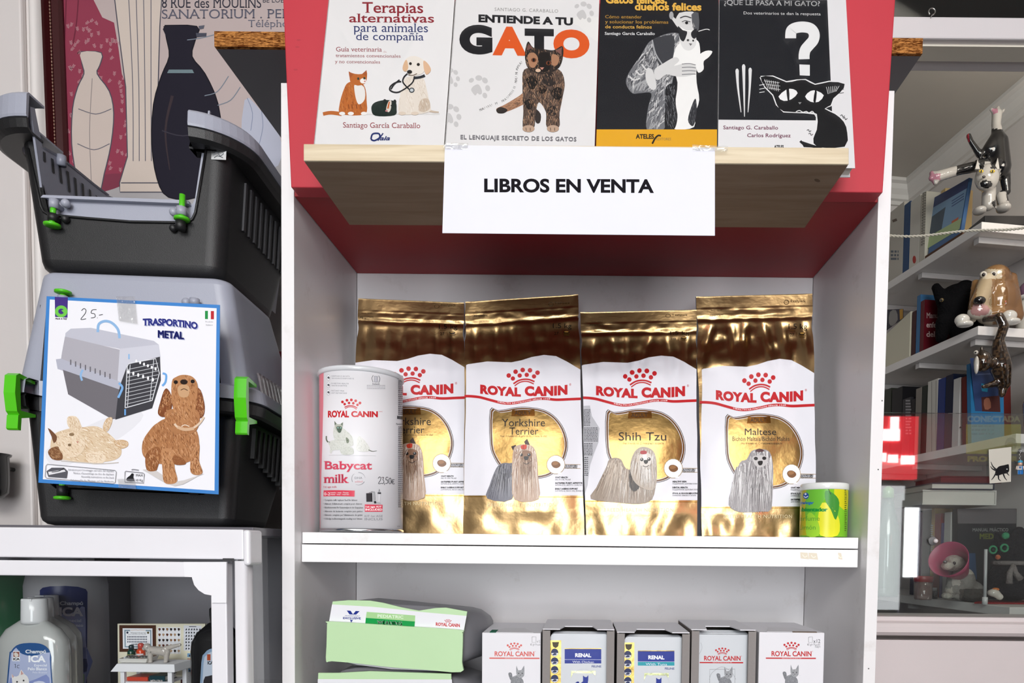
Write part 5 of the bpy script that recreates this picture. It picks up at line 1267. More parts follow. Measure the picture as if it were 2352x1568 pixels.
# generic shapes: a pale jar, a tall pale pillar and a dark jar
ol, cr = '#4d4c58', '#c6b8b0'
def shape(pts, col, edge, k=3):
    A.line(pts + pts[:1], 5, edge, k); A.poly(pts, col, sm=k)
shape([(186, 120), (232, 122), (228, 150), (222, 170), (250, 210), (260, 260), (254, 330), (238, 400), (226, 440), (188, 438), (176, 400), (166, 330), (168, 250), (180, 200), (194, 170), (190, 148)], cr, ol)
shape([(262, -24), (372, -24), (366, 60), (362, 200), (366, 360), (384, 420), (384, 440), (276, 440), (276, 420), (294, 360), (290, 200), (272, 60)], '#cbbeb4', ol, 1)
for k in range(4): A.line([(296 + 17 * k, 0), (305 + 14 * k, 200), (306 + 14 * k, 370)], 2, '#6b6872')
A.line([(278, 420), (382, 420)], 2.4, ol, 0); A.line([(180, 250), (220, 262), (256, 250)], 2, '#6b6872'); A.line([(178, 330), (216, 344), (252, 330)], 2, '#6b6872'); A.line([(212, 180), (206, 300), (210, 420)], 1.6, '#8d8484')
shape([(378, 60), (452, 62), (448, 90), (440, 130), (470, 170), (500, 240), (506, 330), (480, 410), (452, 452), (388, 452), (362, 410), (350, 330), (354, 240), (372, 175), (390, 130), (384, 90)], '#211f2b', '#17161e')
A.poly([(388, 160), (442, 160), (446, 168), (384, 168)], '#6f8288'); A.line([(396, 220), (380, 300), (390, 390)], 7, '#3a3035', w2=2); A.line([(372, 300), (420, 312), (486, 300)], 2.5, '#3a3742')
for q in ([(470, 220), (500, 210), (525, 175)], [(500, 242), (530, 230), (552, 200)], [(430, 92), (460, 88), (492, 80)]): A.line(q, 2, '#7a8490')
A.poly([(562, 230), (600, 255), (640, 300), (640, 380), (560, 380)], '#b3b6c6', sm=3)
for q in ([(568, 225), (580, 260), (576, 300)], [(600, 250), (604, 290), (596, 330)]): A.line(q, 1.4, '#7d86a0')
tk = '#33333f'
A.text('8 RUE des MOULINS', 372, 600, 18, -6, tk, serif=.04); A.text('BE LOEW', 604, 668, 6, -6, '#44444f', res=2)
A.text('SANATORIUM . PENSION', 372, 752, 43, 21, '#5d5d6b', serif=.05, rise=-.004); A.text('Téléphone', 570, 690, 62, 45, '#6b6b78', serif=.03)
A.poly([(450, 76), (475, 76), (474, 84), (452, 86)], '#4a4c58'); A.poly([(456, 60), (470, 58), (468, 66), (458, 68)], '#5a5c68')
mb.obj('print', fr)
def frame_bar(px_pts_top, px_pts_bot):
    pass
mb = MB('shiny_plastic', '#3a1114')
fl, fi = (94.5, 0), (139, 0); gl, gi = (108, 335), (151, 335)
def side(y):
    k = y / 335; return (94.5 + 13.5 * k, 139 + 12 * k)
rings = []
for y in (-60, 540):
    a_, b_ = side(y); u0, u1 = P(a_, y, PY), P(b_, y, PY); w_ = u1.x - u0.x
    prof = [(0, .020), (0, .002), (.06, -.004), (.22, -.006), (.30, .000), (.34, .003), (.52, .003), (.56, -.001), (.62, -.005), (.9, -.002), (1, .004), (1, .020)]
    rings.append([V((u0.x + w_ * p, PY + d, u0.z)) for p, d in prof])
mb.loft(rings, True, True, smooth=False)
q = rings[1]; zb_ = q[0].z
mb.box(q[-1].x, x1_, PY, PY + .02, zb_, zb_ + .03); mb.box(q[-1].x, x1_, PY, PY + .02, rings[0][0].z - .03, rings[0][0].z)
mb.obj('frame', fr)
bd = MB('shiny_plastic', '#2a0c0e')
for i in range(66):
    y = -10 + i * 8; a_, b_ = side(y); p = P(a_ + (b_ - a_) * .43, y, PY + .001)
    bd.ball(p, (.0013, .0016, .0026), seg=8, color='#8a6a5a')
bd.obj('rope_beading', fr)
# ------------------------------------------------------------------ carriers
YAW = math.radians(4.3)
WV, DV = V((math.cos(YAW), math.sin(YAW), 0)), V((-math.sin(YAW), math.cos(YAW), 0))
GREY, BLK, LIME = '#9fa2b0', '#1b1b1d', '#52c01c'
class Frame2:
    """upright front plane of a carrier: photograph pixels to (u, z), and back"""
    def __init__(s, p0): s.p0 = p0
    def uz(s, px, py, v=0.0):
        q = PN(px, py, s.p0 + DV * v, DV); return ((q - s.p0).dot(WV), q.z)
    def w(s, u, v, z): return V((s.p0.x, s.p0.y, 0)) + WV * u + DV * v + V((0, 0, z))
    def pts(s, px_pts, v=0.0): return [PN(x, y, s.p0 + DV * v, DV) for x, y in px_pts]
def u_path(F, ul, ur, D, rf, rb, tb, z, full=False, n=12):
    """outline of a tapered tub seen from above, from the front right corner round the back to the front left"""
    out = []
    def arc(cu, cv, r, a0, a1):
        for i in range(n + 1):
            a = a0 + (a1 - a0) * i / n; out.append(F.w(cu + r * math.cos(a), cv + r * math.sin(a), z))
    arc(ur - rf, rf, rf, -math.pi / 2, 0); arc(ur - tb - rb, D - rb, rb, 0, math.pi / 2)
    arc(ul + tb + rb, D - rb, rb, math.pi / 2, math.pi); arc(ul + rf, rf, rf, math.pi, 1.5 * math.pi)
    return out
def sweep(mb, path, prof, mat=None, color=None):
    rings = []
    for i, p in enumerate(path):
        t = (path[min(i + 1, len(path) - 1)] - path[max(i - 1, 0)]); t.z = 0; t.normalize(); nrm = V((t.y, -t.x, 0))
        rings.append([p + nrm * a + V((0, 0, b)) for a, b in prof])
    mb.loft(rings, True, True, mat, color, smooth=False)
def lerp(a, b, t): return a + (b - a) * t
def solid(o, t):
    m_ = o.modifiers.new('wall', 'SOLIDIFY'); m_.thickness = t; m_.offset = -1; return o
# ---- lower carrier
F1 = Frame2(P(300, 900, 0.975)); FV = -.024

zfl = F1.uz(300, 908, FV)[1]; zbt = F1.uz(300, 1207)[1]; zrf = F1.uz(300, 628)[1]
lc = thing('pet_carrier', F1.w(.15, .14, zbt), 'grey and black plastic pet carrier with lime clips, standing on the white glass cabinet', 'pet carrier', 'plastic pet carriers')
def edges(lo_l, hi_l, lo_r, hi_r):
    a, b, c, d = F1.uz(*lo_l), F1.uz(*hi_l), F1.uz(*lo_r), F1.uz(*hi_r)
    return lambda z: (lerp(a[0], b[0], (z - a[1]) / (b[1] - a[1])), lerp(c[0], d[0], (z - c[1]) / (d[1] - c[1])))
def tub(mb, F, ed, za, zb, Da, Db, rf, rb, tb, front=None, base_at=None, cap_r=.012, steps=6):
    rings = []
    for i in range(steps + 1):
        z = lerp(za, zb, i / steps); ul, ur = ed(z); rings.append(u_path(F, ul, ur, lerp(Da, Db, i / steps), rf, rb, tb, z))
    mb.loft(rings, False, False)
    if front: mb.prism(front, DV * .003)
    else:
        mb.add([rings[0][-1], rings[0][0], rings[-1][0], rings[-1][-1]], [(0, 1, 2, 3)])
    if base_at is not None:
        r0 = rings[0] if base_at == za else rings[-1]; z0 = base_at; sg = -1 if base_at == za else 1
        cs = sum(r0, V((0, 0, 0))) / len(r0); rr = [r0]
        for k in (1, 2, 3):
            a = k / 3 * math.pi / 2
            rr.append([V((cs.x + (p.x - cs.x) * (1 - cap_r * 8 * (1 - math.cos(a))), cs.y + (p.y - cs.y) * (1 - cap_r * 8 * (1 - math.cos(a))), z0 + sg * cap_r * math.sin(a))) for p in r0])
        mb.loft(rr, True, False); mb.add(rr[-1], [tuple(range(len(r0)))])
ed1 = edges((80, 1196), (46, 905), (531, 1196), (551, 905))
bs = MB('black_plastic', BLK)
D0, D1 = .20, .30
zA = zbt + .012
fl_, fr_ = F1.uz(80, 1196), F1.uz(531, 1196)
def fp(u, z, v=0): return F1.w(u, v, z)
ua, ub = ed1(zA); uc, udd = ed1(zfl)
nl = [F1.uz(*p) for p in ((92, 905), (116, 1112), (128, 1122), (468, 1136), (480, 1126), (508, 905))]
front = [fp(ua + .018, zA), fp(ub - .018, zA), fp(udd - .018, zfl), fp(nl[5][0], zfl)] + [fp(*p) for p in reversed(nl[1:5])] + [fp(nl[0][0], zfl), fp(uc + .018, zfl)]
tub(bs, F1, ed1, zA, zfl, D0, D1, .018, .05, .01, front, base_at=zA)
bs.obj('bottom_shell', lc)
fg = MB('black_plastic', BLK)
path = u_path(F1, uc, udd, D1, .03, .05, .01, zfl)
path = [fp(nl[5][0], zfl)] + path + [fp(nl[0][0], zfl)]
hB = F1.uz(300, 908, FV)[1] - F1.uz(300, 942, FV)[1]; hG = F1.uz(300, 872, FV)[1] - F1.uz(300, 908, FV)[1]
sweep(fg, path, [(-.002, 0), (.022, 0), (.025, -.004), (.023, -hB + .003), (.018, -hB), (-.002, -hB)])
fg.obj('bottom_flange', lc)
# louvred slots on the side
lv = MB('black_plastic', '#111113')
for i in range(11):
    v = .055 + .019 * i; zt_ = zfl - hB - .008; ul, ur = ed1(zt_); l_ = .045 + .005 * i
    u2, u3 = ed1(zt_ - l_)
    p = [F1.w(ur - .004, v, zt_), F1.w(ur - .004, v + .007, zt_), F1.w(u3 - .004, v + .007, zt_ - l_), F1.w(u3 - .004, v, zt_ - l_)]
    lv.prism(p, WV * .008)
lv.obj('vent_slats', lc)
ed2 = edges((35, 850), (80, 645), (556, 852), (524, 650))
ts = MB('plastic', GREY)
za, zb = zfl + hG, zrf - .010
ua, ub = ed2(za); uc2, ud2 = ed2(zb)
nt = [F1.uz(*p) for p in ((92, 872), (106, 712), (122, 694), (474, 706), (488, 722), (508, 880))]
front = [fp(ua + .02, za), fp(nt[0][0], za)] + [fp(*p) for p in nt[1:5]] + [fp(nt[5][0], za), fp(ub - .02, za), fp(ud2 - .02, zb), fp(uc2 + .02, zb)]
tub(ts, F1, ed2, za, zb, .27, .20, .02, .05, .0, front, base_at=zb, cap_r=.010)
ts.obj('top_shell', lc)
tf = MB('plastic', GREY)
path = u_path(F1, uc, udd, D1, .03, .05, .01, zfl + .0005); path = [fp(nl[5][0], zfl + .0005)] + path + [fp(nl[0][0], zfl + .0005)]
sweep(tf, path, [(-.002, 0), (.026, 0), (.026, .002), (.023, hG - .003), (.018, hG), (-.002, hG)])
tf.obj('top_flange', lc)
# clear ribbed band above the flange at the side
rb = MB('clear_plastic', '#8a8086')
for i in range(14):
    v = .05 + .015 * i; ul, ur = ed2(za); rb.prism([F1.w(ur + .004, v, za), F1.w(ur + .004, v + .009, za), F1.w(ur - .002, v + .009, za + .032), F1.w(ur - .002, v, za + .032)], WV * .003)
rb.obj('vent_ribs', lc)
# dark sheet standing in for the shaded inside, and the wire door
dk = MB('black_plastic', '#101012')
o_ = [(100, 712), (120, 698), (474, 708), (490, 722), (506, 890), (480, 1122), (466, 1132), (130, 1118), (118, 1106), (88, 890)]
dk.prism(F1.pts(o_, .014), DV * .004); dk.obj('dark_inside_sheet', lc)
wd_ = MB('steel', '#d2d4da')
for x in (97, 180, 260, 340, 420, 494): wd_.tube(F1.pts([(x + (8 if x < 120 else 0) * 1.4, 715), (x, 890), (x + (20 if x < 120 else 0), 1110)], .004), .0014, 8)
for y in range(740, 1110, 33): wd_.tube(F1.pts([(100, y), (490, y + 8)], .006), .0011, 6)
wd_.obj('wire_door', lc)
dfm = MB('black_plastic', '#24242a')
dfm.prism(F1.pts([(92, 700), (108, 700), (104, 880), (128, 1108), (118, 1112), (88, 892)], .001), DV * .004); dfm.obj('door_frame', lc)
def pin(parent, disk, rod0, rod1, sock0, sock1, F, sc=LIME, sockc=GREY, r=.0048):
    mb = MB('plastic', sc); a, b = F.pts([rod0, rod1], -.010); mb.tube([a, b], r * .8, 12)
    d = F.pts([disk], -.010)[0]; mb.lathe(d, [(r * 1.5, -.0025), (r * 2.1, -.0014), (r * 2.1, .0014), (r * 1.5, .0025)], 20)
    h = mb.obj('hinge_pin', parent)
    mb = MB('plastic' if sockc == GREY else 'black_plastic', sockc); a, b = F.pts([sock0, sock1], -.010); mb.tube([a, b], r * 1.35, 14); mb.tube([(a + b) / 2, (a + b) / 2 + DV * .012], r * .9, 10); mb.obj('hinge_socket', parent)
pin(lc, (145, 671), (145, 676), (145, 690), (145, 680), (145, 696), F1)
pin(lc, (143, 1143), (143, 1108), (143, 1125), (143, 1115), (143, 1138), F1, sockc=BLK)
pin(lc, (447, 1190 - 80), (447, 1100), (447, 1112), (445, 1122), (445, 1136), F1, sockc=BLK)
kn = MB('plastic', GREY); kn.ball(F1.pts([(428, 694)], -.006)[0], .006); a, b = F1.pts([(447, 686), (447, 700)], -.010); kn.tube([a, b], .0065, 14); kn.tube([(a + b) / 2, (a + b) / 2 + DV * .012], .004, 8); kn.obj('hinge_knob', lc)
def clip(px_x0, px_x1, ytop, ymid, ybot, F, v0, shift=0):
    mb = MB('shiny_plastic', LIME)
    vv = v0 - .008; u0, z1 = F.uz(px_x0, ytop, vv); u1, z0 = F.uz(px_x1, ymid, vv); zt_ = F.uz(px_x1, ybot, vv)[1]
    prof = []
    yout = v0
    ring = [(-.002, z1 - .004), (yout, z1), (yout - .006, z1 - .004), (yout - .009, (z0 + z1) / 2), (yout - .006, z0 + .004), (yout - .002, z0), (yout - .004, z0 - .001), (yout - .006, zt_ + .002), (yout - .004, zt_), (yout, zt_), (yout + .002, z0 - .004), (-.002, z0 + .002), (-.002, z0 + .006), (yout + .001, z0 + .006), (yout + .001, z1 - .006), (-.002, z1 - .008)]
    r = [[F.w(u, v, z) for v, z in ring] for u in (u0, u1)]
    mb.prism(r[0], r[1][0] - r[0][0])
    mb.obj('clip', lc)
clip(537, 566, 861, 965, 997, F1, -.031)
clip(8, 37, 853, 950, 986, F1, -.031)
# side clip whose edge shows by the white unit
mb = MB('shiny_plastic', LIME); ul, ur = ed1(zfl); mb.hexa([F1.w(ur + .018, .16, zfl - .045), F1.w(ur + .030, .16, zfl - .045), F1.w(ur + .030, .16, zfl + .03), F1.w(ur + .018, .16, zfl + .03), F1.w(ur + .018, .19, zfl - .045), F1.w(ur + .030, .19, zfl - .045), F1.w(ur + .030, .19, zfl + .03), F1.w(ur + .018, .19, zfl + .03)], .002)
mb.obj('clip', lc)
# ---- upper carrier: black lower half with the grey half nested inside
F2 = Frame2(P(270, 480, 0.980)); FW = -.028

zf2 = F2.uz(520, 293, FW)[1]; zl2 = F2.uz(520, 322, FW)[1]; zt2 = F2.uz(520, 253, FW)[1]
edU = None
def edges2(F, lo_l, hi_l, lo_r, hi_r):
    a, b, c, d = F.uz(*lo_l), F.uz(*hi_l), F.uz(*lo_r), F.uz(*hi_r)
    return lambda z: (lerp(a[0], b[0], (z - a[1]) / (b[1] - a[1])), lerp(c[0], d[0], (z - c[1]) / (d[1] - c[1])))
zb2 = zrf + .0015
z2A = zb2 + .016
edU = edges2(F2, (78, 588), (40, 345), (508, 598), (522, 345))
ub_ = thing('carrier_tub', F2.w(.13, .14, zb2), 'black lower half of a pet carrier with a cut-out front, stacked on the whole carrier', 'pet carrier', 'plastic pet carriers')
bs = MB('black_plastic', BLK)
ua, ub = edU(z2A); uc, udd = edU(zl2)
U = lambda p: F2.w(F2.uz(*p)[0], 0, F2.uz(*p)[1])
front = [F2.w(ua + .022, 0, z2A), F2.w(ub - .022, 0, z2A), F2.w(udd - .022, 0, zl2), U((474, 338)), U((448, 488)), U((442, 502)), U((428, 510)), U((300, 508)), U((200, 500)), U((112, 492)), U((100, 486)), U((94, 474)), U((64, 338)), F2.w(uc + .022, 0, zl2)]
front[3].z = zl2; front[12].z = zl2
tub(bs, F2, edU, z2A, zl2, .23, .30, .022, .05, .0, front, base_at=z2A, cap_r=.016)
bs.obj('tub', ub_)
fg = MB('black_plastic', BLK)
nR, nL = F2.uz(477, 338, FW)[0], F2.uz(63, 338, FW)[0]
def fpath(z, ro=0): return [F2.w(nR, 0, z)] + u_path(F2, uc - .02, udd, .30, .05, .06, .0, z)[:26]
def fleft(z): return [F2.w(uc - .02, .12, z)] + u_path(F2, uc - .02, udd, .30, .05, .06, .0, z)[-13:] + [F2.w(nL, 0, z)]
hb = zf2 - zl2
pf_ = [(-.003, 0), (.020, 0), (.027, .004), (.029, hb - .002), (.028, hb), (.025, hb), (.0245, .0065), (.019, .003), (-.003, .003)]
sweep(fg, fpath(zl2), pf_); sweep(fg, fleft(zl2), pf_)
fg.obj('flange', ub_)
lv = MB('black_plastic', '#0d0d0f')
for i in range(10):
    v = .06 + .02 * i; zt_ = zl2 - .012; u2 = edU(zt_)[1]; u3 = edU(zt_ - .07)[1]
    lv.prism([F2.w(u2 - .004, v, zt_), F2.w(u2 - .004, v + .007, zt_), F2.w(u3 - .004, v + .007, zt_ - .07), F2.w(u3 - .004, v, zt_ - .07)], WV * .007, color='#3a3a3e')
lv.obj('vent_slats', ub_)
mb = MB('steel', '#dfe2e6'); mb.prism(F2.pts([(486, 346), (520, 347), (519, 367), (485, 366)], -.0006), DV * .0004); A = Art(mb, plane3(*F2.pts([(486, 346), (520, 347), (485, 366)], -.0006)), 'paper')
A.line([(490, 356), (498, 350), (506, 358), (514, 352)], 2, '#66696e'); A.line([(492, 362), (500, 358), (512, 362)], 1.6, '#44474c'); mb.obj('foil_label', ub_)
rim = MB('black_plastic', '#151517'); rim.tube(F2.pts([(64, 340), (94, 474), (100, 486), (112, 493), (200, 501), (300, 509), (428, 511), (442, 503), (449, 488), (474, 340)], -.001), .0018, 8); rim.obj('cut_out_rim', ub_)
pin(ub_, (120, 517), (120, 505), (120, 515), (122, 492), (122, 508), F2, sockc=BLK)
for x, y in ((150, 503), (398, 524)):
    kn = MB('black_plastic', BLK); kn.ball(F2.pts([(x, y)], -.004)[0], .0052); kn.obj('hinge_knob', ub_)
kn = MB('black_plastic', BLK); a, b = F2.pts([(415, 508), (414, 528)], -.010); kn.tube([a, b], .0065, 14); kn.tube([(a + b) / 2, (a + b) / 2 + DV * .012], .004, 8); kn.obj('hinge_socket', ub_)
gt = thing('carrier_shell', F2.w(.13, .15, z2A + .02), 'grey upper half of a pet carrier nested upside down in the black half', 'pet carrier', 'plastic pet carriers')
GV = .007
gw = MB('plastic', GREY)
gp = [(66, 252), (97, 438), (102, 450), (112, 457), (270, 464), (433, 472), (443, 467), (448, 455), (478, 254), (482, 254), (478, 300), (456, 470), (446, 512), (420, 520), (110, 506), (92, 490), (60, 300)]
gw.prism(F2.pts(gp, GV), DV * .0035)
gw.obj('front_wall', gt)
gs = MB('plastic', '#8d909e')
# left wall stands in depth: each photograph point meets the wall's own upright plane
uLW = F2.uz(104, 458)[0]
wl0 = F2.w(uLW - .004, GV, 0); wn = (WV + DV * .02).normalized()
lw = lambda pts, o=0.0: [PN(x, y, wl0 + WV * o, wn) for x, y in pts]
wall_px = [(70, 245), (80, 248), (86, 280), (98, 338), (130, 356), (172, 388), (216, 424), (248, 448), (296, 468), (112, 458), (98, 440)]
slots = []
for (x0, y0, x1, y1, w_) in ((98, 347, 99, 372, 6), (116, 362, 119, 398, 6), (133, 378, 137, 421, 6), (151, 391, 155, 441, 6), (168, 406, 171, 452, 5.6), (185, 419, 187, 455, 5.4), (202, 433, 203, 457, 5), (217, 447, 219, 459, 4.6)):
    slots.append([(x0, y0), (x0 + w_, y0 + 4), (x1 + w_, y1), (x1 + w_ * .5, y1 + 1), (x1, y1 - 3)])
gs.prism(lw(wall_px), WV * -.003)
A = Art(gs, Surf(wl0, wn), 'black_plastic', .00015)
for q in slots: A.poly(q, '#0a0a0c')
A.line([(98, 338), (130, 356), (172, 388), (216, 424), (248, 448)], 3, '#6d6f7c', 0)
kb = lw([(141, 364)], .004)[0]; gs.tube([kb + V((0, 0, -.01)), kb + V((0, 0, .004))], .006, 12)
gs.obj('side_wall', gt)
gr = MB('plastic', '#8d909e')
rg = [[F2.w(uR - .006, v, z) for v in (GV, .12, .26)] for z, uR in ((z2A + .02, edU(z2A)[1] - .012), (zl2, edU(zl2)[1] - .004))]
gr.loft(rg, False, False); gr.obj('side_wall', gt)
fl2 = MB('plastic', '#8d909e'); zfl2 = F2.uz(200, 520)[1]
fl2.box(0, 0.0001, 0, 0.0001, 0, 0.0001) if False else None
fl2.prism([F2.w(uLW, GV + .003, zfl2), F2.w(F2.uz(446, 510)[0], GV + .003, zfl2), F2.w(F2.uz(446, 510)[0] - .02, .21, zfl2), F2.w(uLW + .02, .21, zfl2)], V((0, 0, .003))); fl2.obj('bottom', gt)
gf = MB('plastic', GREY)
hg = zt2 - zf2
nR, nL = F2.uz(478, 290, FW)[0], F2.uz(63, 290, FW)[0]
sweep(gf, fpath(zf2 + .0006), [(.026, 0), (.029, 0), (.030, .003), (.028, hg - .004), (.024, hg), (-.006, hg), (-.006, hg - .003), (.023, hg - .003)])
zq = F2.uz(30, 228, FW)[1] - F2.uz(30, 288, FW)[1]
sweep(gf, fleft(zf2 + .0006), [(.026, 0), (.029, 0), (.030, .003), (.028, zq - .004), (.024, zq), (-.006, zq), (-.006, zq - .003), (.023, zq - .003)])
gf.obj('flange', gt)
pin(gt, (418, 503), (419, 447), (417, 505), (417, 476), (417, 494), F2)
kn = MB('plastic', GREY); a, b = F2.pts([(124, 458), (124, 478)], -.008); kn.tube([a, b], .0058, 14); kn.tube([(a + b) / 2, (a + b) / 2 + DV * .016], .004, 8); kn.obj('hinge_socket', gt)
mb = MB('plastic', LIME); a, b = F2.pts([(123, 476), (121, 496)], -.008); mb.tube([a, b], .0036, 12); mb.obj('hinge_pin', gt)
for x, y in ((151, 467), (399, 487)):
    kn = MB('plastic', GREY); kn.ball(F2.pts([(x, y)], -.003)[0], .0058); kn.obj('hinge_knob', gt)
ld = MB('plastic', GREY); q = F2.pts([(102, 460), (440, 474), (438, 466), (108, 454)], GV); ld.prism(q, DV * -.008); ld.obj('sill_ledge', gt)
# ---- leaflet on the lower carrier
q = [P(107, 680, .918), P(505, 700, .925), P(502, 1135, .905), P(88, 1108, .898)]
lf = thing('leaflet', (q[0] + q[2]) / 2, 'blue-edged leaflet with a puppy, kitten and carrier taped over the carrier door', 'leaflet')
LS = plane3(q[0], q[1], q[3])
q = [LS.pos(*c)[0] for c in ((107, 680), (505, 700), (502, 1135), (88, 1108))]
mb = MB('gloss_print', '#3f7fc4'); mb.prism(q, (0, .0006, 0))
A = Art(mb, LS, 'gloss_print', .00001); A.T = lambda x, y: (x * .40189, 600 + y * .40179)
A.poly([(285, 218), (1238, 268), (1226, 1310), (245, 1245)], '#e6e6ec')
A.poly([(300, 1040), (700, 860), (820, 880), (700, 1000), (400, 1160), (280, 1150)], '#dcdce2', sm=3)
A.poly([(313, 203), (388, 206), (386, 322), (315, 318)], '#43307c'); A.ell(350, 286, 36, 34, '#6cc24a'); A.ell(350, 286, 17, 16, '#43307c'); A.poly([(350, 280), (382, 272), (376, 306)], '#6cc24a'); A.text('Made in Italy', 316, 384, 332, 322, '#222', bold=.04, shear=.2, res=1)
for pts in ([(466, 282), (480, 270), (492, 280), (486, 300), (462, 332), (492, 328)], [(552, 276), (528, 278), (522, 296), (540, 300), (544, 318), (520, 324)], [(556, 322), (558, 324)], [(566, 308), (588, 304)]): A.line(pts, 4, '#26262c')
A.rect(1172, 283, 1189, 330, '#1f8a45'); A.rect(1189, 283, 1205, 330, '#f2f2f2'); A.rect(1205, 284, 1223, 331, '#b5222c'); A.text('Prodotto', 1175, 1219, 350, 340, '#77777e', res=1); A.text('Italiano', 1178, 1217, 368, 358, '#77777e', res=1)
dk_, sh_ = '#232a7c', '#a9b0d0'
for dx, col in ((5, sh_), (0, dk_)): A.text('TRASPORTINO', 816 + dx, 1130 + dx, 362 + dx * .8, 322 + dx * .8, col, bold=.05, serif=.05, warp=lambda t: 22 * t - 34 * t * (1 - t) + 3); 
for dx, col in ((5, sh_), (0, dk_)): A.text('METAL', 902 + dx, 1052 + dx, 434 + dx * .8, 390 + dx * .8, col, bold=.05, serif=.05, warp=lambda t: 10 * t)
# printed carrier
A.poly([(375, 410), (405, 385), (520, 380), (880, 455), (910, 478), (680, 500), (676, 498), (372, 440)], '#b9bac6'); A.poly([(372, 430), (685, 505), (672, 700), (345, 590), (355, 520)], '#a9a7b0'); A.poly([(685, 500), (908, 475), (918, 545), (730, 590), (700, 700), (672, 690)], '#c6c7d2')
A.poly([(320, 560), (350, 556), (690, 690), (688, 735), (330, 615)], '#aeb0be'); A.poly([(360, 620), (690, 735), (660, 900), (640, 902), (390, 760)], '#6d6a70'); A.poly([(690, 700), (730, 590), (915, 545), (920, 680), (870, 840), (660, 905), (676, 760)], '#3a3a40')
for i in range(9): A.line([(405 + i * 28, 562 + i * 10), (405 + i * 28, 592 + i * 10)], 7, '#66646c', 0, step=0)
A.l += 1
A.line([(560, 405), (565, 360), (600, 342), (640, 352), (675, 390), (684, 440)], 15, '#8ab0d8'); A.line([(474, 620), (462, 650), (470, 682)], 12, '#8ab0d8'); A.line([(680, 695), (700, 720), (690, 750), (676, 780)], 13, '#78a8da'); A.line([(930, 640), (950, 650), (946, 690), (928, 712)], 12, '#6aa2dc'); A.line([(738, 530), (738, 560)], 9, '#8ab0d8', 0); A.line([(716, 845), (716, 880)], 9, '#6aa2dc', 0)
A.line([(716, 838), (728, 600), (738, 584), (890, 556), (912, 640), (870, 795), (716, 838)], 5, '#d6d8de', 0)
for i in range(10): A.line([(724 - i, 620 + i * 22), (905 - max(0, i - 3) * 5, 582 + i * 22)], 3, '#c6c8ce', 0, step=0)
A.l += 1
A.line([(745, 590), (730, 830)], 4, '#c6c8ce', 0); A.line([(880, 560), (858, 800)], 4, '#c6c8ce', 0)
for i in range(6): A.ell(780 + i * 22, 570 + i * 9, 6, 9, '#e8e8ec', step=0); A.ell(735 + i * 28, 632 + i * 9, 6, 11, '#e8e8ec', step=0)
A.l += 1
# printed kitten lying on its back
ct1, ct = '#d5bfa2', ['#e6d6c0', '#c2a684', '#efe4d4', '#b89470']
fur(A, [(300, 1000), (380, 960), (460, 950), (560, 945), (640, 1000), (690, 1060), (690, 1110), (640, 1140), (520, 1150), (400, 1140), (300, 1110)], ct1, ct, 150, 71, 26, .6, 6)
fur(A, [(385, 900), (400, 885), (440, 890), (462, 930), (470, 970), (420, 968), (390, 940)], '#dcc8ae', ct, 30, 72, 18, 1.2, 5); fur(A, [(590, 940), (610, 900), (640, 892), (642, 920), (620, 968), (596, 972)], '#cfb494', ct, 24, 73, 16, 1.2, 5); fur(A, [(650, 1030), (700, 1020), (732, 1032), (730, 1058), (690, 1070)], '#c8a884', ct, 20, 74, 16, .3, 5)
fur(A, [(492, 1110), (520, 1092), (580, 1092), (606, 1120), (590, 1152), (520, 1156)], '#e2d0b8', ct, 30, 75, 16, .5, 5)
A.poly([(275, 952), (310, 980), (330, 1010), (310, 1040), (296, 1000)], '#6e4a34', sm=2); fur(A, [(276, 1090), (300, 1065), (340, 1062), (360, 1110), (350, 1136), (300, 1130)], '#7a5236', ['#5c3a26', '#9a7250', '#b08a66'], 34, 76, 18, .4, 5)
fur(A, [(330, 1000), (380, 975), (440, 980), (485, 1020), (480, 1080), (430, 1120), (370, 1110), (336, 1060)], '#decab0', ct, 60, 77, 18, .8, 5); A.ell(412, 990, 15, 9, '#8a7256'); A.ell(400, 1050, 10, 8, '#7a6248'); A.poly([(438, 1028), (452, 1030), (446, 1042)], '#c08878')
A.line([(350, 1140), (560, 1156), (680, 1150)], 5, '#c4bcb4')
# printed puppy
p1, pp = '#a8744c', ['#8a5632', '#c08a5c', '#6e4224', '#d0a078', '#945e38']
A.poly([(820, 1190), (900, 1200), (1000, 1260), (1160, 1215), (1130, 1230), (1000, 1285), (850, 1210)], '#c9c4c2', sm=3)
fur(A, [(862, 960), (900, 925), (960, 900), (1060, 940), (1120, 960), (1140, 1040), (1120, 1110), (1070, 1150), (960, 1160), (880, 1150), (820, 1110), (818, 1030)], p1, pp, 190, 81, 26, 1.3, 6)
fur(A, [(838, 1100), (900, 1060), (925, 1100), (905, 1170), (890, 1198), (840, 1190)], '#8e5a36', pp, 50, 82, 22, 1.4, 6)
for q_ in ([(925, 1080), (990, 1080), (1000, 1180), (1016, 1250), (990, 1272), (940, 1262), (930, 1180)], [(1085, 1060), (1140, 1040), (1140, 1140), (1160, 1205), (1130, 1222), (1092, 1205), (1090, 1130)]): fur(A, q_, '#b6835a', pp, 60, 83, 24, 1.5, 6)
fur(A, [(995, 1110), (1050, 1130), (1062, 1160), (1000, 1160)], '#8a5632', pp, 20, 84)
fur(A, [(940, 740), (960, 730), (985, 780), (980, 850), (940, 890), (905, 870), (920, 800)], '#7a4526', pp, 50, 85, 22, 1.7, 6); fur(A, [(1120, 730), (1150, 740), (1172, 830), (1160, 890), (1120, 890), (1105, 830)], '#7e4828', pp, 50, 86, 22, 1.4, 6)
fur(A, [(965, 850), (1125, 850), (1140, 930), (1100, 985), (1000, 980), (950, 930)], '#a8744c', pp, 50, 89, 22, 1.4, 6)
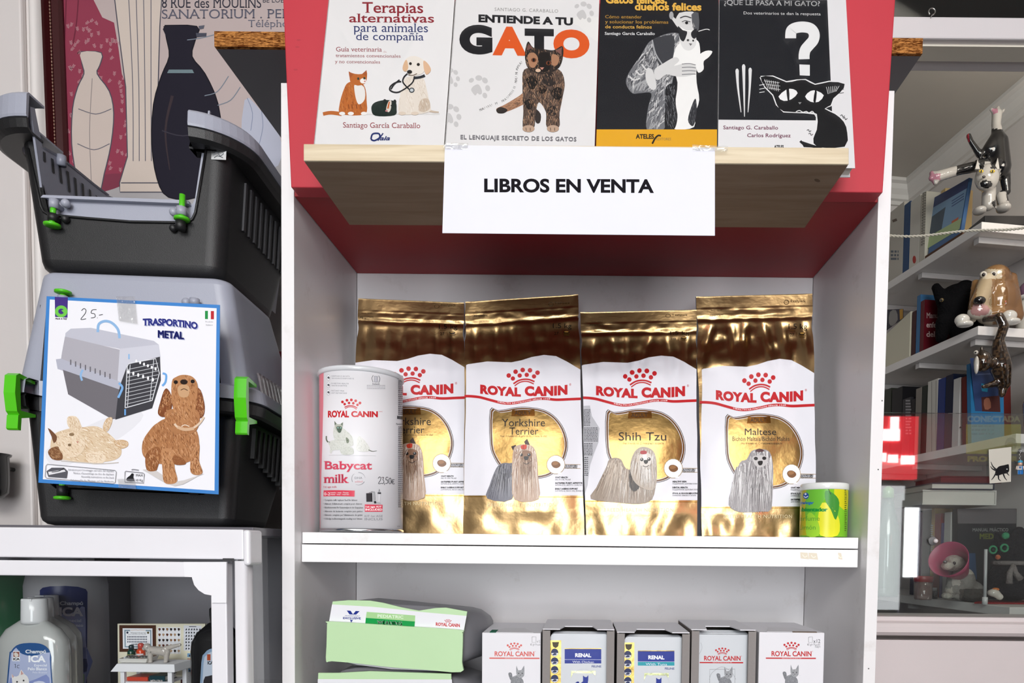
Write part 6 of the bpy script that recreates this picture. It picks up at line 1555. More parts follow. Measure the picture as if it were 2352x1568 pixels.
fur(A, [(985, 690), (1010, 662), (1050, 650), (1100, 660), (1130, 700), (1130, 770), (1110, 880), (1060, 925), (1010, 900), (985, 800)], '#b07c52', pp, 110, 87, 22, 1.3, 6)
A.poly([(1020, 720), (1050, 705), (1085, 720), (1080, 770), (1050, 780), (1025, 765)], '#c29a74', sm=3); A.ell(1008, 692, 12, 11, '#1a0f0a'); A.ell(1104, 688, 12, 11, '#1a0f0a'); A.poly([(1034, 686), (1050, 676), (1074, 684), (1072, 700), (1054, 706), (1038, 700)], '#22120c', sm=3); A.line([(1036, 738), (1055, 730), (1076, 740)], 4, '#4a2a18')
A.line([(1000, 930), (1030, 955), (1090, 960), (1140, 930), (1168, 890)], 12, '#d8c0a8'); A.line([(1018, 948), (1060, 962), (1112, 956)], 18, '#cba888'); A.line([(1040, 945), (1060, 936), (1085, 945)], 4, '#e8dccc')
A.line([(275, 1160), (660, 1195), (668, 1205), (662, 1265), (650, 1272), (270, 1240), (262, 1230), (266, 1170), (275, 1160)], 2.5, '#66666c', 0)
A.poly([(270, 1200), (300, 1180), (370, 1180), (390, 1200), (384, 1240), (280, 1232)], '#55555c'); A.poly([(280, 1204), (372, 1192), (380, 1202), (284, 1222)], '#dadade'); A.line([(300, 1205), (340, 1200), (372, 1182)], 4, '#26262a')
for i, (t, x0) in enumerate((('Istruzioni per il montaggio sul retro del depliant', 394), ("Notice d'assemblage au dos du dépliant", 424), ('Assembly instructions on the back', 468), ('Anleitung für die Montage auf der Rückseite', 406))): A.text(t, x0, 654, 1196 + 20 * i, 1184 + 20 * i, '#86868e', rise=.035, res=1)
A.line([(722, 1200), (820, 1210), (828, 1216), (824, 1268), (716, 1262), (718, 1206), (722, 1200)], 3, '#66666c', 0); A.line([(756, 1194), (764, 1190), (796, 1194)], 5, '#88888e'); A.text('MAX', 780, 820, 1230, 1216, '#3a3a40', res=2); A.text('10 Kg', 780, 820, 1258, 1244, '#3a3a40', res=2)
A.poly([(758, 1212), (768, 1216), (764, 1232), (770, 1256), (728, 1254), (730, 1238), (746, 1226), (754, 1216)], '#1c1c20', sm=2); A.line([(768, 1254), (774, 1256)], 3, '#1c1c20', 0)
mb.obj('sheet', lf)
for q_ in ([(270, 683), (312, 683), (318, 745), (276, 738)], [(272, 1100), (310, 1100), (316, 1124), (276, 1120)]):
    tp = MB('clear_tape', '#eef'); tp.prism([LS.pos(*c)[0] + LS.n * .0025 for c in q_], (0, -.0002, 0)); tp.obj('tape', lf)
# dark red board leaning behind the carriers
mb = MB('paint', '#8e2230'); a, b = P(600, 806, 1.335), P(652, 900, 1.335); mb.box(a.x, -.462, 1.336, 1.3445, b.z, a.z); tag(mb.obj('red_board'), 'dark red board on the wall behind the carriers, beside the white unit', 'board')
# black wall holder at the very edge
bh = thing('wall_cup', P(-20, 1090, 1.25), 'glossy black cup hanging on the wall at the photo\'s left edge', 'cup')
mb = MB('shiny_plastic', '#121214'); c = P(-30, 1145, 1.27); s_ = 1.27 / FPX
mb.lathe((c.x, 1.27, c.z), [(.01, 0), (30 * s_, .002), (40 * s_, .012), (42 * s_, .03), (42 * s_, 96 * s_), (46 * s_, 99 * s_), (47 * s_, 103 * s_), (44 * s_, 103 * s_), (40 * s_, 95 * s_)], 32, cap=True); mb.obj('cup', bh)
mb = MB('steel', '#888'); mb.tube([V((c.x, 1.30, c.z + .06)), V((c.x, 1.331, c.z + .06))], .004, 8); mb.obj('peg', bh)
# ================================================================== white glass cabinet under the carriers
gc = thing('display_cabinet', (P(280, 1400, 1.1).x, 1.1, 0), 'white framed glass cabinet with shampoo bottles inside, under the pet carriers', 'cabinet')
ENA = '#e6e5ea'
Yc = 0.930
bR = P(566, 1245, Yc).x
zT, zTb = P(300, 1213, Yc).z, P(300, 1282, Yc).z
ztab = zbt - .0006
XL = -1.19
mb = MB('lacquer', ENA); mb.box(XL, bR - .004, Yc, Yc + .035, zTb, min(zT, ztab), .002); mb.obj('top_rail', gc)
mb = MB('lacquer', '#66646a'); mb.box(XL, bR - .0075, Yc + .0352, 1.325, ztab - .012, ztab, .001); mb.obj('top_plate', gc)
mb = MB('lacquer', ENA)
p0, p1 = P(536, 1400, Yc - .002).x, P(566, 1400, Yc - .002).x
mb.loft([[V(((p0 + p1) / 2 + (p1 - p0) / 2 * math.copysign(abs(math.cos(t)) ** .5, math.cos(t)), Yc + .010 + .012 * math.copysign(abs(math.sin(t)) ** .5, math.sin(t)), z)) for t in [2 * math.pi * i / 24 for i in range(24)]] for z in (0.0, zTb - .002)])
mb.obj('corner_post', gc)
mb = MB('lacquer', ENA); a, b = P(545, 1214, Yc - .004), P(575, 1296, Yc - .004)
mb.box(bR - .0035, b.x - .0005, Yc - .004, Yc + .034, zTb - .008, min(zT, ztab) - .0004, .004, seg=3); mb.obj('corner_cap', gc)
mb = MB('lacquer', '#f0f0f3'); a, b = P(534, 1284, Yc + .004), P(541, 1500, Yc + .004); mb.box(a.x, b.x, Yc + .024, Yc + .030, 0.2, zTb - .0005); mb.obj('post_seal', gc)
mb = MB('cabinet_glass', '#fff'); mb.box(bR - .0105, bR - .0065, Yc + .036, 1.32, 0.06, ztab - .0125); mb.obj('side_pane', gc)
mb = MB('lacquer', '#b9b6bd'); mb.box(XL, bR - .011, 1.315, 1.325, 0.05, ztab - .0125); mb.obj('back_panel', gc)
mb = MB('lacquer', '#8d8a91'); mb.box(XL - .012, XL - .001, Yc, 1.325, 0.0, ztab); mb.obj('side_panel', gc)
pt_ = P(238, 1400, 1.24).x
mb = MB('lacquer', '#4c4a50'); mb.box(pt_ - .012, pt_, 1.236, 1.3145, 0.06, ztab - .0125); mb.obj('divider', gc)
ZG = P(300, 1652, 1.0).z
mb = MB('lacquer', '#d9d9de'); mb.box(XL, bR - .011, Yc + .046, 1.3145, ZG - .012, ZG, .001); mb.obj('shelf', gc)
mb = MB('lacquer', '#c9c9ce'); mb.box(XL, bR - .011, Yc + .046, 1.3145, 0.05, 0.07); mb.obj('bottom_plate', gc)
# sliding glass door
Yd = Yc - .004
mb = MB('lacquer', ENA)
z0, z1 = P(300, 1324, Yd).z, P(300, 1289, Yd).z
s0, s1 = P(485, 1450, Yd).x, P(521, 1450, Yd).x
mb.box(XL, s0 - .0002, Yd, Yd + .018, z0, z1, .0015); mb.box(s0, s1, Yd, Yd + .018, 0.08, z1, .0015)
dr = mb.obj('door', gc)
mb = MB('lacquer', '#ededf1')
cp = [(421, 1290), (520, 1290), (520, 1384), (486, 1384), (486, 1367), (470, 1364), (456, 1355), (446, 1343), (441, 1327), (441, 1325), (424, 1324)]
mb.prism([P(x, y, Yd - .003) for x, y in cp], (0, .0028, 0)); pl = mb.obj('corner_plate', dr)
mb = MB('cabinet_glass', '#fff'); mb.box(XL, s0 + .006, Yd + .007, Yd + .011, 0.09, z0 + .004); mb.obj('door_pane', dr)
mb = MB('steel', '#9a9ca2'); a, b = P(508, 1280, Yd), P(534, 1292, Yd); mb.box(a.x, b.x, Yd + .004, Yd + .014, b.z, a.z - .001); mb.obj('door_bracket', dr)
# ---- bottles
def oval_prof(w, d, Z0, Z1, sh):
    """half-widths by height for an oval shampoo bottle"""
    out = []
    for t in [i / 10 for i in range(11)]:
        k = 1.0 if t < .72 else 1 - ((t - .72) / .28) ** 2.4 * (1 - sh)
        out.append((w * k, d * k, Z0 + (Z1 - Z0) * t))
    return out
def bottle_mesh(mb, c, prof, n=36, e=2.6):
    rings = []
    for w, d, z in prof:
        rings.append([V((c.x + w * math.copysign(abs(math.cos(t)) ** (2 / e), math.cos(t)), c.y + d * math.copysign(abs(math.sin(t)) ** (2 / e), math.sin(t)), z)) for t in [2 * math.pi * i / n for i in range(n)]])
    mb.loft(rings)
class LabelSurf:
    """front of an oval bottle whose width is constant over the label"""
    def __init__(s, c, w, d, e=2.6): s.c, s.w, s.d, s.e = c, w, d, e; s.grid = (2 * math.pi / 72, 1.0)
    def inv(s, x, y):
        Y = s.c.y - s.d
        for _ in range(8):
            q = P(x, y, Y); k = min(1, abs((q.x - s.c.x) / s.w)) ** s.e; Y = s.c.y - s.d * (1 - k) ** (1 / s.e)
        cx_ = max(-1, min(1, (q.x - s.c.x) / s.w)); sx = -(1 - abs(cx_) ** s.e) ** (1 / s.e)
        return (math.atan2(math.copysign(abs(sx) ** (s.e / 2), sx), math.copysign(abs(cx_) ** (s.e / 2), cx_)), q.z)
    def pos(s, t, z):
        c_, n_ = math.cos(t), math.sin(t)
        q = V((s.c.x + s.w * math.copysign(abs(c_) ** (2 / s.e), c_), s.c.y + s.d * math.copysign(abs(n_) ** (2 / s.e), n_), z))
        nn = V((math.copysign(abs((q.x - s.c.x) / s.w) ** (s.e - 1), q.x - s.c.x) / s.w, math.copysign(abs((q.y - s.c.y) / s.d) ** (s.e - 1), q.y - s.c.y) / s.d, 0)).normalized()
        return q, nn
def shampoo_label(A):
    A.T = lambda x, y: (x * .28912, 1180 + y * .28912)
    A.poly([(75, 1342 + 260), (72, 1150), (90, 1090), (130, 1045), (190, 1026), (280, 1024), (340, 1036), (385, 1070), (405, 1120), (408, 1200), (396, 1602)], '#1d4d86', sm=2)
    A.poly([(84, 1600), (84, 1150), (100, 1100), (130, 1062), (160, 1100), (205, 1120), (260, 1128), (330, 1110), (392, 1100), (396, 1150), (386, 1600)], '#a9b2d2', sm=2)
    A.poly([(84, 1600), (84, 1300), (230, 1330), (330, 1290), (392, 1300), (386, 1600)], '#7f8cc0', sm=2)
    A.poly([(105, 1088), (158, 1088), (160, 1168), (100, 1168)], '#e9e9ee'); A.rect(108, 1094, 155, 1134, '#8a4a40'); A.poly([(112, 1110), (124, 1098), (138, 1104), (150, 1120), (140, 1132), (120, 1130)], '#d8d0c8', sm=2); A.text('ICA', 107, 158, 1160, 1140, '#1a1a20', bold=.05)
    A.text('Champú', 204, 366, 1105, 1076, '#eef0f6', bold=.03); A.text('ICA', 228, 364, 1174, 1120, '#f2f3f8', bold=.04); A.text('Especial', 274, 374, 1209, 1190, '#eef0f6', res=2, bold=.01); A.text('Pelo Blanco', 224, 374, 1240, 1216, '#eef0f6', bold=.02, res=2); A.text('Pelo Branco', 262, 374, 1264, 1250, '#dfe3ef', res=2)
    A.line([(116, 1196), (126, 1190), (124, 1222)], 3, '#22222c', 0); A.line([(158, 1200), (142, 1202), (138, 1218), (156, 1222)], 3, '#22222c')
    A.poly([(95, 1268), (115, 1290), (150, 1282), (170, 1235), (195, 1270), (220, 1290), (234, 1340), (225, 1420), (110, 1420), (100, 1340)], '#e4e1e0', sm=2); A.poly([(97, 1270), (113, 1290), (104, 1302)], '#c89a94'); A.poly([(170, 1240), (190, 1270), (168, 1278)], '#c89a94'); A.ell(138, 1332, 7, 7, '#1a1618'); A.ell(190, 1322, 7, 7, '#1a1618'); A.ell(160, 1352, 10, 8, '#1a1618')
    A.poly([(250, 1350), (310, 1325), (370, 1345), (370, 1420), (250, 1420)], '#c9cee2', sm=2)
def shampoo(label, x0, x1, capx0, capx1, ycap0, ycap1, yb, Y, with_label):
    Y += .02; w = (P(x1, 1500, Y).x - P(x0, 1500, Y).x) / 2; c = (P(x1, 1500, Y) + P(x0, 1500, Y)) / 2; c.y = Y
    zs = P(80, yb, Y).z; d = .021
    o = thing('shampoo_bottle', (c.x, c.y, ZG + .0008), label, 'bottle', 'clear shampoo bottles in the cabinet')
    mb = MB('clear_bottle', '#a8a9a6'); prof = oval_prof(w, d, ZG + .0008, zs, .30); bottle_mesh(mb, c, prof)
    mb.obj('bottle', o)
    cz0, cz1 = P(80, ycap1, Y).z, P(80, ycap0, Y).z; r = (P(capx1, 1400, Y).x - P(capx0, 1400, Y).x) / 2; xx = (P(capx1, 1400, Y).x + P(capx0, 1400, Y).x) / 2
    mb = MB('shiny_plastic', '#d5d6d8'); mb.lathe((xx, c.y, 0), [(r, cz0 - .004), (r * 1.02, cz0), (r * .97, cz1 - .001), (r * .90, cz1)], 32); mb.box(xx - r * .45, xx + r * .45, c.y - r * .93, c.y - r * .5, cz1 - .003, cz1 + .0004, .0005)
    mb.obj('flip_cap', o)
    if with_label:
        lb = MB('gloss_print', '#1d4d86'); A = Art(lb, LabelSurf(c, w, d), 'gloss_print', .000012, 30); shampoo_label(A); lb.obj('label', o)
    return o
mb0 = bpy.data.materials.new('clear_bottle'); MATS['clear_bottle'] = mb0; mb0.use_nodes = True
_b = mb0.node_tree.nodes['Principled BSDF']; _b.inputs['Base Color'].default_value = (*lin('#c6c8c6'), 1); _b.inputs['Roughness'].default_value = .12; _b.inputs['Transmission Weight'].default_value = .25; _b.inputs['Coat Weight'].default_value = .5
shampoo('clear shampoo bottle with a blue white-dog label, at the front of the cabinet', 2, 156, 54, 105, 1374, 1424, 1420, 0.955, True)
shampoo('clear shampoo bottle just behind the labelled one, second in its file', 28, 172, 68, 118, 1371, 1418, 1416, 1.01, False)
shampoo('clear shampoo bottle at the back of the file, third from the door', 46, 184, 84, 131, 1366, 1410, 1412, 1.065, False)
# big blue-labelled jug and green bottle behind
c = P(152, 1500, 1.16); c.y = 1.165; R = (P(231, 1500, 1.16).x - P(73, 1500, 1.16).x) / 2
jg = thing('shampoo_jug', (c.x, c.y, ZG + .0008), 'large pale shampoo jug with a dark blue label behind the clear bottles', 'bottle')
mb = MB('plastic', '#b5b4b8'); zt_ = P(150, 1303, 1.16).z; mb.lathe((c.x, c.y, 0), [(R, ZG + .0008), (R, zt_ - .03), (R * .94, zt_ - .012), (R * .6, zt_ - .002)], 48); mb.obj('body', jg)
mb = MB('shiny_plastic', '#cfd0d4'); mb.lathe((c.x, c.y, 0), [(R * .4, zt_ - .002), (R * .4, zt_ + .012), (R * .36, zt_ + .014)], 24); mb.obj('cap', jg)
class CS2(CylSurf): pass
mb = MB('gloss_print', '#1c2c6c'); S_ = CylSurf(c.x, c.y, R, 48); A = Art(mb, S_, 'gloss_print', .00002, 20); A.T = lambda x, y: (x * .28912, 1180 + y * .28912)
A.poly([(318, 605), (340, 585), (400, 574), (520, 571), (620, 578), (680, 596), (694, 618), (690, 1395), (318, 1395)], '#1a2866'); A.poly([(470, 800), (560, 790), (620, 760), (672, 740), (680, 1000), (676, 1393), (330, 1393), (330, 900)], '#8f98c4', sm=2); A.poly([(330, 1100), (690, 1060), (690, 1300), (330, 1400)], '#6f7ab2', sm=2); A.poly([(600, 1180), (640, 1160), (688, 1150), (688, 1250), (610, 1250)], '#1a2866', sm=2); A.poly([(590, 1290), (640, 1270), (668, 1272), (668, 1393), (590, 1393)], '#7fb070')
A.text('Champú', 476, 658, 722, 692, '#d5d9e8', bold=.03); A.text('ICA', 470, 660, 808, 736, '#dde0ec', bold=.04); A.text('Especial', 510, 644, 857, 832, '#d5d9e8', bold=.01, res=2); A.text('Pelo Blanco', 480, 660, 895, 870, '#d5d9e8', bold=.03, res=2)
mb.obj('label', jg)
c = P(8, 1500, 1.255); c.y = 1.255; R = P(72, 1500, 1.255).x - c.x
gb = thing('green_bottle', (c.x, c.y, ZG + .0008), 'tall dark green bottle at the far end of the cabinet, cut by the photo\'s edge', 'bottle')
mb = MB('shiny_plastic', '#0a5a34'); zt_ = P(0, 1306, 1.255).z; mb.lathe((c.x, c.y, 0), [(R, ZG + .0008), (R, zt_ - .02), (R * .8, zt_ - .006), (R * .4, zt_)], 40); mb.obj('body', gb)
mb = MB('shiny_plastic', '#0c3f28'); mb.lathe((c.x, c.y, 0), [(R * .38, zt_), (R * .38, zt_ + .012)], 24); mb.obj('cap', gb)
# black bottle by the door's stile
Y = 1.005; w = (P(562, 1560, Y).x - P(443, 1560, Y).x) / 2; c = (P(562, 1560, Y) + P(443, 1560, Y)) / 2; c.y = Y
bb = thing('black_bottle', (c.x, c.y, ZG + .0008), 'glossy black shampoo bottle half hidden behind the white door frame', 'bottle')
mb = MB('shiny_plastic', '#0e0e11'); bottle_mesh(mb, c, oval_prof(w, .02, ZG + .0008, P(480, 1430, Y).z, .35)); mb.obj('bottle', bb)
mb = MB('shiny_plastic', '#17171a'); zc_ = P(480, 1432, Y).z; mb.lathe((c.x, c.y, 0), [(w * .3, zc_ - .003), (w * .3, zc_ + .022), (w * .26, zc_ + .024)], 24); mb.obj('cap', bb)
mb = MB('gloss_print', '#7f93aa'); A = Art(mb, LabelSurf(c, w, .02), 'gloss_print', .00002, 20); A.poly([(464, 1620), (463, 1520), (470, 1500), (482, 1490), (500, 1488), (515, 1500), (516, 1620)], '#8298b2', sm=2); A.poly([(468, 1620), (468, 1522), (474, 1505), (484, 1497), (500, 1496), (510, 1505), (511, 1620)], '#b3bccb', sm=2); A.rect(476, 1502, 484, 1516, '#a2482e'); A.text('ICA', 477, 490, 1525, 1517, '#1a1a1e', bold=.04); A.poly([(468, 1562), (478, 1552), (500, 1556), (500, 1620), (468, 1620)], '#2c2a2e', sm=2)
mb.obj('label', bb)
# ---- miniature vet's room
YB_ = 1.10
bdp = [P(270, 1432, YB_), P(471, 1432, YB_), P(471, 1640, YB_), P(272, 1640, YB_)]
mn = thing('miniature_board', V(((bdp[0].x + bdp[1].x) / 2, YB_, ZG)), 'small cream pin board with tiny dog and cat charts behind the miniature shelf', 'board')
mb = MB('card', '#dcd6c0'); bdp[2].z = bdp[3].z = ZG + .0006; mb.prism(bdp, (0, .006, 0))
A = Art(mb, Surf((0, YB_, 0), (0, -1, 0)), 'paper', .00001); A.T = lambda x, y: (230 + x * .1148, 1400 + y * .1148)
A.poly([(382, 305), (1118, 307), (1122, 840), (386, 842)], '#4a2c1e'); A.poly([(450, 368), (1045, 372), (1050, 778), (456, 778)], '#e2e2e8'); A.poly([(484, 400), (1024, 404), (1028, 748), (490, 750)], '#7d93a0'); A.poly([(510, 426), (1000, 430), (1004, 726), (514, 726)], '#e9e9ee'); A.rect(600, 398, 910, 440, '#e9e9ee')
A.text('Veterinaria', 612, 914, 476, 440, '#55585e', shear=.3); A.ell(546, 456, 22, 22, '#2c3448'); A.ell(960, 458, 24, 22, '#5a5236'); A.line([(610, 412), (720, 404), (760, 412), (800, 404), (900, 410)], 7, '#c2a286')
rnd = random.Random(6)
for r, (y, k) in enumerate(((492, 12), (540, 13), (590, 13), (640, 13), (690, 6))):
    for i in range(k):
        x = (580 if r in (0,) else 555 if r < 4 else 640) + i * (31 if r else 30); h = 9 if r == 0 else 19; A.ell(x, y, 6 if r == 0 else 10, h, '#44485a', n=8, step=0)
A.l += 1
dc = ['#3a2a22', '#6e4a32', '#1d1a1c', '#8a6648', '#5a2e22', '#a58a70']
A.poly([(1150, 350), (1612, 352), (1608, 880), (1150, 876)], '#dfdfe4')
for r in range(5):
    for i in range(6):
        x, y = 1190 + i * 77, 390 + r * 108; A.poly([(x - 26, y - 14), (x, y - 26), (x + 26, y - 10), (x + 16, y + 14), (x + 6, y + 28), (x - 12, y + 24)], rnd.choice(dc), sm=2, step=0); A.rect(x - 14, y + 44, x + 14, y + 50, '#a9a9b0', step=0)
A.l += 1
A.poly([(1672, 310), (2030, 318), (2030, 820), (1672, 815)], '#d6d6de'); A.rect(1780, 330, 1925, 342, '#22222a')
for r in range(7):
    for i in range(6): A.poly([(1705 + i * 54, 405 + r * 64), (1725 + i * 54 + rnd.uniform(-9, 9), 365 + r * 64), (1742 + i * 54, 400 + r * 64), (1722 + i * 54, 410 + r * 64)], '#2a2a30', step=0)
A.l += 1
for r in range(4):
    for i in range(3): A.rect(1746 + i * 102, 870 + r * 100, 1830 + i * 102, 945 + r * 100, ('#6f9cc4', '#c49a86', '#c886bc', '#6a92b8')[(r + i) % 4], step=0)
A.l += 1
for r in range(4):
    for i in range(3): A.ell(1790 + i * 102, 915 + r * 100, 16, 20, '#3f3a3a', n=8, step=0)
A.l += 1
A.poly([(1740, 1262), (2010, 1262), (2010, 1500), (1720, 1500)], '#dcdce2')
for r in range(4):
    for i in range(5): A.rect(1765 + i * 48, 1330 + r * 45, 1775 + i * 48, 1338 + r * 45, '#9a9aa6', step=0)
A.l += 1
A.poly([(1612, 1368), (1725, 1368), (1712, 1520), (1616, 1520)], '#4a2026')
mb.obj('board', mn)
# tiny white shelf
YM = 1.03
ms = thing('miniature_shelf', V((P(328, 1540, YM).x, YM + .03, ZG)), 'tiny white toy shelf with a cat, jars and a tray on top, in the cabinet', 'toy')
tz, tz2 = P(330, 1526, YM).z, P(330, 1543, YM).z
mb = MB('paint', '#e2e2e6'); a, b = P(253, 1543, YM).x, P(401, 1543, YM).x
mb.hexa([(a, YM, tz2), (b, YM, tz2), (b - .004, YM + .006, tz), (a + .006, YM + .006, tz), (a, YM + .055, tz2), (b, YM + .055, tz2), (b - .004, YM + .05, tz), (a + .006, YM + .05, tz)], .0006); mb.obj('top_board', ms)
for x0, x1 in ((272, 281), (381, 391)):
    for yy_ in (YM + .004, YM + .042): mb = MB('paint', '#dcdce0'); mb.box(P(x0, 1550, YM).x, P(x1, 1550, YM).x, yy_, yy_ + .006, ZG + .0006, tz2 - .0004, .0005); mb.obj('leg', ms)
zsh = P(330, 1567, YM).z; mb = MB('paint', '#d0d0d4'); mb.box(P(282, 1550, YM).x, P(380, 1550, YM).x, YM + .006, YM + .05, zsh - .003, zsh); mb.obj('shelf_board', ms)
def mini(name, label, cat, build, px, py, Y, z=None, group=None):
    o = thing(name, P(px, py, Y), label, cat, group); build(o, P(px, py, Y)); return o
def tray_(o, q):
    mb = MB('ceramic', '#d3d1cb'); s_ = YM / FPX; x0, x1 = P(260, 1520, YM).x, P(328, 1520, YM).x
    mb.hexa([(x0 + .002, YM + .012, tz + .0006), (x1 - .003, YM + .012, tz + .0006), (x1, YM + .010, tz + .007), (x0, YM + .010, tz + .007), (x0 + .002, YM + .04, tz + .0006), (x1 - .003, YM + .04, tz + .0006), (x1, YM + .042, tz + .0085), (x0, YM + .042, tz + .0085)], .001); mb.obj('dish', o)
    mb = MB('ceramic', '#4a4a48'); r_ = random.Random(2)
    for i in range(7): mb.ball((x0 + .007 + i * .0052, YM + .022 + r_.uniform(-.004, .004), tz + .0082), (.004, .004, .002), seg=8)
    g_ = mb.obj('litter', o); g_['kind'] = 'stuff'
mini('toy_litter_tray', 'tiny pale tray of grey grit on the toy shelf', 'toy', tray_, 294, 1520, YM + .02)
def jar(col, cap, lab, x0, x1, y0, y1, Y):
    def f(o, q):
        r = (P(x1, y1, Y).x - P(x0, y1, Y).x) / 2; cx_ = (P(x1, y1, Y).x + P(x0, y1, Y).x) / 2; zt_ = P(x0, y0, Y).z; zb_ = tz + .0006
        mb = MB('shiny_plastic', col); mb.lathe((cx_, Y, 0), [(r, zb_), (r, zb_ + (zt_ - zb_) * .55), (r * .6, zb_ + (zt_ - zb_) * .65)], 20); mb.obj('jar_body', o)
        mb2 = MB('shiny_plastic', cap); mb2.lathe((cx_, Y, 0), [(r * .65, zb_ + (zt_ - zb_) * .66), (r * .7, zt_ - .002), (r * .4, zt_)], 20); mb2.obj('jar_lid', o)
        mb3 = MB('paper', lab); h0, h1 = zb_ + (zt_ - zb_) * .14, zb_ + (zt_ - zb_) * .36; mb3.loft([[V((cx_ + (r + .0003) * math.cos(t), Y + (r + .0003) * math.sin(t), z)) for t in [-math.pi + .5 + i * .214 for i in range(11)]] for z in (h0, h1)], False, False); mb3.obj('jar_label', o)
    return f
mini('toy_jar', 'tiny dark green jar on the toy shelf', 'toy', jar('#0f3a30', '#22343a', '#8a8a50', 294, 310, 1480, 1509, YM + .047), 302, 1508, YM + .047, group='tiny jars on the toy shelf')
mini('toy_jar', 'tiny red jar with white label beside the toy cat', 'toy', jar('#c8411e', '#b8483e', '#dcdce0', 315, 333, 1476, 1510, YM + .048), 324, 1508, YM + .048, group='tiny jars on the toy shelf')
def blobs(parts, voxel, smooth=3):
    """overlapping balls and limbs fused into one skin; parts: (centre, radii) or (centre0, r0, centre1, r1)"""
    b = MB('plastic', '#fff')
    for p in parts:
        if len(p) == 2: b.ball(p[0], p[1], seg=16)
        else:
            a, c = V(p[0]), V(p[2]); n = 7
            for i in range(n + 1): b.ball(a.lerp(c, i / n), p[1] + (p[3] - p[1]) * i / n, seg=12)
    me = bpy.data.meshes.new('t'); me.from_pydata(b.v, [], b.f); ob = bpy.data.objects.new('t', me); COL.objects.link(ob)
    r = ob.modifiers.new('r', 'REMESH'); r.mode = 'VOXEL'; r.voxel_size = voxel
    if smooth: q = ob.modifiers.new('s', 'SMOOTH'); q.factor = .5; q.iterations = smooth
    dg = bpy.context.evaluated_depsgraph_get(); m2 = bpy.data.meshes.new_from_object(ob.evaluated_get(dg))
    vs = [v.co.copy() for v in m2.vertices]; fs = [tuple(f.vertices) for f in m2.polygons]
    bpy.data.objects.remove(ob); bpy.data.meshes.remove(me); bpy.data.meshes.remove(m2)
    return vs, fs
def skin(mb, parts, voxel, colorf, mat=None, smooth=3):
    vs, fs = blobs(parts, voxel, smooth)
    groups = {}
    for f in fs:
        c = sum((vs[i] for i in f), V((0, 0, 0))) / len(f); groups.setdefault(colorf(c), []).append(f)
    b = len(mb.v); mb.v.extend([tuple(v) for v in vs])
    for col, L_ in groups.items():
        lc_ = lin(col)
        for f in L_: mb.f.append(tuple(b + i for i in f)); mb.m.append(mat or mb.mat); mb.c.append(lc_); mb.sm.append(True)
def cat_(o, q):
    Y = YM + .018; G = lambda x, y, dy=0: P(230 + x * .1148, 1400 + y * .1148, Y + dy); u = .1148 * Y / FPX
    mb = MB('ceramic', '#b9b2aa')
    skin(mb, [(G(940, 740), 70 * u), (G(880, 775), 40 * u), (G(1000, 800), 80 * u, G(1280, 830), 95 * u), (G(1320, 770), 55 * u, G(1590, 700), 34 * u), (G(1000, 840), 55 * u, G(1010, 1060), 36 * u), (G(1340, 850), 60 * u, G(1310, 1060), 36 * u), (G(980, 1060), 34 * u), (G(950, 830, .006), 40 * u, G(960, 1060, .01), 34 * u), (G(1330, 850, .008), 40 * u, G(1350, 1060, .01), 34 * u), (G(895, 690, -.002), 18 * u), (G(985, 690, .004), 18 * u)], 9 * u, lambda c: '#b3aca5')
    for x, y in ((935, 755), (1010, 845), (930, 825), (1230, 805)): mb.ball(G(x, y, -78 * u), 9 * u, seg=6, color='#2a2828')
    mb.v = [(a, b, max(c, tz + .0006)) for a, b, c in mb.v]
    mb.obj('figure', o)
mini('toy_cat', 'tiny pale cat figure standing on the toy shelf', 'figurine', cat_, 365, 1520, YM + .018)
def mbook(col, x0, x1, y0, y1, z0, th, title):
    def f(o, q):
        mb = MB('paper', '#dedbd4'); a, b = P(x0, y1, YM + .01).x, P(x1, y1, YM + .01).x
        mb.box(a + .001, b - .001, YM + .011, YM + .04, z0 + .0008, z0 + th - .0008); mb.obj('pages', o)
        mb = MB('gloss_print', col); mb.box(a, b, YM + .010, YM + .041, z0 + .0001, z0 + .0008); mb.box(a, b, YM + .010, YM + .041, z0 + th - .0008, z0 + th); mb.box(a, b, YM + .0095, YM + .011, z0 + .0001, z0 + th)
        A = Art(mb, Surf((0, YM + .0095, 0), (0, -1, 0)), 'gloss_print'); py0 = CY - 0
        yy0 = 1260 - (z0 + th - CZ) * FPX / YM; yy1 = 1260 - (z0 - CZ) * FPX / YM
        A.text(title, x0 + 3, x1 - 5, yy1 - 2 - 8, yy0 + 2 - 8, '#eadcd8', res=1)
        mb.obj('cover', o)
    return f
mini('toy_book', 'tiny red book lying in the toy shelf', 'toy', mbook('#b8402e', 292, 340, 1556, 1566, zsh + .0004, .006, 'VADEMECUM'), 316, 1565, YM + .01, group='tiny books in the toy shelf')
mini('toy_book', 'tiny dark teal book lying in the toy shelf beside the red one', 'toy', mbook('#16343c', 343, 379, 1556, 1566, zsh + .0004, .008, 'HARRISON'), 360, 1565, YM + .01, group='tiny books in the toy shelf') if False else mini('toy_book', 'tiny dark teal book lying in the toy shelf beside the red one', 'toy', mbook('#16343c', 343, 379, 1556, 1566, zsh + .0004, .008, 'MEDICINA'), 360, 1565, YM + .01, group='tiny books in the toy shelf')
